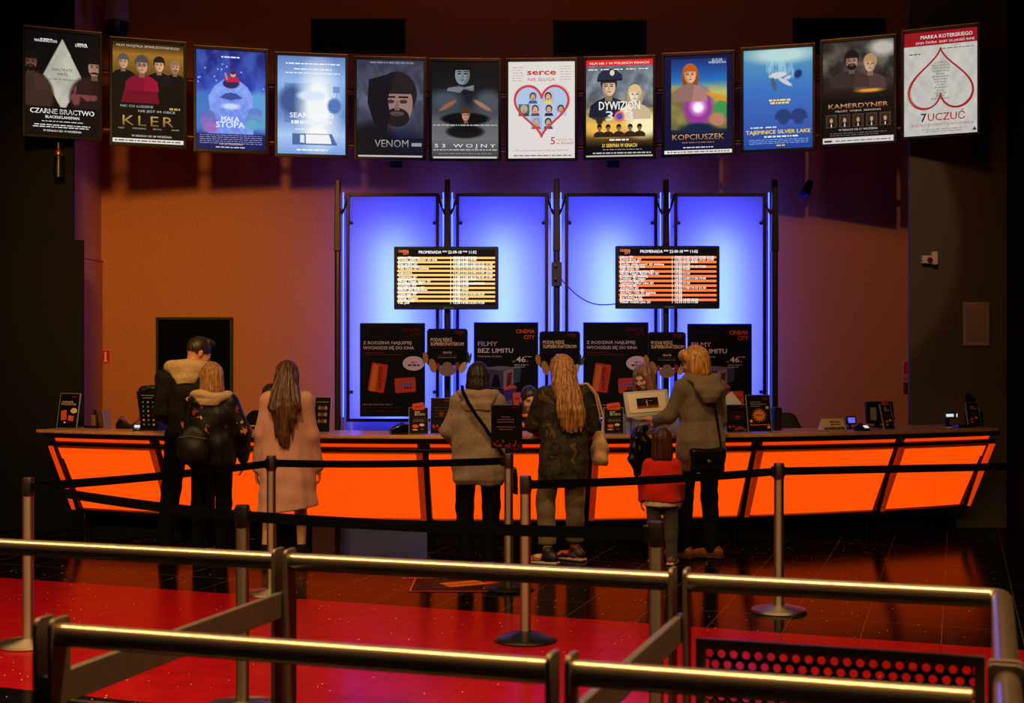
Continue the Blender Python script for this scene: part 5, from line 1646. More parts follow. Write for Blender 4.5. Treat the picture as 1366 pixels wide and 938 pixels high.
# row behind
t = empty('queue_barrier', 'rear metal barrier row with tube rail bending at a corner and a perforated panel', 'barrier', (0, 0, 0), 0, 'metal queue barriers')
for c in (B1, B2):
    for s_ in (-1, 1):
        plate(t, c + U * s_ * (g + 0.006), U)
    foot_plate(t, c, U)
B0 = B1 - U * 1.32
for s_ in (-1, 1):
    plate(t, B0 + U * s_ * (g + 0.006), U)
foot_plate(t, B0, U)
rail(t, [B0 - U * 1.3 + zr, B0 - U * (g + 0.012) + zr]); rail(t, [B0 + U * (g + 0.012) + zr, B1 - U * (g + 0.012) + zr])
rail(t, [B1 + U * (g + 0.012) + zr, B2 - U * (g + 0.012) + zr])
SE = KC - Nn * 1.03
pts = [B2 + U * (g + 0.012) + zr]
rc = 0.035
for k in range(7):
    a = PI / 2 * k / 6
    pts.append(KC - U * rc - Nn * rc + U * rc * math.sin(a) + Nn * rc * math.cos(a) + zr)
pts.append(SE + zr)
rail(t, pts)
plate(t, SE - Nn * 0.006, Nn); foot_plate(t, SE, Nn)
MB().tube([KC - U * 0.05 - Nn * 0.05 + Vector((0, 0, 0.0)), KC - U * 0.05 - Nn * 0.05 + Vector((0, 0, 0.30))], 0.02, 12).build('leg', M['plate_metal'], t)
perforated(t, B2 + U * 0.05, KC - U * 0.045, 0.26, 0.805)
# front row
t = empty('queue_barrier', 'front metal barrier row with tube rail ending at a paired plate post', 'barrier', (0, 0, 0), 0, 'metal queue barriers')
for c in (A1, A2):
    for s_ in (-1, 1):
        plate(t, c + U * s_ * (g + 0.006), U)
    foot_plate(t, c, U)
SE2 = SE - Nn * 0.05
AE = A1 + U * 2.14
rail(t, [A1 + U * (g + 0.012) + zr, A2 - U * (g + 0.012) + zr]); rail(t, [A2 + U * (g + 0.012) + zr, AE + zr])
plate(t, SE2 - Nn * 0.0, Nn); foot_plate(t, SE2, Nn)
rail(t, [SE2 - Nn * 0.006 + zr, SE2 - Nn * 1.25 + zr])
perforated(t, A1 + U * 0.05, A2 - U * 0.05, 0.26, 0.812)
# flat bars linking the rows
def crossbar(a, b, label):
    d = (b - a).normalized(); w = Vector((-d.y, d.x, 0)) * 0.011
    a, b = a - d * 0.03, b + d * 0.03
    mb = MB().hexa([a - w + Vector((0, 0, 0.79)), a + w + Vector((0, 0, 0.79)), b + w + Vector((0, 0, 0.79)), b - w + Vector((0, 0, 0.79)),
                    a - w + Vector((0, 0, 0.872)), a + w + Vector((0, 0, 0.872)), b + w + Vector((0, 0, 0.872)), b - w + Vector((0, 0, 0.872))])
    tag(mb.build('barrier_crossbar', M['plate_metal'], None, 0.003), label, 'barrier bar', 'flat bars linking the barriers')
crossbar(A1, B1, 'flat metal bar linking the barrier rows, at the end with the paired plates')
crossbar(A2, B2, 'flat metal bar linking the barrier rows beside the perforated panel')

# ================================================================== things on the counter
def on(px, back):
    ph = phi_at(px, KR - back)
    return ck(ph, KR - back, ZT + 0.0005), ph
def flyer(px0, px1, ytop, back, paint, label, lean=10, topper=None, turn=0.0, group='leaflet stands'):
    p, ph = on((px0 + px1) / 2, back)
    d = p.y
    w = (px1 - px0) / F * d / max(0.5, math.cos(math.radians(turn)))
    h = (H - (ytop - CY) / F * d - ZT)
    t = empty('leaflet_stand', label, 'leaflet stand', tuple(p), ph + math.radians(turn), group)
    L = math.radians(lean)
    R = Matrix.Rotation(-L, 3, 'X')
    hh = h / math.cos(L)
    bk = MB().box((0, 0, 0), (w, 0.006, hh), m=R)
    bk.v = [tuple(Vector(v) + R @ Vector((0, 0, hh / 2)) + Vector((0, 0.0, 0.004))) for v in bk.v]
    bk.build('back_plate', M['black_plastic'], t, 0.0015)
    MB().box((0, 0.035, 0.004), (w, 0.10, 0.006)).build('foot', M['acrylic'], t, 0.0015)
    sd = MB()
    for s_ in (-1, 1):
        sd.box((s_ * (w / 2), 0, hh / 2), (0.003, 0.012, hh))
    sd.box((0, 0, hh), (w, 0.012, 0.003))
    sd.v = [tuple(R @ Vector(v) + Vector((0, 0, 0.004))) for v in sd.v]
    sd.build('clear_edge', M['edge_clear'], t)
    i = Ink(w * 0.94, hh * 0.95, 26)
    paint(i)
    o = i.build('print', M['print'], t, (0, 0, 0))
    o.rotation_euler = (-L, 0, 0)
    o.location = R @ Vector((0, -0.0042, hh / 2)) + Vector((0, 0, 0.004))
    if topper:
        cw, ch, rot = topper
        cm = MB().prism(rrect(cw, ch, 0.008), -0.010, -0.006)
        c_, s_ = math.cos(rot), math.sin(rot)
        q = R @ Vector((0.0, 0, hh + ch * 0.15)) + Vector((0, 0, 0.004))
        cm.v = [tuple(Vector((v[0] * c_ - v[2] * s_, v[1], v[0] * s_ + v[2] * c_)) + q) for v in cm.v]
        oc_ = cm.build('orange_card', M['orange_card'], t)
        k = Ink(cw * 0.8, ch * 0.3, 6, (232, 92, 40)); k.text('UNLIMITED', 0.5, 0.75, ch * 0.16, (90, 24, 14), fit=cw * 0.62, bold=0.04)
        ko = k.build('card_print', M['print'], oc_)
        ko.rotation_euler = (0, -rot, 0); ko.location = q + Vector((0, -0.0115, 0))
    return t
M['orange_card'] = pmat('orange plastic card', (240, 96, 36), 0.4, var=0.05)
M['edge_clear'] = pmat('clear plastic edge', (180, 176, 170), 0.15, var=0.05)
OC, YC, WC = (236, 100, 36), (236, 190, 90), (226, 214, 196)
def f_cards(i):
    i.c[:] = (14, 10, 9)
    i.text('CINEMA CITY', 0.76, 0.10, 0.014, (150, 40, 30), bold=0.04, fit=i.w * 0.28)
    i.text('Z RODZINĄ NAJLEPIEJ', 0.08, 0.26, 0.016, WC, 'LEFT', 0.04, fit=i.w * 0.62); i.text('WYCHODZI SIĘ DO KINA', 0.08, 0.33, 0.016, WC, 'LEFT', 0.04, fit=i.w * 0.8)
    i.card(0.28, 0.64, i.w * 0.30, i.h * 0.30, 0.15, OC); i.card(0.68, 0.73, i.w * 0.30, i.h * 0.16, -0.1, OC); i.disc(0.80, 0.50, 0.18, 0.08, (232, 226, 214))
    i.greek(0.66, 0.94, 0.50, 0.008, (120, 50, 40), 2); i.disc(0.38, 0.86, 0.07, 0.03, WC)
def f_limit(i):
    i.c[:] = (18, 14, 10)
    i.text('FILMY', 0.30, 0.20, 0.018, WC, 'LEFT', 0.05, fit=i.w * 0.3); i.text('BEZ LIMITU', 0.30, 0.29, 0.018, WC, 'LEFT', 0.05, fit=i.w * 0.56)
    i.greek(0.3, 0.9, 0.40, 0.010, (180, 50, 36), 1); i.greek(0.2, 0.85, 0.47, 0.008, WC, 2); i.greek(0.2, 0.85, 0.53, 0.008, WC, 3)
    i.disc(0.32, 0.72, 0.17, 0.07, OC); i.disc(0.68, 0.67, 0.14, 0.055, (226, 216, 200)); i.disc(0.7, 0.84, 0.1, 0.05, (120, 40, 26)); i.disc(0.3, 0.86, 0.16, 0.03, YC)
def f_berry(i):
    i.c[:] = (20, 13, 12)
    i.text('CINEMA CITY', 0.80, 0.08, 0.012, (150, 36, 30), bold=0.04, fit=i.w * 0.24)
    for k in range(4):
        i.greek(0.15, 0.85, 0.26 + 0.09 * k, 0.009, (120, 92, 84), k)
    R = random.Random(11)
    for k in range(16):
        i.disc(R.uniform(0.08, 0.92), R.uniform(0.80, 0.95), 0.065, 0.04, (R.randint(130, 190), R.randint(40, 80), 30), n=12)
    i.disc(0.55, 0.45, 0.13, 0.07, (120, 50, 24), n=14)
def f_star(i):
    i.c[:] = (22, 16, 8)
    i.text('CINEMA CITY', 0.82, 0.10, 0.012, (190, 60, 40), bold=0.04, fit=i.w * 0.24)
    i.greek(0.15, 0.6, 0.18, 0.012, WC, 1); i.greek(0.15, 0.85, 0.24, 0.012, WC, 2); i.greek(0.15, 0.6, 0.30, 0.012, WC, 3)
    st = []
    for k in range(32):
        rr = 1.0 if k % 2 == 0 else 0.55
        st.append((0.5 + 0.36 * rr * math.cos(PI * k / 16), 0.56 - 0.22 * rr * math.sin(PI * k / 16)))
    i.crisp(st, (236, 140, 40)); i.greek(0.34, 0.66, 0.56, 0.03, (60, 24, 10), 6)
    for x, y in ((0.88, 0.34), (0.12, 0.72), (0.9, 0.9)):
        i.disc(x, y, 0.08, 0.05, YC, n=5)
    i.greek(0.05, 0.95, 0.83, 0.03, OC, 5)
def f_faces(i):
    i.c[:] = (16, 12, 9)
    for k in range(9):
        i.disc(0.3 + 0.3 * (k % 3) * 0.7, 0.3 + 0.2 * (k // 3), 0.10, 0.06, [(150, 110, 60), (120, 70, 40), (170, 140, 90)][k % 3], n=12)
    i.greek(0.1, 0.9, 0.12, 0.012, WC, 1)
flyer(72, 106, 526, 0.25, f_cards, 'leaflet stand with two orange cards at the counter end by the black pillar')
flyer(418, 440, 531, 0.35, f_faces, 'leaflet stand half hidden behind the pale coat')
flyer(546, 571, 545, 0.16, f_limit, 'leaning leaflet stand topped by an orange card, beside the black payment terminal', 12, (0.095, 0.06, 0.18), 12)
flyer(574, 601, 532, 0.22, f_berry, 'dark leaflet stand with brownish fruit print, at the dark-haired woman\'s elbow')
flyer(806, 832, 545, 0.18, f_limit, 'leaflet stand topped by an orange card, between tote bag and clear box', 12, (0.11, 0.062, 0.14), -6)
flyer(968, 999, 541, 0.20, f_berry, 'low dark leaflet stand with red berries behind the blonde woman\'s cardigan')
flyer(997, 1031, 528, 0.22, f_star, 'leaflet stand with gold star burst on black, standing clear on the counter')
flyer(1176, 1197, 540, 0.25, f_limit, 'leaflet stand topped by a tilted orange card, in front of a black monitor', 14, (0.075, 0.055, 0.5), 14)
flyer(1288, 1312, 538, 0.32, f_limit, 'dim leaflet stand at the counter end by the grey pillar')

# the white sheet held at a slant beside the cardigan
p, ph = on(972, 0.42)
t = empty('price_sheet', 'white tilted sheet in a clear holder beyond the grey cardigan', 'sheet', tuple(p), ph)
R = Matrix.Rotation(math.radians(-34), 3, 'Y') @ Matrix.Rotation(math.radians(-20), 3, 'X')
mb = MB().box((0, 0, 0.16), (0.20, 0.004, 0.22), m=None)
mb.v = [tuple(R @ (Vector(v) - Vector((0, 0, 0.16))) + Vector((0.02, 0, 0.20))) for v in mb.v]
mb.build('sheet', M['cool_paper'] if 'cool_paper' in M else pmat('cool white card', (206, 200, 214), 0.6, var=0.05), t, 0.001)
mb = MB().box((0, 0.0, 0.045), (0.02, 0.02, 0.13)); mb.box((0, 0, 0.005), (0.12, 0.09, 0.01))
mb.build('holder', M['edge_clear'], t, 0.002)

# black tower box behind the star leaflet
p, ph = on(1035, 0.48)
t = empty('speaker_box', 'narrow black box standing behind the gold star leaflet', 'box', tuple(p), ph)
MB().box((0, 0, 0.10), (0.075, 0.09, 0.20)).build('body', M['black_plastic'], t, 0.006); MB().box((0, -0.046, 0.10), (0.055, 0.004, 0.16)).build('grille', M['dark_slat'], t, 0.001)

# card payment terminal shaped like a wedge, front right of the family board
def terminal(px, back, label, screen=False, rz=0.0, k=1.0):
    p, ph = on(px, back)
    t = empty('payment_terminal', label, 'payment terminal', tuple(p), ph + rz, 'payment terminals')
    body = MB()
    prof = [(-0.10, 0.0), (0.10, 0.0), (0.10, 0.035), (0.02, 0.075), (-0.05, 0.062), (-0.095, 0.028)]
    n = len(prof); vs = []
    for sx in (-1, 1):
        for (y, z) in prof:
            vs.append((sx * 0.045 * k, y * k, z * k))
    fs = [tuple(reversed(range(n))), tuple(range(n, 2 * n))] + [(i, (i + 1) % n, n + (i + 1) % n, n + i) for i in range(n)]
    body.add(vs, fs); body.build('body', M['black_gloss'], t, 0.008 * k, 3)
    R = Matrix.Rotation(math.radians(33), 3, 'X')
    MB().box((0, -0.076 * k, 0.051 * k), (0.06 * k, 0.045 * k, 0.004), m=R).build('display', M['lcd'] if screen else M['lcd_off'], t, 0.001)
    kp = MB()
    for a in range(3):
        for b_ in range(3):
            kp.box(((a - 1) * 0.022 * k, (0.02 + b_ * 0.022) * k, (0.077 - b_ * 0.011) * k), (0.015 * k, 0.014 * k, 0.006), m=Matrix.Rotation(math.radians(-26), 3, 'X'))
    kp.build('keypad', M['dark_metal'], t)
    return t
M['black_gloss'] = pmat('black glossy plastic', (10, 10, 12), 0.12, spec=0.7)
M['lcd'] = emat('lit small display', (0.75, 0.80, 0.90), 0.9, rough=0.15)
M['lcd_blue'] = emat('lit bluish display', (0.12, 0.14, 0.85), 1.0, rough=0.15)
M['lcd_off'] = pmat('dark display glass', (150, 146, 140), 0.1, spec=0.7)
terminal(540, 0.2, 'black wedge-shaped payment terminal beside the leaning leaflet stand', rz=1.9, k=1.25)
terminal(183, 0.2, 'payment terminal with pale display lying beside the black bucket', True, 0.6, 0.8)
terminal(1149.5, 0.16, 'small payment terminal with lit display in front of the black monitor', True, 0.1, 0.75)
p, ph = on(1135, 0.45)
t = empty('customer_display', 'small customer display glowing blue behind the cream card', 'display', tuple(p), ph)
MB().box((0, 0.02, 0.005), (0.09, 0.08, 0.01)).build('base', M['black_plastic'], t, 0.003); MB().box((0, 0.02, 0.05), (0.02, 0.02, 0.09)).build('stem', M['black_plastic'], t)
MB().box((0, 0.0, 0.075), (0.10, 0.02, 0.075), m=Matrix.Rotation(math.radians(-14), 3, 'X')).build('housing', M['black_plastic'], t, 0.004)
MB().box((0, -0.011, 0.077), (0.07, 0.004, 0.048), m=Matrix.Rotation(math.radians(-14), 3, 'X')).build('screen', M['lcd_blue'], t)

# cream tent card on its clear tray
p, ph = on(1110, 0.25)
t = empty('tent_card', 'cream folded tent card with black lettering and brown strip', 'card', tuple(p), ph)
w_, h_ = 0.235, 0.105
mb = MB().hexa([(-w_ / 2, -0.045, 0.01), (w_ / 2, -0.045, 0.01), (w_ / 2, 0.045, 0.01), (-w_ / 2, 0.045, 0.01), (-w_ / 2 + 0.012, -0.003, h_), (w_ / 2 - 0.012, -0.003, h_), (w_ / 2 - 0.012, 0.003, h_), (-w_ / 2 + 0.012, 0.003, h_)])
mb.build('card', M['cream_paper'], t)
i = Ink(w_ * 0.88, 0.095, 30, (226, 206, 160)); i.greek(0.32, 0.80, 0.28, 0.13, (40, 26, 20), 1); i.greek(0.34, 0.80, 0.52, 0.11, (60, 40, 30), 2)
i.rect(0, 0.76, 1, 1, (110, 56, 34), 1); i.speck((170, 80, 40), 20, 0.03, (0, 0.78, 1, 1), 2)
o = i.build('print', M['print'], t); L = math.atan2(0.042, 0.095); o.rotation_euler = (-L, 0, 0); o.location = (0, -0.0255, 0.057)
MB().prism(rrect(0.16, 0.012, 0.005, 3), -0.06, 0.02).build('tray', M['edge_clear'], t, loc=(0, -0.03, 0.006))

# monitor seen from behind with a paper stuck on it
p, ph = on(1176, 0.52)
t = empty('monitor', 'black monitor seen from behind with a pale slip of paper stuck on it', 'monitor', tuple(p), ph)
MB().box((0, 0.04, 0.006), (0.20, 0.14, 0.012)).build('foot', M['black_plastic'], t, 0.004); MB().box((0, 0.06, 0.08), (0.05, 0.03, 0.16)).build('neck', M['black_plastic'], t, 0.004)
MB().box((0, 0.03, 0.135), (0.31, 0.03, 0.20), m=Matrix.Rotation(math.radians(-8), 3, 'X')).build('screen_shell', M['black_plastic'], t, 0.01)
MB().box((-0.085, 0.008, 0.125), (0.068, 0.002, 0.115), m=Matrix.Rotation(math.radians(-8), 3, 'X') @ Matrix.Rotation(math.radians(4), 3, 'Y')).build('paper_slip', pmat('grey white slip', (170, 160, 150), 0.7), t)
# small till at the far right
p, ph = on(1274, 0.26)
t = empty('till_display', 'till display with white lit window at the counter end by the grey pillar', 'till', tuple(p), ph)
MB().prism(rrect(0.17, 0.02, 0.006, 3), -0.13, 0.05).build('keyboard', M['black_gloss'], t, 0.004, loc=(0.06, 0.0, 0.014), rot=(0, 0, math.radians(-16)))
MB().box((-0.02, 0.08, 0.05), (0.03, 0.03, 0.10)).build('stem', M['black_plastic'], t, 0.003)
MB().box((-0.02, 0.055, 0.105), (0.125, 0.03, 0.066), m=Matrix.Rotation(math.radians(-10), 3, 'X')).build('housing', pmat('grey till plastic', (70, 68, 66), 0.4), t, 0.006)
MB().box((-0.025, 0.038, 0.107), (0.088, 0.004, 0.026), m=Matrix.Rotation(math.radians(-10), 3, 'X')).build('display', M['lcd'], t)
MB().box((0.075, 0.05, 0.105), (0.008, 0.006, 0.03)).build('indicator', M['lcd'], t)
p, ph = on(1259, 0.14)
tag(MB().lathe([(0, 0), (0.085, 0), (0.10, 0.012), (0.096, 0.012), (0.08, 0.004), (0, 0.004)], tuple(p), 28).build('coin_dish', M['edge_clear']), 'clear coin dish beside the till at the counter end', 'dish')
p, ph = on(1300, 0.5)
t = empty('leaflet_rack', 'tall dark leaflet rack at the end of the counter against the dark wall', 'rack', tuple(p), ph)
MB().box((0, 0.04, 0.145), (0.15, 0.012, 0.29)).build('back', M['black_plastic'], t, 0.003); MB().box((0, 0.0, 0.06), (0.15, 0.07, 0.12)).build('lower_pocket', M['black_plastic'], t, 0.003)
MB().box((0, 0.02, 0.22), (0.135, 0.01, 0.07)).build('header', pmat('dark printed card', (40, 14, 14), 0.5), t, 0.002)

# left end: card holder, papers, scissors
p, ph = on(124, 0.40)
t = empty('card_holder', 'small dark card holder with pale cards near the leaflet stand by the black pillar', 'card holder', tuple(p), ph)
MB().box((0, 0, 0.01), (0.13, 0.10, 0.02)).build('base', M['black_plastic'], t, 0.003); MB().box((0, 0.03, 0.07), (0.07, 0.02, 0.12)).build('back', pmat('dark brown holder', (56, 36, 26), 0.4), t, 0.003); MB().box((0, 0.012, 0.07), (0.045, 0.012, 0.095)).build('cards', pmat('tan cards', (140, 96, 66), 0.6), t)
for k, (px_, lab, col, tl, hh) in enumerate(((133, 'black folder standing upright on the counter end', (24, 20, 18), 14, 0.17), (139.5, 'cream folder leaning on the black one', (170, 128, 88), 8, 0.165))):
    p, ph = on(px_, 0.42)
    mb = MB().box((0, 0, hh / 2), (0.016, 0.12, hh), m=Matrix.Identity(3))
    Rt = Matrix.Rotation(math.radians(-tl), 3, 'Y') @ Matrix.Rotation(math.radians(24), 3, 'Z')
    mb.v = [tuple(Rt @ Vector(v) + p) for v in mb.v]
    tag(mb.build('folder', pmat('folder', col, 0.6), None, 0.002), lab, 'folder', 'folders at the counter end')
p, ph = on(145, 0.34)
mb = MB().box((0, 0, 0.09), (0.07, 0.004, 0.17))
Rt = Matrix.Rotation(math.radians(-10), 3, 'Y') @ Matrix.Rotation(math.radians(-30), 3, 'Z')
mb.v = [tuple(Rt @ Vector(v) + p) for v in mb.v]
tag(mb.build('leaflet', pmat('bluish leaflet', (120, 110, 200), 0.4), None, 0.0008), 'bluish glossy leaflet standing behind the folders', 'leaflet')
p, ph = on(166, 0.42)
t = empty('tape_dispenser', 'black tape dispenser on the counter left of the black bucket', 'tape dispenser', tuple(p), ph)
MB().prism([(-0.08, 0), (0.08, 0), (0.08, 0.03), (0.03, 0.045), (0.0, 0.075), (-0.05, 0.08), (-0.08, 0.04)], -0.025, 0.025).build('body', M['black_plastic'], t, 0.006)
MB().lathe([(0.02, -0.012), (0.042, -0.012), (0.042, 0.012), (0.02, 0.012), (0.02, -0.012)], (-0.03, 0, 0.068), 24, 'Y').build('tape_roll', pmat('tape roll', (130, 84, 50), 0.35), t)
p, ph = on(181, 0.40)
t = empty('scissors', 'red-handled scissors leaning beside the black bucket', 'scissors', tuple(p), ph)
for s_ in (-1, 1):
    MB().tube([(-0.06, 0, 0.03), (0.0, 0.0, 0.045 + 0.014 * s_), (0.05, 0, 0.06 + 0.03 * s_)], [0.003, 0.005, 0.006], 8).build('blade', M['dark_metal'], t)
    MB().tube([(0.05 + 0.022 * math.cos(q * PI / 6), 0, 0.062 + 0.032 * s_ + 0.017 * math.sin(q * PI / 6)) for q in range(12)], 0.005, 8, closed=True).build('handle', M['red_lacquer'], t)
MB().tube([(0.0, 0, 0.0), (0.0, 0, 0.05)], 0.014, 10).build('stand', M['black_plastic'], t)

# black tapered bucket with rows of little coloured symbols
p, ph = on(207, 0.30)
t = empty('popcorn_bucket', 'black tapered bucket with rows of coloured symbols and ruffled top', 'bucket', tuple(p), ph)
hb = H - (516 - CY) / F * p.y - ZT
mb = MB().hexa([(-0.085, -0.085, 0), (0.085, -0.085, 0), (0.085, 0.085, 0), (-0.085, 0.085, 0), (-0.115, -0.115, hb * 0.9), (0.115, -0.115, hb * 0.9), (0.115, 0.115, hb * 0.9), (-0.115, 0.115, hb * 0.9)])
mb.build('tub', pmat('black printed carton', (14, 12, 16), 0.4), t, 0.004)
i = Ink(0.165, hb * 0.82, 20, (14, 12, 16))
i.greek(0.1, 0.9, 0.06, 0.012, WC, 1); i.greek(0.2, 0.8, 0.13, 0.010, WC, 2)
cs = [(60, 120, 200), (220, 130, 50), (200, 50, 50), (230, 200, 80), (90, 170, 190), (200, 200, 210)]
R_ = random.Random(3)
for a in range(3):
    for b_ in range(6):
        i.disc(0.2 + a * 0.3, 0.25 + b_ * 0.125, R_.uniform(0.04, 0.075), 0.028, cs[R_.randint(0, 5)], n=8)
o = i.build('print', M['print'], t); L = math.atan2(0.03, hb * 0.9); o.rotation_euler = (L, 0, 0); o.location = (0, -0.1025, hb * 0.45)
f = Field((-0.18, -0.18, hb * 0.78), (0.18, 0.18, hb * 1.2), 0.008)
R_ = random.Random(5)
for k in range(34):
    an = 2 * PI * k / 34; 
    f.ell((0.115 * math.cos(an) * R_.uniform(.7, 1.1), 0.115 * math.sin(an) * R_.uniform(.7, 1.1), hb * R_.uniform(0.90, 1.0)), (0.028, 0.028, 0.022), None, 0.012)
f.build('ruffled_top', pmat('black tissue', (22, 18, 20), 0.6), t)

# clear box with opened lid
p, ph = on(875, 0.20)
t = empty('clear_box', 'clear plastic box with white lined lid opened towards the queue', 'plastic box', tuple(p), ph)
bx = MB(); bw, bd, bh = 0.40, 0.27, 0.13; th = 0.004
bx.box((0, 0, th / 2), (bw, bd, th)); bx.box((0, -bd / 2, bh / 2), (bw, th, bh)); bx.box((0, bd / 2, bh / 2), (bw, th, bh)); bx.box((-bw / 2, 0, bh / 2), (th, bd, bh)); bx.box((bw / 2, 0, bh / 2), (th, bd, bh))
bx.build('tub', M['acrylic'], t, 0.001)
rm = MB()
rm.box((0, -bd / 2 - 0.004, bh), (bw + 0.03, 0.014, 0.012)); rm.box((0, bd / 2 + 0.004, bh), (bw + 0.03, 0.014, 0.012)); rm.box((-bw / 2 - 0.004, 0, bh), (0.014, bd, 0.012)); rm.box((bw / 2 + 0.004, 0, bh), (0.014, bd, 0.012))
rm.build('rim', M['edge_clear'], t, 0.002)
Rl = Matrix.Rotation(math.radians(-4), 3, 'Y') @ Matrix.Rotation(math.radians(-16), 3, 'X')
lid_c = Vector((-0.065, 0.03, bh + 0.125))
def lidbox(c, s_):
    m_ = MB().box(c, s_); m_.v = [tuple(Rl @ Vector(v) + lid_c) for v in m_.v]; return m_
lf = lidbox((0, 0.02, 0), (0.385, 0.03, 0.225))
lf.build('lid', M['lid_clear'] if 'lid_clear' in M else pmat('frosted lid', (200, 190, 176), 0.25, var=0.06), t, 0.012, 3)
lidbox((0, 0.002, 0.005), (0.325, 0.01, 0.17)).build('white_liner', pmat('white liner', (240, 226, 200), 0.5, var=0.03), t, 0.006)
i = Ink(0.185, 0.09, 24, (26, 18, 16)); i.greek(0.42, 0.48, 0.4, 0.05, WC, 1); i.greek(0.55, 0.75, 0.3, 0.02, WC, 2); i.greek(0.1, 0.35, 0.35, 0.03, (120, 100, 90), 4); i.rect(0, 0.8, 1, 1, (150, 70, 30), 1)
for q in range(5): i.bar(0.44, 0.2 + q * 0.12, 0.5, 0.26 + q * 0.12, WC)
o = i.build('label_print', M['print'], t); o.rotation_euler = Rl.to_euler(); o.location = Rl @ Vector((0.0, -0.0045, 0.0)) + lid_c
hg = MB().box((-0.02, -0.02, bh + 0.006), (0.36, 0.02, 0.012)); hg.build('hinge', M['edge_clear'], t, 0.002)
# what is in the box
R_ = random.Random(9)
cols = [pmat('sweet wrapper red', (180, 40, 30), 0.3), pmat('sweet wrapper grey', (150, 140, 134), 0.3), pmat('sweet wrapper teal', (60, 90, 90), 0.3), pmat('sweet wrapper orange', (210, 96, 40), 0.3)]
cn = ['red', 'grey', 'teal', 'orange']
for k in range(16):
    x = -0.16 + 0.064 * (k % 6) + R_.uniform(-.008, .008); y = -0.09 + 0.08 * (k // 6)
    ci = R_.randint(0, 3)
    f = MB().tube([(-0.034, 0, 0), (-0.025, 0, 0), (-0.02, 0, 0), (0.02, 0, 0), (0.025, 0, 0), (0.034, 0, 0)], [0.017, 0.007, 0.018, 0.018, 0.007, 0.017], 10)
    o = f.build('wrapped_sweet', cols[ci])
    o.rotation_euler = (0, 0, R_.uniform(-0.5, 0.5) + ph)
    o.location = p + Matrix.Rotation(ph, 3, 'Z') @ Vector((x, y, 0.026))
    tag(o, '%s wrapped sweet lying in the open clear box' % cn[ci], 'sweet', 'wrapped %s sweets in the clear box' % cn[ci])
# water bottle
p, ph = on(836, 0.28)
t = empty('water_bottle', 'bluish plastic water bottle beside the clear box', 'bottle', tuple(p), ph)
m, nt, b = new_mat('bluish bottle plastic'); b.inputs['Base Color'].default_value = (0.45, 0.55, 0.75, 1); b.inputs['Roughness'].default_value = 0.08; b.inputs['Transmission Weight'].default_value = 0.6
MB().lathe([(0, 0), (0.034, 0), (0.037, 0.01), (0.035, 0.06), (0.037, 0.12), (0.034, 0.145), (0.014, 0.172), (0.013, 0.185), (0, 0.185)], n=24).build('bottle', m, t)
MB().lathe([(0, 0.185), (0.016, 0.185), (0.016, 0.203), (0, 0.203)], n=20).build('cap', pmat('blue cap', (70, 80, 160), 0.4), t)
MB().lathe([(0.0378, 0.05), (0.0382, 0.052), (0.0382, 0.108), (0.0378, 0.11)], n=24).build('label', pmat('pale blue label', (130, 150, 190), 0.4), t)

# office chairs behind the counter
M['chair_black'] = pmat('black upholstery', (15, 14, 14), 0.6, bump=0.2, scale=200)
def office_chair(loc, rz, label, top=1.02):
    t = empty('office_chair', label, 'chair', (loc[0], loc[1], 0), rz, 'chairs behind the counter')
    f = Field((-0.28, -0.28, 0.40), (0.28, 0.30, top + 0.06), 0.012)
    f.rbox((0, 0, 0.50), (0.235, 0.23, 0.04), None, 0.035, 0.02)
    f.build('seat', M['chair_black'], t)
    f = Field((-0.28, -0.40, 0.50), (0.28, -0.10, top + 0.06), 0.012)
    f.loft([(0.60, 0, -0.24, 0.17, 0.035), (0.75, 0, -0.26, 0.21, 0.035), (0.92, 0, -0.28, 0.20, 0.032), (top - 0.02, 0, -0.30, 0.13, 0.03), (top, 0, -0.30, 0.07, 0.02)], 0.02, 2.6)
    f.build('backrest', M['chair_black'], t)
    MB().tube([(0, -0.1, 0.47), (0, -0.27, 0.48), (0, -0.29, 0.66)], 0.018, 10).build('back_bracket', M['black_plastic'], t)
    MB().tube([(0, 0, 0.10), (0, 0, 0.47)], 0.026, 12).build('gas_column', M['black_plastic'], t)
    for k in range(5):
        a = 2 * PI * k / 5 + 0.3
        MB().tube([(0, 0, 0.10), (0.28 * math.cos(a), 0.28 * math.sin(a), 0.065)], [0.024, 0.015], 8).build('base_spoke', M['black_plastic'], t)
        MB().lathe([(0, -0.02), (0.028, -0.018), (0.03, 0), (0.028, 0.018), (0, 0.02)], (0.285 * math.cos(a), 0.285 * math.sin(a), 0.031), 14, 'Y').build('caster', M['black_plastic'], t)
    return t
c = at(362, 540, 12.98); office_chair((c.x, c.y), PI + 0.1, 'black office chair back showing behind the counter left of the pale coat', 1.0)
c = at(707, 540, 12.72); office_chair((c.x, c.y), PI - 0.12, 'black office chair under the seated cashier with the neckerchief', 0.94)
c = at(1044, 562, 13.0); office_chair((c.x, c.y), PI - 0.15, 'black office chair back showing right of the gold star leaflet', 1.09)

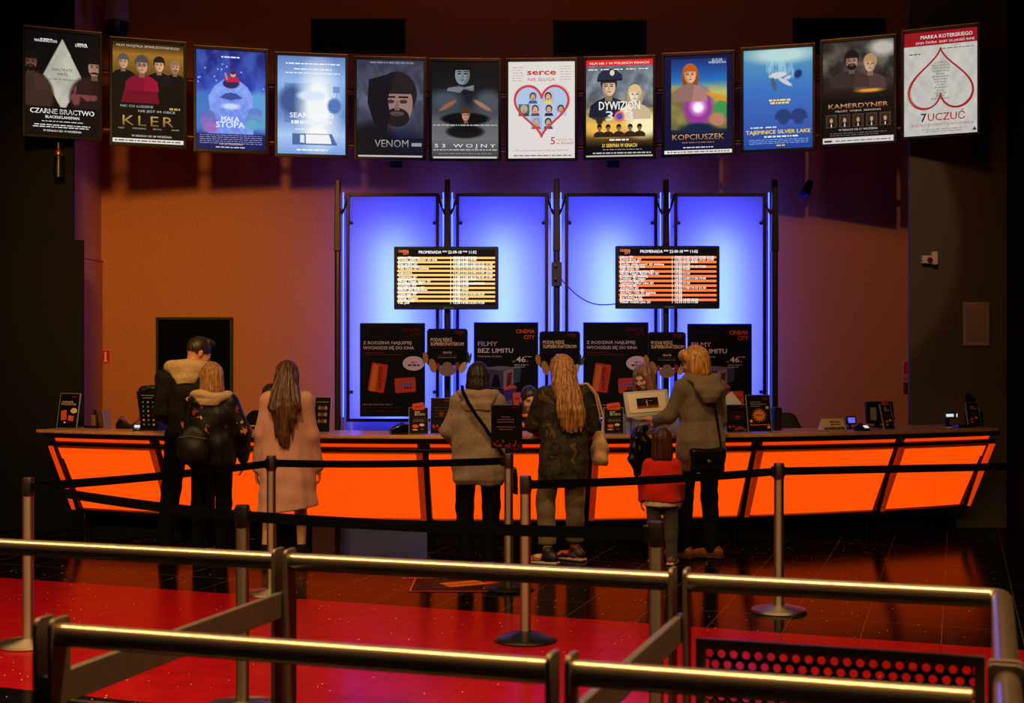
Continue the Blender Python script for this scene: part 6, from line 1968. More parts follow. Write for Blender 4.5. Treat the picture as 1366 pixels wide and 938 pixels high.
# ================================================================== people
def skin_mat(name, c):
    m = pmat(name, c, 0.5, var=0.06, scale=30)
    b = m.node_tree.nodes['Principled BSDF']
    b.inputs['Subsurface Weight'].default_value = 0.08
    b.inputs['Subsurface Radius'].default_value = (0.02, 0.008, 0.004)
    return m
M['skin'] = skin_mat('fair skin', (214, 160, 128))
M['skin_warm'] = skin_mat('warm skin', (200, 140, 106))
M['eye_white'] = pmat('eye white', (220, 212, 204), 0.2, var=0.02)
M['eye_dark'] = pmat('dark iris', (30, 20, 14), 0.15)
M['lip'] = pmat('lip tint', (170, 84, 76), 0.4, var=0.05)
def hair_mat(name, c, c2):
    """hair: fine streaks along the fall of the hair"""
    m, nt, b = new_mat(name)
    N, L = nt.nodes, nt.links
    tc = N.new('ShaderNodeTexCoord'); mp = N.new('ShaderNodeMapping'); mp.inputs['Scale'].default_value = (95, 95, 5)
    nz = N.new('ShaderNodeTexNoise'); nz.inputs['Scale'].default_value = 1.0; nz.inputs['Detail'].default_value = 5
    L.new(tc.outputs['Object'], mp.inputs[0]); L.new(mp.outputs[0], nz.inputs['Vector'])
    rp = N.new('ShaderNodeValToRGB'); rp.color_ramp.elements[0].color = (*lin(c), 1); rp.color_ramp.elements[1].color = (*lin(c2), 1)
    rp.color_ramp.elements[0].position = 0.36; rp.color_ramp.elements[1].position = 0.66
    L.new(nz.outputs['Fac'], rp.inputs['Fac']); L.new(rp.outputs[0], b.inputs['Base Color'])
    b.inputs['Roughness'].default_value = 0.42
    bp = N.new('ShaderNodeBump'); bp.inputs['Strength'].default_value = 0.4; bp.inputs['Distance'].default_value = 0.004
    L.new(nz.outputs['Fac'], bp.inputs['Height']); L.new(bp.outputs['Normal'], b.inputs['Normal'])
    return m
def cloth(name, c, bump=0.35, scale=160, var=0.18, rough=0.85, sheen=0.15):
    if max(c) < 60:
        c, sheen = tuple(v * 0.72 for v in c), 0.0
    return pmat(name, c, rough, bump=bump, scale=scale, var=var, spec=0.25 if max(c) > 60 or rough < 0.6 else 0.08, sheen=sheen)

def V3(*a):
    return np.array(a, float)

class Person:
    def __init__(s, label, loc, yaw, S, sex='f', skin='skin', name='person'):
        s.k = S / 1.70
        s.S = S
        s.t = empty('person', label, 'person', (loc[0], loc[1], 0), yaw)
        s.skin = skin
        k = s.k
        sw = (0.155 if sex == 'f' else 0.18) * k
        s.sex = sex
        s.J = dict(sl=V3(-sw, -0.012 * k, 1.372 * k), sr=V3(sw, -0.012 * k, 1.372 * k),
                   el=V3(-sw - 0.055 * k, -0.03 * k, 1.11 * k), er=V3(sw + 0.055 * k, -0.03 * k, 1.11 * k),
                   wl=V3(-sw - 0.065 * k, 0.04 * k, 0.865 * k), wr=V3(sw + 0.065 * k, 0.04 * k, 0.865 * k),
                   hl=V3(-0.088 * k, 0, 0.90 * k), hr=V3(0.088 * k, 0, 0.90 * k),
                   kl=V3(-0.095 * k, 0.012 * k, 0.485 * k), kr=V3(0.095 * k, 0.012 * k, 0.485 * k),
                   al=V3(-0.095 * k, -0.02 * k, 0.085 * k), ar=V3(0.095 * k, -0.02 * k, 0.085 * k),
                   neck=V3(0, -0.02 * k, 1.43 * k), head=V3(0, 0.022 * k, 1.587 * k))
        s.fy = dict(l=0.12, r=-0.12)          # foot yaw (turned out)
        s.hyaw = s.hpitch = s.hroll = 0.0
        s.curl = 0.5
        s.hs = k
        s.palm = dict(l=V3(1, 0, 0), r=V3(-1, 0, 0))
        s.hand_dir = {}
    # ---- head and face shapes
    def head(s, f):
        R = rotm(s.hyaw, s.hpitch, s.hroll); c = s.J['head']; k = s.hs
        s.R = R
        P = lambda *a: c + R @ (np.array(a) * k)
        E = lambda p, r, kk=0.015, cut=False: f.ell(P(*p), np.array(r) * k, R, kk * k, cut)
        E((0, -0.012, 0.025), (0.074, 0.092, 0.088)); E((0, 0.030, -0.032), (0.060, 0.062, 0.080), 0.02)
        E((0, 0.056, -0.088), (0.034, 0.030, 0.024), 0.02); E((0, 0.080, 0.014), (0.046, 0.016, 0.012), 0.015)
        for q in (-1, 1):
            E((q * 0.031, 0.102, -0.004), (0.019, 0.016, 0.011), 0.012, True)
            E((q * 0.038, 0.062, -0.035), (0.022, 0.026, 0.022), 0.02)
            E((q * 0.076, -0.008, -0.012), (0.009, 0.020, 0.031), 0.006)
        f.cone(P(0, 0.093, 0.002), P(0, 0.110, -0.034), 0.008 * k, 0.0125 * k, 0.008 * k)
        for q in (-1, 1):
            E((q * 0.012, 0.100, -0.037), (0.009, 0.011, 0.008), 0.006)
        E((0, 0.092, -0.061), (0.022, 0.010, 0.006), 0.005); E((0, 0.090, -0.071), (0.019, 0.010, 0.0065), 0.005)
        nb = s.J['neck']
        f.cone(P(0, -0.022, -0.055), nb + V3(0, 0, -0.02 * s.k), 0.050 * k, 0.056 * k, 0.03 * k)
        s.P = P
    def face(s, brow, eyes=True):
        P, R, k = s.P, s.R, s.hs
        m = MB()
        ew, ed, eb, lp = MB(), MB(), MB(), MB()
        def egg(mb, p, r):
            n1, n2 = 10, 6
            vs, fs = [], []
            for j in range(n2 + 1):
                th = PI * j / n2
                for i in range(n1):
                    ph = 2 * PI * i / n1
                    vs.append(P(p[0] + r[0] * math.sin(th) * math.cos(ph), p[1] + r[1] * math.sin(th) * math.sin(ph), p[2] + r[2] * math.cos(th)))
            for j in range(n2):
                for i in range(n1):
                    l = (i + 1) % n1
                    fs.append((j * n1 + i, j * n1 + l, (j + 1) * n1 + l, (j + 1) * n1 + i))
            mb.add(vs, fs, True)
        for q in (-1, 1):
            egg(ew, (q * 0.031, 0.082, -0.004), (0.013, 0.010, 0.0075)); egg(ed, (q * 0.031, 0.0895, -0.005), (0.0058, 0.004, 0.0062))
            eb.tube([P(q * 0.014, 0.097, 0.012), P(q * 0.031, 0.094, 0.018), P(q * 0.049, 0.080, 0.012)], [0.003 * k, 0.0034 * k, 0.002 * k], 8)
            eb.tube([P(q * 0.018, 0.0925, 0.002), P(q * 0.031, 0.0945, 0.0055), P(q * 0.045, 0.085, 0.001)], 0.0016 * k, 6)
        lp.tube([P(-0.021, 0.091, -0.066), P(-0.009, 0.0995, -0.063), P(0, 0.100, -0.0635), P(0.009, 0.0995, -0.063), P(0.021, 0.091, -0.066)], [0.002 * k, 0.0042 * k, 0.0042 * k, 0.0042 * k, 0.002 * k], 8)
        lp.tube([P(-0.018, 0.091, -0.068), P(0, 0.0985, -0.0715), P(0.018, 0.091, -0.068)], [0.002 * k, 0.0045 * k, 0.002 * k], 8)
        eo = ew.build('eyes', M['eye_white'], s.t); ed.build('irises', M['eye_dark'], eo); eb.build('eyebrows', brow, s.t); lp.build('lips', M['lip'], s.t)
    # ---- hands
    def hand(s, f, side):
        k = s.k * (1.0 if s.S > 1.3 else 1.05)
        w = s.J['w' + side]; e = s.J['e' + side]
        d = s.hand_dir.get(side, w - e); d = d / np.linalg.norm(d)
        pn = s.palm[side]; pn = pn - d * (pn @ d); pn = pn / np.linalg.norm(pn)     # the way the palm looks
        a = np.cross(d, pn)
        # thumb on the forward side
        if a[1] < 0:
            a = -a
        R = np.stack([a, pn, d], 1)
        pc = w + d * 0.050 * k
        f.rbox(pc, (0.036 * k, 0.013 * k, 0.046 * k), R, 0.012 * k, 0.012 * k)
        f.cone(w - d * 0.02 * k, w + d * 0.02 * k, 0.026 * k, 0.024 * k, 0.02 * k)
        c = s.curl if not isinstance(s.curl, dict) else s.curl[side]
        Ls = [(0.030, 0.074), (0.010, 0.082), (-0.010, 0.076), (-0.029, 0.060)]
        for q, L in Ls:
            p0 = w + d * 0.090 * k + a * q * k
            an = 0.0; p = p0
            for j, (fr, r0, r1) in enumerate(((0.45, 0.0095, 0.0088), (0.32, 0.0088, 0.0080), (0.23, 0.0080, 0.0070))):
                an += c * (0.55 + 0.1 * j)
                dd = d * math.cos(an) + pn * math.sin(an) + a * q * 0.6
                dd = dd / np.linalg.norm(dd)
                p2 = p + dd * L * fr * k
                f.cone(p, p2, r0 * k, r1 * k, 0.004 * k)
                p = p2
        t0 = w + d * 0.030 * k + a * 0.030 * k
        t1 = t0 + (d * 0.55 + a * 0.65 + pn * 0.4) * 0.040 * k
        t2 = t1 + (d * 0.85 + a * 0.15 + pn * 0.4) * 0.032 * k
        f.chain([t0, t1, t2], [0.013 * k, 0.0105 * k, 0.009 * k], 0.008 * k)
    # ---- the body, one skin
    def body(s, legs=True, h=0.0062):
        J, k = s.J, s.k
        pts = np.array(list(J.values()))
        lo = pts.min(0) - 0.24 * max(k, 0.75); hi = pts.max(0) + 0.24 * max(k, 0.75)
        lo[2] = 0.004 if legs else J['hl'][2] - 0.16
        f = Field(lo, hi, h)
        hip = (J['hl'] + J['hr']) / 2; sh = (J['sl'] + J['sr']) / 2
        def prof(z, dy, a, b):
            q = (z - 0.90) / (1.372 - 0.90)
            c = hip + (sh - hip) * q
            return (c[2], c[0], c[1] + dy * k, a * k, b * k)
        f.loft([prof(0.80, -.01, .11, .085), prof(0.92, -.012, .155, .105), prof(1.05, 0.0, .122, .085), prof(1.20, 0.0, .135, .092), prof(1.33, -.005, .140, .09), prof(1.42, -.015, .085, .06), prof(1.44, -.018, .05, .045)], 0.03 * k, 2.3)
        for a in 'lr':
            f.cone(sh + (J['s' + a] - sh) * 0.4, J['s' + a], 0.055 * k, 0.048 * k, 0.04 * k)
            f.chain([J['s' + a], J['e' + a], J['w' + a]], [0.046 * k, 0.036 * k, 0.025 * k], 0.02 * k)
            m = J['e' + a] * 0.7 + J['w' + a] * 0.3
            f.ell(m, (0.038 * k,) * 3, None, 0.02 * k)
            s.hand(f, a)
            if legs:
                f.chain([J['h' + a], J['k' + a], J['a' + a]], [0.080 * k, 0.052 * k, 0.035 * k], 0.025 * k)
                q = J['k' + a] * 0.72 + J['a' + a] * 0.28
                f.ell(q + V3(0, -0.022 * k, 0), (0.046 * k, 0.048 * k, 0.11 * k), None, 0.025 * k)
                y = s.fy[a]; d = V3(-math.sin(y), math.cos(y), 0)
                an = J['a' + a]
                f.cone(an + V3(0, 0, -0.03 * k) - d * 0.03 * k, an - V3(0, 0, an[2] - 0.035 * k) + d * 0.12 * k, 0.035 * k, 0.028 * k, 0.03 * k)
        s.head(f)
        return f.build('body', M[s.skin], s.t)
    def field(s, z0, z1, pad=0.26, h=0.009, y0=None, y1=None, x0=None, x1=None):
        k = max(s.k, 0.7)
        pts = np.array([v for n_, v in s.J.items() if n_[0] in 'sewhka' and n_ != 'head'])
        lo = pts.min(0) - pad * k; hi = pts.max(0) + pad * k
        return Field((lo[0], lo[1], z0), (hi[0], hi[1], z1), h)
    def trousers(s, mat, r=(0.098, 0.068, 0.055), hem=0.04, name='trousers', folds=0.003, waist=1.0, h=0.008, hip_r=(0.165, 0.118)):
        J, k = s.J, s.k
        f = s.field(hem * k - 0.02, waist * k + 0.06, h=h)
        for a in 'lr':
            f.chain([J['h' + a] + V3(0, 0, 0.02 * k), J['k' + a], J['a' + a] - V3(0, 0, 0.05 * k)], [r[0] * k, r[1] * k, r[2] * k], 0.03 * k)
            q = J['k' + a] * 0.75 + J['a' + a] * 0.25
            f.ell(q + V3(0, -0.018 * k, 0), (r[1] * 0.85 * k, r[1] * 0.9 * k, 0.12 * k), None, 0.02 * k)
            f.ell(J['h' + a] + V3(0, -0.045 * k, -0.0 * k), (0.088 * k, 0.085 * k, 0.10 * k), None, 0.03 * k)
        hip = (J['hl'] + J['hr']) / 2
        f.loft([(0.84 * k, hip[0], hip[1] - .01, .14 * k, .10 * k), (0.92 * k, hip[0], hip[1] - .01, hip_r[0] * k, hip_r[1] * k), (waist * k, hip[0], hip[1], .140 * k, .105 * k)], 0.03 * k, 2.3)
        if folds:
            f.ripple(folds * 0.55, [(10, 6, 42), (-14, 9, 55), (8, -10, 70)], 3, hi=(9, 9, 0.62 * k))
        f.above(hem * k)
        return f.build(name, mat, s.t)
    def torso(s, f, prof, kk=0.03, p=2.4, yaw=0.0, folds=None, slope=0.70, wide=1.0):
        """garment body; the shoulders fall away from the neck"""
        z1 = (s.J['sl'][2] + s.J['sr'][2]) / 2
        out = []
        for z, cx, cy, a, b in prof:
            q = min(1, max(0, (z - (z1 - 0.13 * s.k)) / (0.13 * s.k)))
            out.append((z, cx, cy, a * wide * (1 - (1 - slope) * q), b))
        f.loft(out, kk, p, yaw, folds)
    def shoes(s, mat, sole, k2=1.0):
        J, k = s.J, s.k * k2
        for a in 'lr':
            an = J['a' + a]; y = s.fy[a]
            d = V3(-math.sin(y), math.cos(y), 0); w = V3(d[1], -d[0], 0)
            R = np.stack([w, d, V3(0, 0, 1)], 1)
            c = V3(an[0], an[1], 0)
            f = Field(np.append(c[:2] - 0.28 * k, 0.008), np.append(c[:2] + 0.28 * k, 0.17 * k), 0.006)
            f.ell(c - d * 0.035 * k + V3(0, 0, 0.05 * k), (0.042 * k, 0.055 * k, 0.05 * k), R, 0.02)
            f.ell(c + d * 0.06 * k + V3(0, 0, 0.04 * k), (0.046 * k, 0.095 * k, 0.038 * k), R, 0.03)
            f.ell(c + d * 0.125 * k + V3(0, 0, 0.032 * k), (0.046 * k, 0.052 * k, 0.030 * k), R, 0.02)
            f.cone(an + V3(0, 0, -0.02 * k), an + V3(0, 0, 0.012 * k), 0.046 * k, 0.046 * k, 0.02)
            f.above(0.018)
            so = f.build('shoe', mat, s.t)
            f = Field(np.append(c[:2] - 0.28 * k, -0.006), np.append(c[:2] + 0.28 * k, 0.05), 0.006)
            f.rbox(c + V3(0, 0, 0.013) - d * 0.02 * k, (0.043 * k, 0.07 * k, 0.013), R, 0.010, 0.02); f.rbox(c + V3(0, 0, 0.013) + d * 0.10 * k, (0.046 * k, 0.085 * k, 0.013), R, 0.012, 0.02)
            f.above(0.001)
            f.build('sole', sole, so)
    def sleeve(s, f, a, r=(0.068, 0.056, 0.044), short=0.0, k_=0.03):
        J, k = s.J, s.k
        w = J['w' + a]; e = J['e' + a]
        w = w - (w - e) * short
        sh = (J['sl'] + J['sr']) / 2
        f.cone(sh + (J['s' + a] - sh) * 0.35 + V3(0, 0, 0.018 * k), J['s' + a] + V3(0, 0, -0.004 * k), 0.062 * k, r[0] * k, 0.05 * k)
        f.chain([J['s' + a], e, w], [r[0] * k, r[1] * k, r[2] * k], k_ * k)
    # ---- hair
    def hair_cap(s, f, r=(0.088, 0.107, 0.100), c=(0, -0.018, 0.030), face=(0.064, 0.080, 0.110), fc=(0, 0.112, -0.045)):
        P, R, k = s.P, s.R, s.hs
        f.ell(P(*c), np.array(r) * k, R, 0.02)
        f.ell(P(*fc), np.array(face) * k, R, 0.015, True)
    def strands(s, f, n=46, amp=0.0035, seed=1):
        """fine grooves running with the hair"""
        c = s.J['head']
        X = f.ax[0][:, None, None] - c[0]; Y = f.ax[1][None, :, None] - c[1] + 0.02; Z = f.ax[2][None, None, :] - c[2]
        ph = np.arctan2(Y, X)
        g = np.sin(n * ph + 2.2 * np.sin(9 * Z + seed) + seed) + 0.7 * np.sin(n * 0.43 * ph + 3 * np.sin(6 * Z + 2 * seed) + 2)
        g = g * np.clip(np.sqrt(X ** 2 + Y ** 2) / 0.085, 0, 1) ** 2
        f.d = f.d + (amp * g).astype(np.float32)

def hook(me_obj):
    return me_obj

# ---------------------------------------------------------------- the man in the black jacket
HB = hair_mat('dark brown hair', (26, 18, 14), (62, 44, 32))
def man():
    lo = ground(252, 734)
    p = Person('man in dark jacket with cream hood looking down at the blonde girl beside him', (lo.x, lo.y), 0.05, 1.78, 'm', 'skin_warm')
    J, k = p.J, p.k
    p.hyaw, p.hpitch = -1.05, 0.42
    J['head'] += V3(0.072, 0.035, -0.012); J['neck'] += V3(0.012, 0, 0)
    J['kl'] += V3(-0.055, 0.03, 0); J['al'] += V3(-0.095, 0.0, 0); J['kr'] += V3(0.035, 0.0, 0); J['ar'] += V3(0.055, 0.02, 0)
    J['er'] = V3(0.235, 0.02, 1.16); J['wr'] = V3(0.19, 0.24, 1.06); J['el'] = V3(-0.225, -0.02, 1.16); J['wl'] = V3(-0.16, 0.22, 1.04)
    p.palm = dict(l=V3(0, 0, -1), r=V3(0, 0, -1)); p.fy = dict(l=0.35, r=-0.25)
    p.body()
    black = cloth('black trousers', (17, 16, 17)); jk = cloth('dark olive jacket', (46, 40, 34), 0.5, 30, 0.3, 0.6)
    p.trousers(black, (0.100, 0.076, 0.064), 0.03)
    f = p.field(0.80 * k, 1.56 * k)
    p.torso(f, [(0.86 * k, 0, 0, .185, .135), (0.95 * k, 0, -.005, .20, .142), (1.10 * k, 0, -.01, .205, .15), (1.28 * k, 0, -.02, .215, .15), (1.38 * k, 0, -.025, .205, .125), (1.44 * k, 0, -.022, .13, .10), (1.47 * k, 0, -.02, .085, .08)], 0.03, 2.4, 0, (7, 0.015, 0.01, 1), 0.72, 0.86)
    for a in 'lr':
        p.sleeve(f, a, (0.078, 0.064, 0.050))
    f.ripple(0.0083, [(24, 9, 14), (-28, 10, 19), (12, 6, -36)], 8)
    f.build('jacket', jk, p.t)
    f = p.field(0.80 * k, 0.93 * k, h=0.008)
    f.loft([(0.835 * k, 0, 0, .155, .125), (0.885 * k, 0, 0, .162, .13)], 0.02, 2.4); f.build('jacket_hem', cloth('ribbed black hem', (20, 19, 19)), p.t)
    # cream hood lying on the shoulders
    f = p.field(1.26 * k, 1.62 * k, h=0.008)
    for q in range(15):
        a = -PI * 1.14 + PI * 1.28 * q / 14
        r = 0.118
        z = 1.452 * k - 0.035 * math.cos(a + PI / 2) * 0 + 0.03 * math.sin(a) * -0.6
        f.ell((0.0 + 1.25 * r * math.cos(a), -0.02 + r * 0.9 * math.sin(a), z), (0.052, 0.045, 0.050 if math.sin(a) > -.5 else 0.055), None, 0.03)
    f.loft([(1.33 * k, 0.0, -0.135, .075, .04), (1.38 * k, 0.0, -0.125, .115, .055), (1.44 * k, 0, -0.10, .125, .06), (1.48 * k, 0, -0.085, .11, .04)], 0.03)
    f.ripple(0.005, [(30, 20, 40), (-24, 30, 30)], 5)
    f.build('hood', cloth('cream jersey hood', (196, 168, 124), 0.5, 60, 0.15), p.t)
    f = Field(J['head'] - 0.16, J['head'] + 0.17, 0.006)
    p.hair_cap(f, (0.080, 0.098, 0.096), (0, -0.012, 0.036), (0.066, 0.075, 0.105), (0, 0.118, -0.035))
    P = p.P
    f.ell(P(0, 0.045, 0.112), np.array((0.060, 0.055, 0.026)), p.R, 0.02)
    f.plane(P(0, -0.06, -0.050), p.R @ V3(0, -0.35, -1)); 
    p.strands(f, 60, 0.003); f.build('hair', HB, p.t)
    f = Field(J['head'] - 0.17, J['head'] + 0.16, 0.006)
    f.ell(P(0, 0.038, -0.062), np.array((0.062, 0.064, 0.062)), p.R, 0.01); f.plane(P(0, 0.0, -0.052), p.R @ V3(0, -0.35, 1)); f.ell(P(0, 0.11, -0.055), np.array((0.026, 0.03, 0.012)), p.R, 0.008, True)
    f.ripple(0.0015, [(300, 200, 250)], 2); f.build('beard', HB, p.t)
    p.face(HB)
    p.shoes(cloth('black suede', (22, 20, 20)), pmat('pale rubber sole', (176, 168, 158), 0.6))
    return p
man()

# ---------------------------------------------------------------- the blonde girl in the flowered jacket
def floral(name, base, zlo, seeds=0.0, dens=0.34):
    m, nt, b = new_mat(name)
    N, L = nt.nodes, nt.links
    tc = N.new('ShaderNodeTexCoord')
    vo = N.new('ShaderNodeTexVoronoi'); vo.inputs['Scale'].default_value = 15
    nz = N.new('ShaderNodeTexNoise'); nz.inputs['Scale'].default_value = 24
    mx = N.new('ShaderNodeMix'); mx.data_type = 'VECTOR'; mx.inputs[0].default_value = 0.07
    L.new(tc.outputs['Object'], mx.inputs[4]); L.new(nz.outputs['Color'], mx.inputs[5]); L.new(mx.outputs[1], vo.inputs['Vector'])
    lt = N.new('ShaderNodeMath'); lt.operation = 'LESS_THAN'; lt.inputs[1].default_value = dens; L.new(vo.outputs['Distance'], lt.inputs[0])
    sp = N.new('ShaderNodeSeparateXYZ'); L.new(tc.outputs['Object'], sp.inputs[0])
    gz = N.new('ShaderNodeMath'); gz.operation = 'GREATER_THAN'; gz.inputs[1].default_value = zlo; L.new(sp.outputs['Z'], gz.inputs[0])
    sc_ = N.new('ShaderNodeSeparateColor'); L.new(vo.outputs['Color'], sc_.inputs[0])
    pk = N.new('ShaderNodeMath'); pk.operation = 'GREATER_THAN'; pk.inputs[1].default_value = 0.45; L.new(sc_.outputs[1], pk.inputs[0])
    m1 = N.new('ShaderNodeMath'); m1.operation = 'MULTIPLY'; L.new(lt.outputs[0], m1.inputs[0]); L.new(gz.outputs[0], m1.inputs[1])
    m2 = N.new('ShaderNodeMath'); m2.operation = 'MULTIPLY'; L.new(m1.outputs[0], m2.inputs[0]); L.new(pk.outputs[0], m2.inputs[1])
    rp = N.new('ShaderNodeValToRGB'); rp.color_ramp.interpolation = 'CONSTANT'
    rp.color_ramp.elements[0].color = (*lin((200, 116, 84)), 1); rp.color_ramp.elements[1].color = (*lin((120, 70, 110)), 1); rp.color_ramp.elements[1].position = 0.35
    e = rp.color_ramp.elements.new(0.6); e.color = (*lin((226, 176, 130)), 1); e = rp.color_ramp.elements.new(0.8); e.color = (*lin((150, 56, 50)), 1)
    L.new(sc_.outputs[0], rp.inputs['Fac'])
    mc = N.new('ShaderNodeMix'); mc.data_type = 'RGBA'; L.new(m2.outputs[0], mc.inputs[0]); mc.inputs[6].default_value = (*lin(base), 1); L.new(rp.outputs[0], mc.inputs[7])
    L.new(mc.outputs[2], b.inputs['Base Color']); b.inputs['Roughness'].default_value = 0.5
    return m
HBL = hair_mat('honey blonde hair', (120, 76, 36), (206, 150, 84))
def bob(p, f, width=0.100, depth=0.105, zlow=-0.145, cut=((0, 0.115, -0.065), (0.062, 0.09, 0.115))):
    """chin length hair"""
    c = p.J['head']; k = p.hs
    p.hair_cap(f, (0.090, 0.108, 0.103), (0, -0.016, 0.032))
    P = p.P
    prof = []
    for dz, a, b, dy in ((zlow, width * 0.92, depth * 0.72, -0.028), (zlow + 0.03, width, depth * 0.86, -0.026), (-0.05, width * 0.98, depth * 0.92, -0.022), (0.02, width * 0.93, depth * 0.95, -0.018), (0.07, width * 0.75, depth * 0.75, -0.018)):
        q = P(0, dy, dz)
        prof.append((q[2], q[0], q[1], a * k, b * k))
    f.loft(prof, 0.02, 2.2, p.hyaw)
    f.ell(P(*cut[0]), np.array(cut[1]) * k, p.R, 0.015, True)
def girl():
    lo = ground(288, 747)
    p = Person('blonde girl in black flowered jacket with cream hood beside the tall man', (lo.x - 0.03, lo.y), 0.0, 1.56, 'f')
    J, k = p.J, p.k
    p.hyaw, p.hpitch = 0.25, 0.15
    J['head'] += V3(-0.01, 0.01, 0)
    J['er'] = V3(0.255, 0.0, 1.02); J['wr'] = V3(0.235, 0.07, 0.80); J['el'] = V3(-0.20, 0.02, 1.04); J['wl'] = V3(-0.12, 0.20, 0.96)
    J['kl'] += V3(-0.02, 0, 0); J['al'] += V3(-0.02, 0.02, 0); J['kr'] += V3(0.005, 0, 0); J['ar'] += V3(-0.01, -0.02, 0)
    p.palm['l'] = V3(0, 0, -1); p.fy = dict(l=0.5, r=-0.2)
    p.body()
    p.trousers(cloth('black leggings', (15, 14, 15)), (0.095, 0.066, 0.052), 0.05)
    f = p.field(0.70 * k, 1.52 * k)
    p.torso(f, [(0.79 * k, 0, 0, .165, .12), (0.84 * k, 0, -.005, .185, .135), (0.95 * k, 0, -.008, .195, .14), (1.10 * k, 0, -.01, .185, .135), (1.28 * k, 0, -.015, .185, .13), (1.37 * k, 0, -.02, .165, .11), (1.43 * k, 0, -.02, .095, .08), (1.46 * k, 0, -.02, .07, .07)], 0.03, 2.4, 0, (6, .03, .012, 2))
    for a in 'lr':
        p.sleeve(f, a, (0.076, 0.066, 0.050))
    f.ripple(0.0075, [(24, 9, 14), (-28, 10, 19), (12, 6, -36)], 4)
    f.build('jacket', floral('black satin with flowers', (12, 11, 12), 0.98), p.t)
    f = p.field(1.24 * k, 1.56 * k, h=0.008)
    for q in range(13):
        a = -PI * 1.1 + PI * 1.2 * q / 12
        f.ell((0.125 * math.cos(a), -0.02 + 0.10 * math.sin(a), 1.43 * k + 0.012 * math.sin(a * 2)), (0.045, 0.04, 0.032), None, 0.025)
    f.loft([(1.345 * k, 0, -0.12, .085, .032), (1.39 * k, 0, -0.115, .11, .042), (1.43 * k, 0, -0.095, .10, .03)], 0.02)
    f.ripple(0.004, [(30, 20, 40), (-24, 30, 30)], 5)
    f.build('hood', cloth('cream sweatshirt hood', (206, 176, 136), 0.5, 60, 0.12), p.t)
    f = Field(J['head'] - V3(.16, .17, .24), J['head'] + V3(.16, .17, .17), 0.006)
    bob(p, f, 0.104, 0.112, -0.150); p.strands(f, 40, 0.004, 2); f.build('hair', HBL, p.t)
    p.shoes(cloth('black canvas shoe', (20, 19, 19)), pmat('white rubber sole', (206, 200, 190), 0.6))
    for a in 'lr':   # pale stripes on the side of the shoes
        an = J['a' + a]; y = p.fy[a]; d = V3(-math.sin(y), math.cos(y), 0); w = V3(d[1], -d[0], 0)
        mb = MB()
        for q in range(3):
            for sd in (-1, 1):
                c = V3(an[0], an[1], 0) + d * (0.02 + 0.025 * q) + w * sd * 0.0405
                mb.tube([c + V3(0, 0, 0.025), c - d * 0.015 + w * sd * -0.012 + V3(0, 0, 0.066)], 0.005, 6)
        mb.build('stripe', M['white_plastic'], p.t)
    return p
G = girl()
# the dark round bag between them
lo = ground(268, 741)
t = empty('shoulder_bag', 'dark olive rounded bag hanging between the couple in black', 'bag', (-2.49, 11.10, 0.79))
f = Field((-.2, -.14, -.06), (.2, .14, .36), 0.008)
f.ell((0, 0, 0.14), (0.125, 0.065, 0.155), np.array(Matrix.Rotation(0.2, 3, 'Y')), 0.02); f.ell((0.01, -0.02, 0.08), (0.12, 0.06, 0.10), None, 0.03); f.ripple(0.005, [(20, 20, 30), (-30, 20, 24)], 2)
f.build('pouch', cloth('dark olive leather', (40, 36, 27), 0.2, 40, 0.25, 0.45), t)
MB().tube([(-0.03, 0, 0.26), (-0.045, 0.03, 0.37), (-0.045, 0.13, 0.50), (-0.04, 0.22, 0.525), (-0.04, 0.30, 0.46)], 0.010, 8).build('strap', cloth('dark strap', (40, 34, 26)), t)
MB().tube([(-0.10, -0.045, 0.2), (0.0, -0.056, 0.21), (0.11, -0.045, 0.19)], 0.006, 8).build('zip', M['dark_metal'], t)

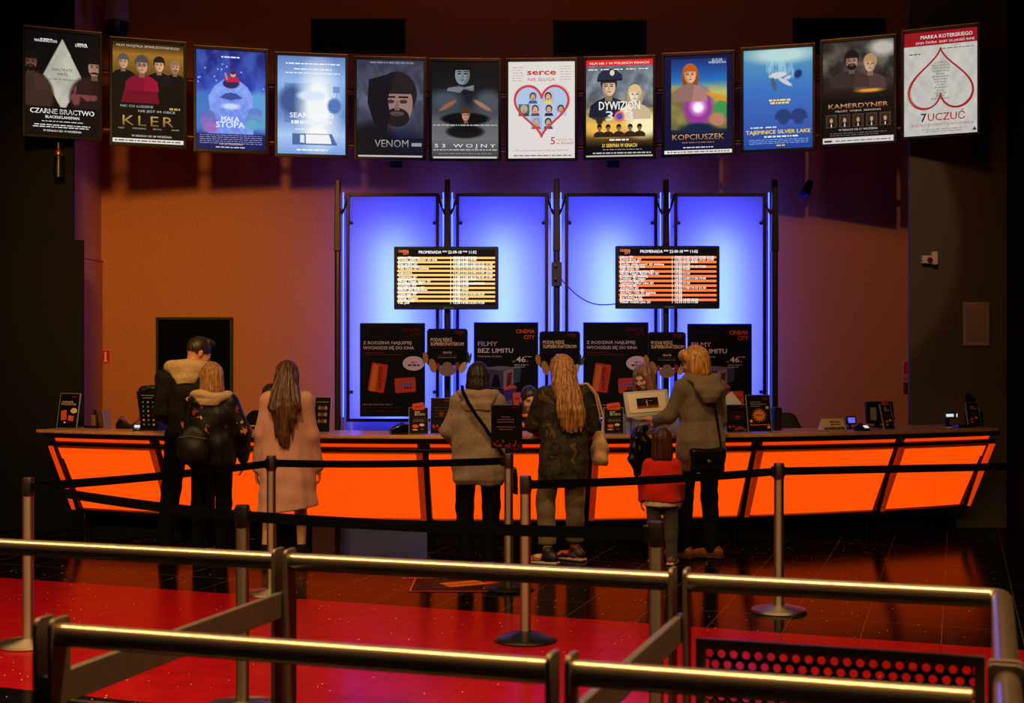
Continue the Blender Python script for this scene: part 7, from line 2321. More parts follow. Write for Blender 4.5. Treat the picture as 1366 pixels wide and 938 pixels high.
# ---------------------------------------------------------------- the woman in the pale coat
HLB = hair_mat('long light brown hair', (52, 30, 18), (120, 76, 44))
def coat_woman():
    lo = ground(383, 745)
    p = Person('woman with very long brown hair in a pale knee-length coat', (lo.x, lo.y), 0.0, 1.575, 'f')
    J, k = p.J, p.k
    p.hyaw, p.hpitch = -0.1, 0.1
    J['el'] = V3(-0.208, -0.015, 0.99); J['wl'] = V3(-0.243, 0.03, 0.73); J['er'] = V3(0.20, -0.015, 0.99); J['wr'] = V3(0.240, 0.05, 0.735)
    J['kl'] += V3(-0.055, 0, 0); J['al'] += V3(-0.075, -0.03, 0); J['kr'] += V3(0.02, 0.02, 0); J['ar'] += V3(0.025, 0.03, 0)
    p.body()
    f = p.field(0.34, 1.52 * k)
    p.torso(f, [(0.36, 0.005, 0.0, .245, .165), (0.50, 0.0, 0, .238, .165), (0.75, 0, -.01, .215, .155), (0.95, 0, -.012, .198, .145), (1.10, 0, -.015, .188, .135), (1.22, 0, -.02, .182, .125), (1.285, 0, -.02, .15, .10), (1.325, 0, -.02, .09, .078), (1.345, 0, -.02, .065, .065)], 0.03, 2.3, 0, (5, .045, .01, 0.8))
    for a in 'lr':
        p.sleeve(f, a, (0.070, 0.058, 0.052), k_=0.05)
    f.ripple(0.0060, [(16, 6, 8), (-22, 8, 12), (9, 6, 34)], 6)
    # the hem runs a little lower on one side
    f.plane((0, 0, 0.385), (0.16, 0, -1))
    f.build('coat', cloth('pale pink beige wool', (224, 164, 144), 0.4, 120, 0.10, 0.9, 0.3), p.t)
    f = Field((-.2, -.26, 0.84), (.2, .2, 1.66), 0.0065)
    p.hair_cap(f, (0.090, 0.110, 0.104), (0, -0.018, 0.030))
    f.loft([(0.90, 0.01, -0.175, .022, .012), (0.96, 0.005, -0.175, .05, .022), (1.06, 0.0, -0.172, .072, .028), (1.18, 0.0, -0.165, .088, .036), (1.29, 0.0, -0.135, .096, .05), (1.38, 0, -0.075, .100, .080), (1.46, 0, -0.02, .095, .098), (1.52, 0, 0, .07, .08)], 0.03, 2.2)
    f.ell(p.P(0, 0.13, -0.06), np.array((0.062, 0.09, 0.12)), p.R, 0.015, True)
    for q, (x, zz) in enumerate(((-0.085, 1.12), (0.08, 1.05), (0.03, 0.90), (-0.03, 0.93), (0.10, 1.16))):
        f.chain([(x * 0.8, -0.10, 1.36), (x * 1.05, -0.165, 1.22), (x, -0.185, zz + 0.08), (x * 0.9, -0.185, zz)], [0.035, 0.03, 0.02, 0.006], 0.02)
    p.strands(f, 34, 0.0045, 3); f.build('hair', HLB, p.t)
    p.shoes(cloth('dark flat shoe', (30, 22, 20)), M['black_plastic'], 0.97)
    f = Field(J['head'] - .2, J['head'] + .2, 0.01)
    return p
coat_woman()

# ---------------------------------------------------------------- the woman with the dark bob
HD = hair_mat('dark brown bobbed hair', (20, 13, 11), (58, 36, 28))
def bob_woman():
    lo = ground(638, 751)
    p = Person('woman with short dark bob in a grey-beige jacket and black trousers', (lo.x, lo.y), 0.0, 1.56, 'f')
    J, k = p.J, p.k
    p.hyaw, p.hpitch = -0.12, 0.18
    J['el'] = V3(-0.23, 0.02, 1.03); J['wl'] = V3(-0.18, 0.20, 0.93); J['er'] = V3(0.225, 0.04, 1.03); J['wr'] = V3(0.17, 0.23, 0.95)
    J['hl'] += V3(-0.01, 0, -.03); J['hr'] += V3(0.01, 0, -.03); J['kl'] += V3(-0.02, 0, 0); J['kr'] += V3(0.015, 0, 0); J['al'] += V3(0.0, 0, 0); J['ar'] += V3(-0.0, 0, 0)
    p.palm = dict(l=V3(0, 0, -1), r=V3(0, 0, -1))
    p.body()
    p.trousers(cloth('black jeans', (13, 13, 14)), (0.100, 0.076, 0.068), 0.03)
    f = p.field(0.58, 1.50 * k)
    p.torso(f, [(0.615, 0, -0.005, .175, .125), (0.66, 0, -.008, .205, .145), (0.80, 0, -.012, .212, .152), (1.0, 0, -.015, .20, .148), (1.15, 0, -.018, .195, .14), (1.24, 0, -.02, .18, .12), (1.295, 0, -.02, .13, .095), (1.325, 0, -.02, .08, .075)], 0.03, 2.4, 0, (6, .022, .012, 1.4))
    for a in 'lr':
        p.sleeve(f, a, (0.080, 0.068, 0.054))
    f.ripple(0.0090, [(24, 9, 14), (-28, 10, 19), (12, 6, -36)], 14)
    f.build('jacket', cloth('grey beige parka', (150, 130, 114), 0.4, 40, 0.14, 0.75), p.t)
    f = p.field(1.12, 1.42, h=0.008)
    for q in range(13):
        a = -PI * 1.12 + PI * 1.24 * q / 12
        f.ell((0.125 * math.cos(a), -0.02 + 0.095 * math.sin(a), 1.325), (0.046, 0.042, 0.036), None, 0.025)
    f.loft([(1.20, 0, -0.135, .09, .03), (1.26, 0, -0.13, .13, .04), (1.32, 0, -0.10, .115, .04)], 0.025); f.ripple(0.004, [(30, 20, 40)], 5)
    f.build('hood', cloth('folded parka hood', (158, 138, 120), 0.4, 40, 0.14, 0.75), p.t)
    f = p.field(1.30, 1.44, h=0.007)
    f.loft([(1.325, 0, -0.012, .072, .07), (1.385, 0, -0.01, .062, .064)], 0.01); f.build('scarf', cloth('dark green scarf', (36, 58, 46), 0.5, 60), p.t)
    f = Field(J['head'] - V3(.16, .17, .22), J['head'] + V3(.16, .17, .17), 0.006)
    bob(p, f, 0.102, 0.112, -0.115); p.strands(f, 42, 0.003, 5); f.build('hair', HD, p.t)
    p.shoes(cloth('black ankle shoe', (16, 15, 15)), M['black_plastic'])
    p.face(HD)
    # cross-body strap follows the back
    pts = [(-0.105, 0.07, 1.30), (-0.125, -0.02, 1.385), (-0.115, -0.125, 1.345), (-0.07, -0.192, 1.26), (-0.02, -0.196, 1.18), (0.06, -0.190, 1.07), (0.14, -0.168, 0.95), (0.205, -0.11, 0.84), (0.245, -0.03, 0.74)]
    return p, pts
bw, strap_pts = bob_woman()
bl = bw.t.location
t = empty('shoulder_bag', 'black bag with long strap across the back of the dark-bobbed woman', 'bag', (bl.x, bl.y, 0))
sm = MB()
for i in range(len(strap_pts) - 1):
    pass
sm.tube(strap_pts, 0.013, 8); sm.build('strap', cloth('black strap', (12, 12, 12)), t)
f = Field((.14, -.2, .50), (.40, .2, .84), 0.008)
f.rbox((0.262, 0.0, 0.65), (0.045, 0.12, 0.10), None, 0.035, 0.02); f.ripple(0.004, [(20, 20, 30)], 2); f.build('pouch', cloth('black leather bag', (16, 15, 15), 0.2, 60, 0.2, 0.4), t)
MB().tube([(0.262, -0.10, 0.74), (0.262, 0, 0.765), (0.262, 0.10, 0.74)], 0.006, 8).build('zip', M['dark_metal'], t)
MB().tube([(0.28, -0.11, 0.66), (0.30, -0.12, 0.60), (0.295, -0.125, 0.55)], [0.008, 0.012, 0.016], 8).build('tassel', cloth('tassel', (20, 19, 19)), t)

# ---------------------------------------------------------------- the woman in the camouflage jacket
def camo():
    m, nt, b = new_mat('camouflage cotton')
    N, L = nt.nodes, nt.links
    tc = N.new('ShaderNodeTexCoord'); n1 = N.new('ShaderNodeTexNoise'); n1.inputs['Scale'].default_value = 9; n1.inputs['Detail'].default_value = 2.5; n1.inputs['Distortion'].default_value = 0.8
    L.new(tc.outputs['Object'], n1.inputs['Vector'])
    rp = N.new('ShaderNodeValToRGB'); rp.color_ramp.interpolation = 'CONSTANT'
    rp.color_ramp.elements[0].color = (*lin((22, 20, 17)), 1); rp.color_ramp.elements[1].color = (*lin((58, 48, 32)), 1); rp.color_ramp.elements[1].position = 0.44
    e = rp.color_ramp.elements.new(0.54); e.color = (*lin((36, 34, 22)), 1); e = rp.color_ramp.elements.new(0.62); e.color = (*lin((96, 74, 48)), 1)
    L.new(n1.outputs['Fac'], rp.inputs['Fac']); L.new(rp.outputs[0], b.inputs['Base Color']); b.inputs['Roughness'].default_value = 0.85
    n2 = N.new('ShaderNodeTexNoise'); n2.inputs['Scale'].default_value = 200; L.new(tc.outputs['Object'], n2.inputs['Vector'])
    bp = N.new('ShaderNodeBump'); bp.inputs['Strength'].default_value = 0.3; L.new(n2.outputs['Fac'], bp.inputs['Height']); L.new(bp.outputs['Normal'], b.inputs['Normal'])
    return m
HB2 = hair_mat('long blonde hair', (112, 70, 36), (212, 150, 82))
def camo_woman():
    lo = ground(752, 750)
    p = Person('woman with long blonde hair in camouflage jacket and cropped trousers', (lo.x, lo.y), 0.16, 1.625, 'f')
    J, k = p.J, p.k
    p.hyaw, p.hpitch = 0.35, 0.15
    J['head'] += V3(-0.01, 0.03, -.005)
    for n_ in ('sl', 'sr', 'neck'):
        J[n_] += V3(-0.0, 0.03, 0)
    J['el'] = V3(-0.225, 0.12, 1.08); J['wl'] = V3(-0.14, 0.33, 1.02); J['er'] = V3(0.245, 0.05, 1.06); J['wr'] = V3(0.20, 0.25, 0.95)
    J['hl'] += V3(-0.01, 0, 0); J['kl'] = V3(-0.135, 0.06, 0.47); J['al'] = V3(-0.145, -0.10, 0.085); J['kr'] = V3(0.095, 0.03, 0.47); J['ar'] = V3(0.105, 0.06, 0.085)
    p.palm = dict(l=V3(0, 0, -1), r=V3(0, 0, -1)); p.fy = dict(l=0.95, r=0.75)
    p.body()
    p.trousers(cloth('khaki trousers', (110, 92, 70), 0.4, 80), (0.102, 0.078, 0.072), 0.16, folds=0.008)
    f = p.field(0.56, 1.52 * k)
    p.torso(f, [(0.635, 0, -0.0, .185, .135), (0.72, 0, -.005, .198, .145), (0.90, 0, -.008, .195, .142), (1.05, 0, 0.005, .185, .135), (1.20, 0, 0.012, .19, .135), (1.30, 0, 0.012, .175, .118), (1.365, 0, 0.012, .115, .09), (1.40, 0, 0.012, .075, .072)], 0.03, 2.4, 0, (6, .03, .012, .4))
    for a in 'lr':
        p.sleeve(f, a, (0.080, 0.068, 0.054))
    f.ripple(0.0083, [(24, 9, 14), (-28, 10, 19), (12, 6, -36)], 15)
    f.build('jacket', camo(), p.t)
    f = p.field(1.28, 1.46, h=0.008)
    for q in range(12):
        a = -PI * 1.1 + PI * 1.2 * q / 11
        f.ell((0.095 * math.cos(a), 0.012 + 0.085 * math.sin(a), 1.37 - 0.012 * (math.sin(a) < -0.4)), (0.032, 0.03, 0.03), None, 0.02)
    f.build('collar', camo(), p.t)
    f = Field((-.22, -.24, 0.98), (.22, .24, 1.72), 0.0065)
    p.hair_cap(f, (0.092, 0.110, 0.104), (0, -0.018, 0.030))
    y0 = 0.03
    f.loft([(1.03, 0.035, -0.155, .045, .014), (1.09, 0.03, -0.155, .085, .024), (1.18, 0.025, -0.150, .108, .034), (1.28, 0.015, -0.125, .112, .045), (1.37, 0.005, -0.075, .108, .068), (1.45, 0, -0.02, .104, .092), (1.53, 0, 0.02, .095, .105), (1.58, -0.005, 0.04, .07, .08)], 0.03, 2.2)
    for x, zz in ((0.10, 1.02), (0.02, 1.0), (-0.05, 1.08), (0.07, 1.06)):
        f.chain([(x * 0.8, -0.10, 1.34), (x, -0.155, 1.2), (x, -0.165, zz + 0.07), (x, -0.165, zz)], [0.03, 0.028, 0.018, 0.005], 0.02)
    f.ell(p.P(0, 0.125, -0.06), np.array((0.062, 0.09, 0.12)), p.R, 0.015, True)
    p.strands(f, 36, 0.004, 4); f.build('hair', HB2, p.t)
    p.face(HBL)
    p.shoes(floral('flowered canvas shoe', (26, 22, 22), -1, 0, 0.6), pmat('cream rubber sole', (186, 170, 150), 0.6), 1.05)
    return p
cw = camo_woman()
c = cw.t.location
t = empty('tote_bag', 'cream tote bag hanging from the shoulder of the camouflage jacket', 'bag', (c.x, c.y, 0), 0.16)
f = Field((.16, -.22, .70), (.40, .22, 1.12), 0.008)
f.loft([(0.765, 0.285, -0.02, .045, .12), (0.80, 0.285, -0.02, .058, .135), (0.90, 0.285, -0.02, .060, .135), (0.985, 0.285, -0.02, .040, .115), (1.03, 0.285, -0.02, .024, .10)], 0.01, 2.6, 0, (5, .03, .05, 1)); f.ripple(0.004, [(20, 24, 40)], 5)
f.build('sack', cloth('cream canvas', (206, 164, 116), 0.4, 90, 0.1), t)
for dy in (-0.05, 0.04):
    MB().tube([(0.285, -0.02 + dy * 1.6, 1.0), (0.30, -0.02 + dy * 1.3, 1.15), (0.262, 0.01 + dy * 0.9, 1.32), (0.19, 0.02 + dy * 0.6, 1.408), (0.13, 0.025 + dy * 0.6, 1.40), (0.21, 0.06 + dy * 0.6, 1.30)], 0.008, 8).build('strap', cloth('cream webbing', (216, 176, 128)), t)

# ---------------------------------------------------------------- the blonde woman in the grey cardigan
HB3 = hair_mat('bright blonde bobbed hair', (150, 92, 36), (244, 184, 96))
def cardigan_woman():
    lo = ground(933, 745)
    p = Person('woman with bright blonde bob and glasses in a long grey hooded cardigan', (lo.x, lo.y), 0.40, 1.70, 'f')
    J, k = p.J, p.k
    p.hyaw, p.hpitch = 1.02, 0.12
    J['head'] += V3(-0.025, 0.02, -.01)
    # the near arm reaches across to the lid of the box
    J['el'] = V3(-0.235, 0.08, 1.14); J['wl'] = V3(-0.22, 0.32, 1.10); J['er'] = V3(0.20, 0.02, 1.10); J['wr'] = V3(0.10, 0.26, 1.04)
    J['kl'] = V3(-0.115, 0.035, 0.485); J['al'] = V3(-0.13, 0.03, 0.085); J['kr'] = V3(0.085, -0.01, 0.485); J['ar'] = V3(0.09, -0.05, 0.085)
    p.palm = dict(l=V3(0.3, 0, -1), r=V3(0, 0, -1)); p.fy = dict(l=0.5, r=0.7)
    p.hand_dir = dict(l=V3(-0.35, 0.9, 0.15))
    p.curl = dict(l=0.35, r=0.5)
    p.body()
    p.trousers(cloth('dark blue jeans', (22, 24, 32), 0.4, 100), (0.086, 0.066, 0.056), 0.05)
    f = p.field(0.66, 1.54 * k)
    p.torso(f, [(0.705, 0.01, -0.015, .175, .140), (0.80, 0.005, -.028, .200, .160), (0.95, 0.0, -.028, .203, .158), (1.10, 0, -.01, .168, .128), (1.25, 0, -.01, .175, .125), (1.37, 0, -.015, .165, .112), (1.43, -0.005, -.015, .105, .085), (1.46, -0.008, -.012, .07, .07)], 0.03, 2.4, 0, (5, .035, .01, .4))
    for a in 'lr':
        p.sleeve(f, a, (0.070, 0.060, 0.047), 0.06)
    f.ripple(0.0075, [(24, 9, 14), (-28, 10, 19), (12, 6, -36)], 16)
    f.build('cardigan', cloth('grey brown marl knit', (122, 106, 92), 0.7, 110, 0.35, 0.95, 0.2), p.t)
    f = p.field(1.18, 1.56, h=0.008)
    for q in range(14):
        a = -PI * 1.15 + PI * 1.3 * q / 13
        f.ell((0.115 * math.cos(a), -0.02 + 0.095 * math.sin(a), 1.435 + 0.01 * math.cos(a * 2)), (0.044, 0.042, 0.036), None, 0.025)
    f.loft([(1.25, 0.0, -0.165, .055, .03), (1.30, 0.0, -0.165, .095, .045), (1.36, 0, -0.150, .125, .055), (1.42, 0, -0.115, .125, .05), (1.455, 0, -0.09, .10, .035)], 0.025); f.ripple(0.005, [(30, 20, 40), (-20, 26, 34)], 5)
    f.build('hood', cloth('marl knit hood', (134, 116, 98), 0.7, 110, 0.35, 0.95, 0.2), p.t)
    f = Field(J['head'] - V3(.17, .17, .22), J['head'] + V3(.17, .17, .17), 0.006)
    bob(p, f, 0.106, 0.116, -0.118, ((0, 0.135, -0.055), (0.13, 0.094, 0.115)))
    f.ell(p.P(0, 0.070, 0.058), np.array((0.074, 0.048, 0.050)), p.R, 0.015)
    p.strands(f, 44, 0.003, 6); f.build('hair', HB3, p.t)
    p.face(HBL)
    P = p.P
    gl = MB()
    for q in (-1, 1):
        gl.tube([P(q * 0.033 + 0.024 * math.cos(2 * PI * i / 16), 0.108 - abs(0.012 * math.cos(2 * PI * i / 16)), -0.004 + 0.018 * math.sin(2 * PI * i / 16)) for i in range(16)], 0.0026, 6, closed=True)
        gl.tube([P(q * 0.057, 0.100, 0.002), P(q * 0.078, 0.05, 0.004), P(q * 0.080, -0.01, 0.0)], 0.0026, 6)
    gl.tube([P(-0.010, 0.110, 0.0), P(0.010, 0.110, 0.0)], 0.0024, 6)
    gl.build('glasses', M['black_plastic'], p.t)
    p.shoes(cloth('brown leather shoe', (120, 62, 36), 0.1, 60, 0.2, 0.4), pmat('dark brown sole', (50, 28, 18), 0.6), 1.02)
    return p
dw = cardigan_woman()
c = dw.t.location
t = empty('shoulder_bag', 'black flap bag resting at the hip of the grey cardigan', 'bag', (c.x, c.y, 0), 0.25)
f = Field((-.28, -.34, .66), (.22, -.06, 1.0), 0.007)
f.rbox((-0.02, -0.205, 0.80), (0.145, 0.045, 0.095), None, 0.03, 0.02); f.rbox((-0.02, -0.225, 0.835), (0.148, 0.034, 0.062), None, 0.028, 0.01); f.ripple(0.003, [(20, 20, 30)], 2)
f.build('pouch', cloth('black leather flap bag', (16, 15, 15), 0.2, 60, 0.2, 0.38), t)
MB().tube([(0.12, -0.17, 0.86), (0.10, -0.175, 1.0), (0.085, -0.155, 1.15), (0.05, -0.155, 1.30), (-0.02, -0.10, 1.445), (-0.10, -0.02, 1.47)], 0.008, 8).build('strap', cloth('thin black strap', (14, 13, 13)), t)
MB().box((-0.02, -0.262, 0.80), (0.03, 0.006, 0.02)).build('clasp', M['steel'], t, 0.003)

# ---------------------------------------------------------------- the child in red
def child():
    lo = ground(883, 753)
    p = Person('small child in a red top and grey leggings seen from behind', (lo.x, lo.y), -0.1, 1.06, 'f')
    J, k = p.J, p.k
    # a child's head is larger for its height
    p.hs = 0.80
    J['head'] = V3(0, 0.01, 1.06 - 0.113 * p.hs - 0.004); J['neck'] = V3(0, -0.01, 0.845)
    J['sl'] = V3(-0.10, -0.01, 0.785); J['sr'] = V3(0.10, -0.01, 0.785)
    J['el'] = V3(-0.145, -0.02, 0.64); J['wl'] = V3(-0.155, 0.02, 0.51); J['er'] = V3(0.14, -0.01, 0.64); J['wr'] = V3(0.145, 0.05, 0.52)
    J['hl'] = V3(-0.062, 0, 0.50); J['hr'] = V3(0.062, 0, 0.50); J['kl'] = V3(-0.062, 0.01, 0.28); J['kr'] = V3(0.07, 0.01, 0.28); J['al'] = V3(-0.058, -0.01, 0.06); J['ar'] = V3(0.075, -0.02, 0.06)
    p.fy = dict(l=0.2, r=-0.25)
    p.body(h=0.005)
    p.trousers(cloth('dark grey leggings', (70, 62, 56), 0.4, 120), (0.108, 0.082, 0.066), 0.06, 'leggings', waist=0.86, h=0.007, hip_r=(0.17, 0.125))
    f = p.field(0.42, 0.62, h=0.007)
    f.loft([(0.455, 0, -0.0, .135, .105), (0.52, 0, 0, .130, .10)], 0.01, 2.3, 0, (6, .03, .01, .4)); f.build('shirt_tail', cloth('white cotton', (214, 190, 160)), p.t)
    f = p.field(0.46, 0.92, h=0.007)
    p.torso(f, [(0.495, 0, -0.0, .142, .112), (0.58, 0, -.003, .140, .108), (0.70, 0, -.006, .128, .098), (0.79, 0, -.01, .120, .085), (0.83, 0, -.01, .075, .065), (0.85, 0, -.01, .05, .05)], 0.02, 2.4, 0, (6, .03, .01, .4))
    for a in 'lr':
        p.sleeve(f, a, (0.068, 0.062, 0.056), k_=0.02)
    f.ripple(0.004, [(18, 6, 30), (-24, 8, 44)], 3); f.build('top', cloth('bright red jersey', (214, 34, 16), 0.4, 120, 0.12), p.t)
    f = Field(J['head'] - V3(.15, .15, .30), J['head'] + V3(.15, .15, .15), 0.006)
    bob(p, f, 0.102, 0.110, -0.20); p.strands(f, 32, 0.004, 9); f.build('hair', hair_mat('chestnut hair of the child', (44, 22, 14), (96, 52, 30)), p.t)
    p.shoes(cloth('patterned sandal', (120, 70, 60), 0.3, 50, 0.4, 0.5), pmat('cream sandal sole', (196, 176, 150), 0.6), 1.12)
    return p
ch = child()

# ---------------------------------------------------------------- the dark jacket bundled at the counter's edge
t = empty('bundled_jacket', 'black shiny padded jacket bundled against the counter edge beside the child', 'jacket', (1.035, 11.27, 0.0))
f = Field((-.18, -.16, .55), (.18, .20, 1.12), 0.008)
f.loft([(0.665, 0.035, 0.02, .06, .05), (0.72, 0.02, 0.02, .085, .07), (0.85, 0.0, 0.02, .10, .085), (0.95, -0.005, 0.02, .095, .08), (1.0, -0.02, 0.03, .065, .06), (1.07, -0.015, 0.05, .038, .04)], 0.02, 2.2, 0.3, (5, .09, .05, 1.0))
f.ripple(0.009, [(20, 14, 44), (-26, 18, 58), (10, 30, 36)], 12); f.build('shell', cloth('black shiny nylon', (14, 14, 16), 0.2, 30, 0.2, 0.3, 0), t)
f = Field((-.18, -.16, .60), (.18, .20, 1.12), 0.008)
f.chain([(-0.06, -0.05, 0.96), (-0.085, -0.065, 0.82), (-0.05, -0.06, 0.70)], [0.035, 0.035, 0.026], 0.02); f.ripple(0.006, [(20, 14, 60)], 2); f.build('sleeve', cloth('black nylon sleeve', (18, 18, 20), 0.2, 30, 0.2, 0.3, 0), t)
MB().tube([(0.02, 0.05, 1.05), (0.03, 0.20, 1.03), (0.02, 0.34, 1.0), (0.0, 0.42, 0.995)], [0.03, 0.03, 0.022, 0.02], 10).build('collar', cloth('black quilted collar', (16, 16, 17), 0.3, 60), t)

# ---------------------------------------------------------------- cashiers behind the counter
def cashier(label, loc, yaw, S, hyaw, hpitch, hairfn, top, kerchief=None, skin='skin_warm', brow=None, arms=None, zdrop=0.0):
    p = Person(label, loc, yaw, S, 'f', skin)
    J, k = p.J, p.k
    p.hyaw, p.hpitch = hyaw, hpitch
    J['head'] += V3(0, 0.03, -0.015)
    if zdrop:           # seated: hips on the chair, thighs forward
        for n_ in J:
            if n_[0] in 'sewn' or n_ in ('head', 'hl', 'hr'):
                J[n_] = J[n_] - V3(0, 0, zdrop)
        for a, q in (('l', -1), ('r', 1)):
            J['k' + a] = V3(q * 0.12, 0.40, 0.52); J['a' + a] = V3(q * 0.12, 0.36, 0.09)
    if arms:
        J.update(arms(J, k))
    p.palm = dict(l=V3(0, 0, -1), r=V3(0, 0, -1))
    p.body(h=0.006)
    z = zdrop
    f = p.field(J['hl'][2] - 0.12, 1.54 * k - z)
    p.torso(f, [(0.86 * k - z, 0, 0, .17, .125), (0.95 * k - z, 0, -.005, .172, .125), (1.10 * k - z, 0, -.008, .165, .12), (1.28 * k - z, 0, -.012, .172, .12), (1.37 * k - z, 0, -.018, .16, .105), (1.425 * k - z, 0, -.02, .10, .08), (1.455 * k - z, 0, -.02, .065, .062)], 0.03, 2.4, 0, (6, .02, .01, 2))
    for a in 'lr':
        p.sleeve(f, a, (0.072, 0.060, 0.046))
    f.ripple(0.0060, [(14, 5, 24), (-18, 6, 40)], 4)
    f.build('shirt', top, p.t)
    if not z:
        p.trousers(cloth('black work trousers', (15, 14, 14)), hem=0.03)
    else:
        f = Field((-.34, -.26, J['al'][2] - 0.05), (.34, .60, J['hl'][2] + 0.14), 0.009)
        for a in 'lr':
            f.chain([J['h' + a], J['k' + a], J['a' + a]], [0.105 * k, 0.08 * k, 0.06 * k], 0.04)
        f.build('trousers', cloth('black work trousers', (15, 14, 14)), p.t)
    p.shoes(cloth('black work shoe', (14, 13, 13)), M['black_plastic'])
    if kerchief:
        f = p.field(1.28 * k - z, 1.52 * k - z, h=0.007)
        for q in range(16):
            a = 2 * PI * q / 16
            f.ell((0.082 * math.cos(a), -0.012 + 0.075 * math.sin(a), 1.445 * k - z - 0.022 * math.sin(a)), (0.026, 0.024, 0.024), None, 0.015)
        f.ell((0.0, 0.108, 1.375 * k - z), (0.030, 0.022, 0.026), None, 0.01)
        f.cone((0, 0.108, 1.375 * k - z), (-0.065, 0.128, 1.335 * k - z), 0.018, 0.030, 0.01); f.cone((0, 0.108, 1.375 * k - z), (0.06, 0.128, 1.33 * k - z), 0.018, 0.030, 0.01)
        f.ripple(0.003, [(40, 30, 50)], 2); f.build('neckerchief', kerchief, p.t)
    hairfn(p)
    p.face(brow)
    return p
KER = None
m, nt, b = new_mat('orange and black neckerchief')
N, L = nt.nodes, nt.links
tc = N.new('ShaderNodeTexCoord'); vo = N.new('ShaderNodeTexVoronoi'); vo.inputs['Scale'].default_value = 22; L.new(tc.outputs['Object'], vo.inputs['Vector'])
rp = N.new('ShaderNodeValToRGB'); rp.color_ramp.interpolation = 'CONSTANT'; rp.color_ramp.elements[0].color = (*lin((240, 120, 36)), 1); rp.color_ramp.elements[1].color = (*lin((24, 16, 12)), 1); rp.color_ramp.elements[1].position = 0.62
sx_ = N.new('ShaderNodeSeparateColor'); L.new(vo.outputs['Color'], sx_.inputs[0]); L.new(sx_.outputs[0], rp.inputs['Fac']); L.new(rp.outputs[0], b.inputs['Base Color']); b.inputs['Roughness'].default_value = 0.7
KER = m
def tied_back(p):
    J = p.J
    f = Field(J['head'] - .19, J['head'] + .17, 0.006)
    p.hair_cap(f, (0.081, 0.100, 0.096), (0, -0.014, 0.030), (0.064, 0.074, 0.100), (0, 0.112, -0.048))
    f.ell(p.P(0, -0.115, 0.01), np.array((0.036, 0.036, 0.04)), p.R, 0.02); f.chain([p.P(0, -0.13, 0.0), p.P(0.03, -0.14, -0.08), p.P(0.05, -0.12, -0.16)], [0.03, 0.028, 0.012], 0.02)
    p.strands(f, 60, 0.0022, 2); f.build('hair', HB, p.t)
def long_loose(p):
    J = p.J; h = J['head']
    f = Field(h - V3(.18, .2, .34), h + V3(.18, .19, .17), 0.006)
    p.hair_cap(f, (0.090, 0.108, 0.102), (0, -0.018, 0.032))
    prof = []
    for dz, a, b_, dy in ((-0.26, .085, .05, -0.05), (-0.18, .108, .075, -0.04), (-0.08, .104, .092, -0.03), (0.02, .094, .10, -0.018), (0.07, .07, .08, -0.018)):
        q = p.P(0, dy, 0); prof.append((h[2] + dz, q[0], q[1], a, b_))
    f.loft(prof, 0.02, 2.2, p.hyaw)
    f.ell(p.P(0, 0.12, -0.075), np.array((0.060, 0.09, 0.125)), p.R, 0.015, True)
    p.strands(f, 38, 0.004, 3); f.build('hair', hair_mat('light brown loose hair', (84, 52, 30), (168, 118, 72)), p.t)
SH = cloth('black work shirt', (22, 20, 20), 0.3, 120)
c = at(707, 540, 12.72)
cashier('seated cashier with dark hair tied back and orange neckerchief', (c.x + 0.0, c.y), PI - 0.12, 1.66, 0.34, 0.20, tied_back, SH, KER, 'skin_warm', HB,
        lambda J, k: dict(el=V3(-0.24, 0.06, J['el'][2]), wl=V3(-0.17, 0.28, 1.02 - 0.10), er=V3(0.24, 0.06, J['er'][2]), wr=V3(0.17, 0.28, 1.02 - 0.10)), zdrop=0.30)
c = at(860, 540, 12.74)
cashier('cashier with loose light brown hair looking down behind the clear box', (c.x, c.y), PI - 0.35, 1.55, -0.25, 0.40, long_loose, cloth('dark green grey work jacket', (30, 28, 24)), None, 'skin', HBL,
        lambda J, k: dict(el=V3(-0.25, 0.04, 1.02), wl=V3(-0.13, 0.24, 1.03), er=V3(0.25, 0.04, 1.04), wr=V3(0.13, 0.24, 1.03)))
c = at(362, 540, 12.98)
cashier('seated cashier with dark hair peeping out beside the long-haired woman', (c.x, c.y), PI + 0.1, 1.66, 0.2, 0.3, tied_back, SH, None, 'skin_warm', HB,
        lambda J, k: dict(el=V3(-0.24, 0.06, J['el'][2]), wl=V3(-0.17, 0.26, 0.94), er=V3(0.24, 0.06, J['er'][2]), wr=V3(0.17, 0.26, 0.94)), zdrop=0.29)

# ================================================================== light and camera
def spot(name, loc, tgt, power, col, size, blend=0.4, r=0.1):
    ld = bpy.data.lights.new(name, 'SPOT'); ld.energy = power; ld.color = col; ld.spot_size = math.radians(size); ld.spot_blend = blend; ld.shadow_soft_size = r
    o = bpy.data.objects.new(name, ld); COL.objects.link(o); o.location = loc
    o.rotation_euler = (Vector(tgt) - Vector(loc)).to_track_quat('-Z', 'Y').to_euler(); return o
WARM = (1.0, 0.60, 0.24)
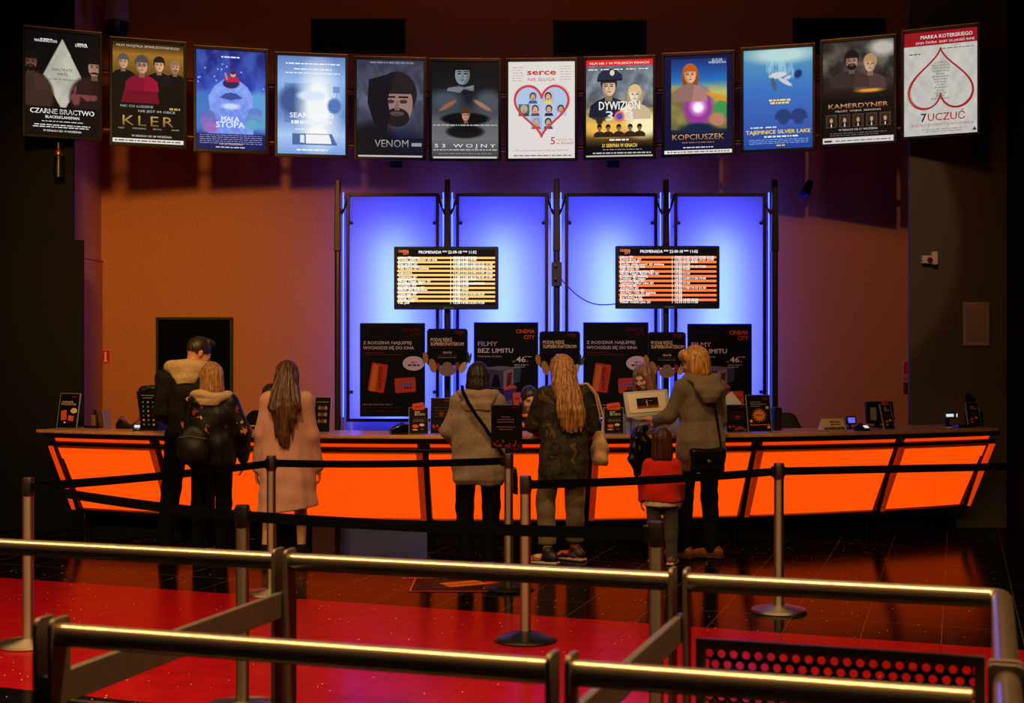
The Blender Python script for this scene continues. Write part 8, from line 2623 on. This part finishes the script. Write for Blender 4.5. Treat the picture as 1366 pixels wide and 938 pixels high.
# ceiling fittings of the hall: warm strips along the queue, spots at the left wall and the customers; the other spots are added fill
def strip(x, y, ln, wd, pw, ang=-TH):
    o = lamp_area('ceiling_strip', (x, y, 5.7), (0, 0, ang), ln, wd, pw, WARM, math.radians(135))
strip(-1.0, 4.4, 18, 0.26, 760)
spot('ceiling_and_fill_spot', (0.0, 8.5, 5.85), (0.0, 14.8, 5.0), 80, (1.0, 0.45, 0.22), 120, 1.0, 0.4)  # added fill without a fitting, lifts the dark upper wall
strip(0.0, 8.0, 12, 0.25, 60)
spot('ceiling_and_fill_spot', (-2.2, 4.5, 5.5), (-3.4, 14.8, 2.1), 2300, (1.0, 0.52, 0.13), 29, 1.0, 0.5)
spot('ceiling_and_fill_spot', (-1.9, 8.0, 5.8), (-2.0, 11.6, 1.0), 360, WARM, 40, 0.7, 0.12)
spot('ceiling_and_fill_spot', (1.0, 8.0, 5.8), (0.9, 11.5, 1.0), 360, WARM, 40, 0.7, 0.12)
spot('ceiling_and_fill_spot', (0.3, 6.0, 5.7), (0.2, 14.0, 1.55), 800, (1.0, 0.72, 0.55), 26, 0.8, 0.1)  # added fill that brightens the advertising boards
spot('ceiling_and_fill_spot', (2.0, 8.6, 5.7), (3.4, 14.8, 1.7), 190, (1.0, 0.40, 0.10), 44, 1.0, 0.3)  # added orange fill against the blue spill on the right wall
spot('ceiling_and_fill_spot', (2.2, 8.0, 5.7), (2.86, 13.4, 2.96), 190, (1.0, 0.66, 0.40), 25, 0.16, 0.02)  # added spot, its cone edge stands in for the pillar's diagonal shadow
w = bpy.data.worlds.new('dim hall'); SC.world = w
w.use_nodes = True
w.node_tree.nodes['Background'].inputs[0].default_value = (1.0, 0.62, 0.42, 1)
w.node_tree.nodes['Background'].inputs[1].default_value = 0.014

cd = bpy.data.cameras.new('camera')
cd.lens = 50; cd.sensor_width = 36; cd.clip_end = 60
cd.dof.use_dof = True; cd.dof.focus_distance = 11.9; cd.dof.aperture_fstop = 5.0
co = bpy.data.objects.new('camera', cd); COL.objects.link(co)
co.location = (0, 0, H); co.rotation_euler = (PI / 2, 0, 0)
SC.camera = co
vs = SC.view_settings
vs.view_transform = 'Standard'; vs.look = 'None'; vs.gamma = 1; vs.exposure = 0.0; vs.use_curve_mapping = False
SC.cycles.use_denoising = True
SC.cycles.max_bounces = 6; SC.cycles.diffuse_bounces = 3; SC.cycles.glossy_bounces = 3; SC.cycles.transmission_bounces = 5; SC.cycles.transparent_max_bounces = 6
SC.cycles.sample_clamp_indirect = 3.0
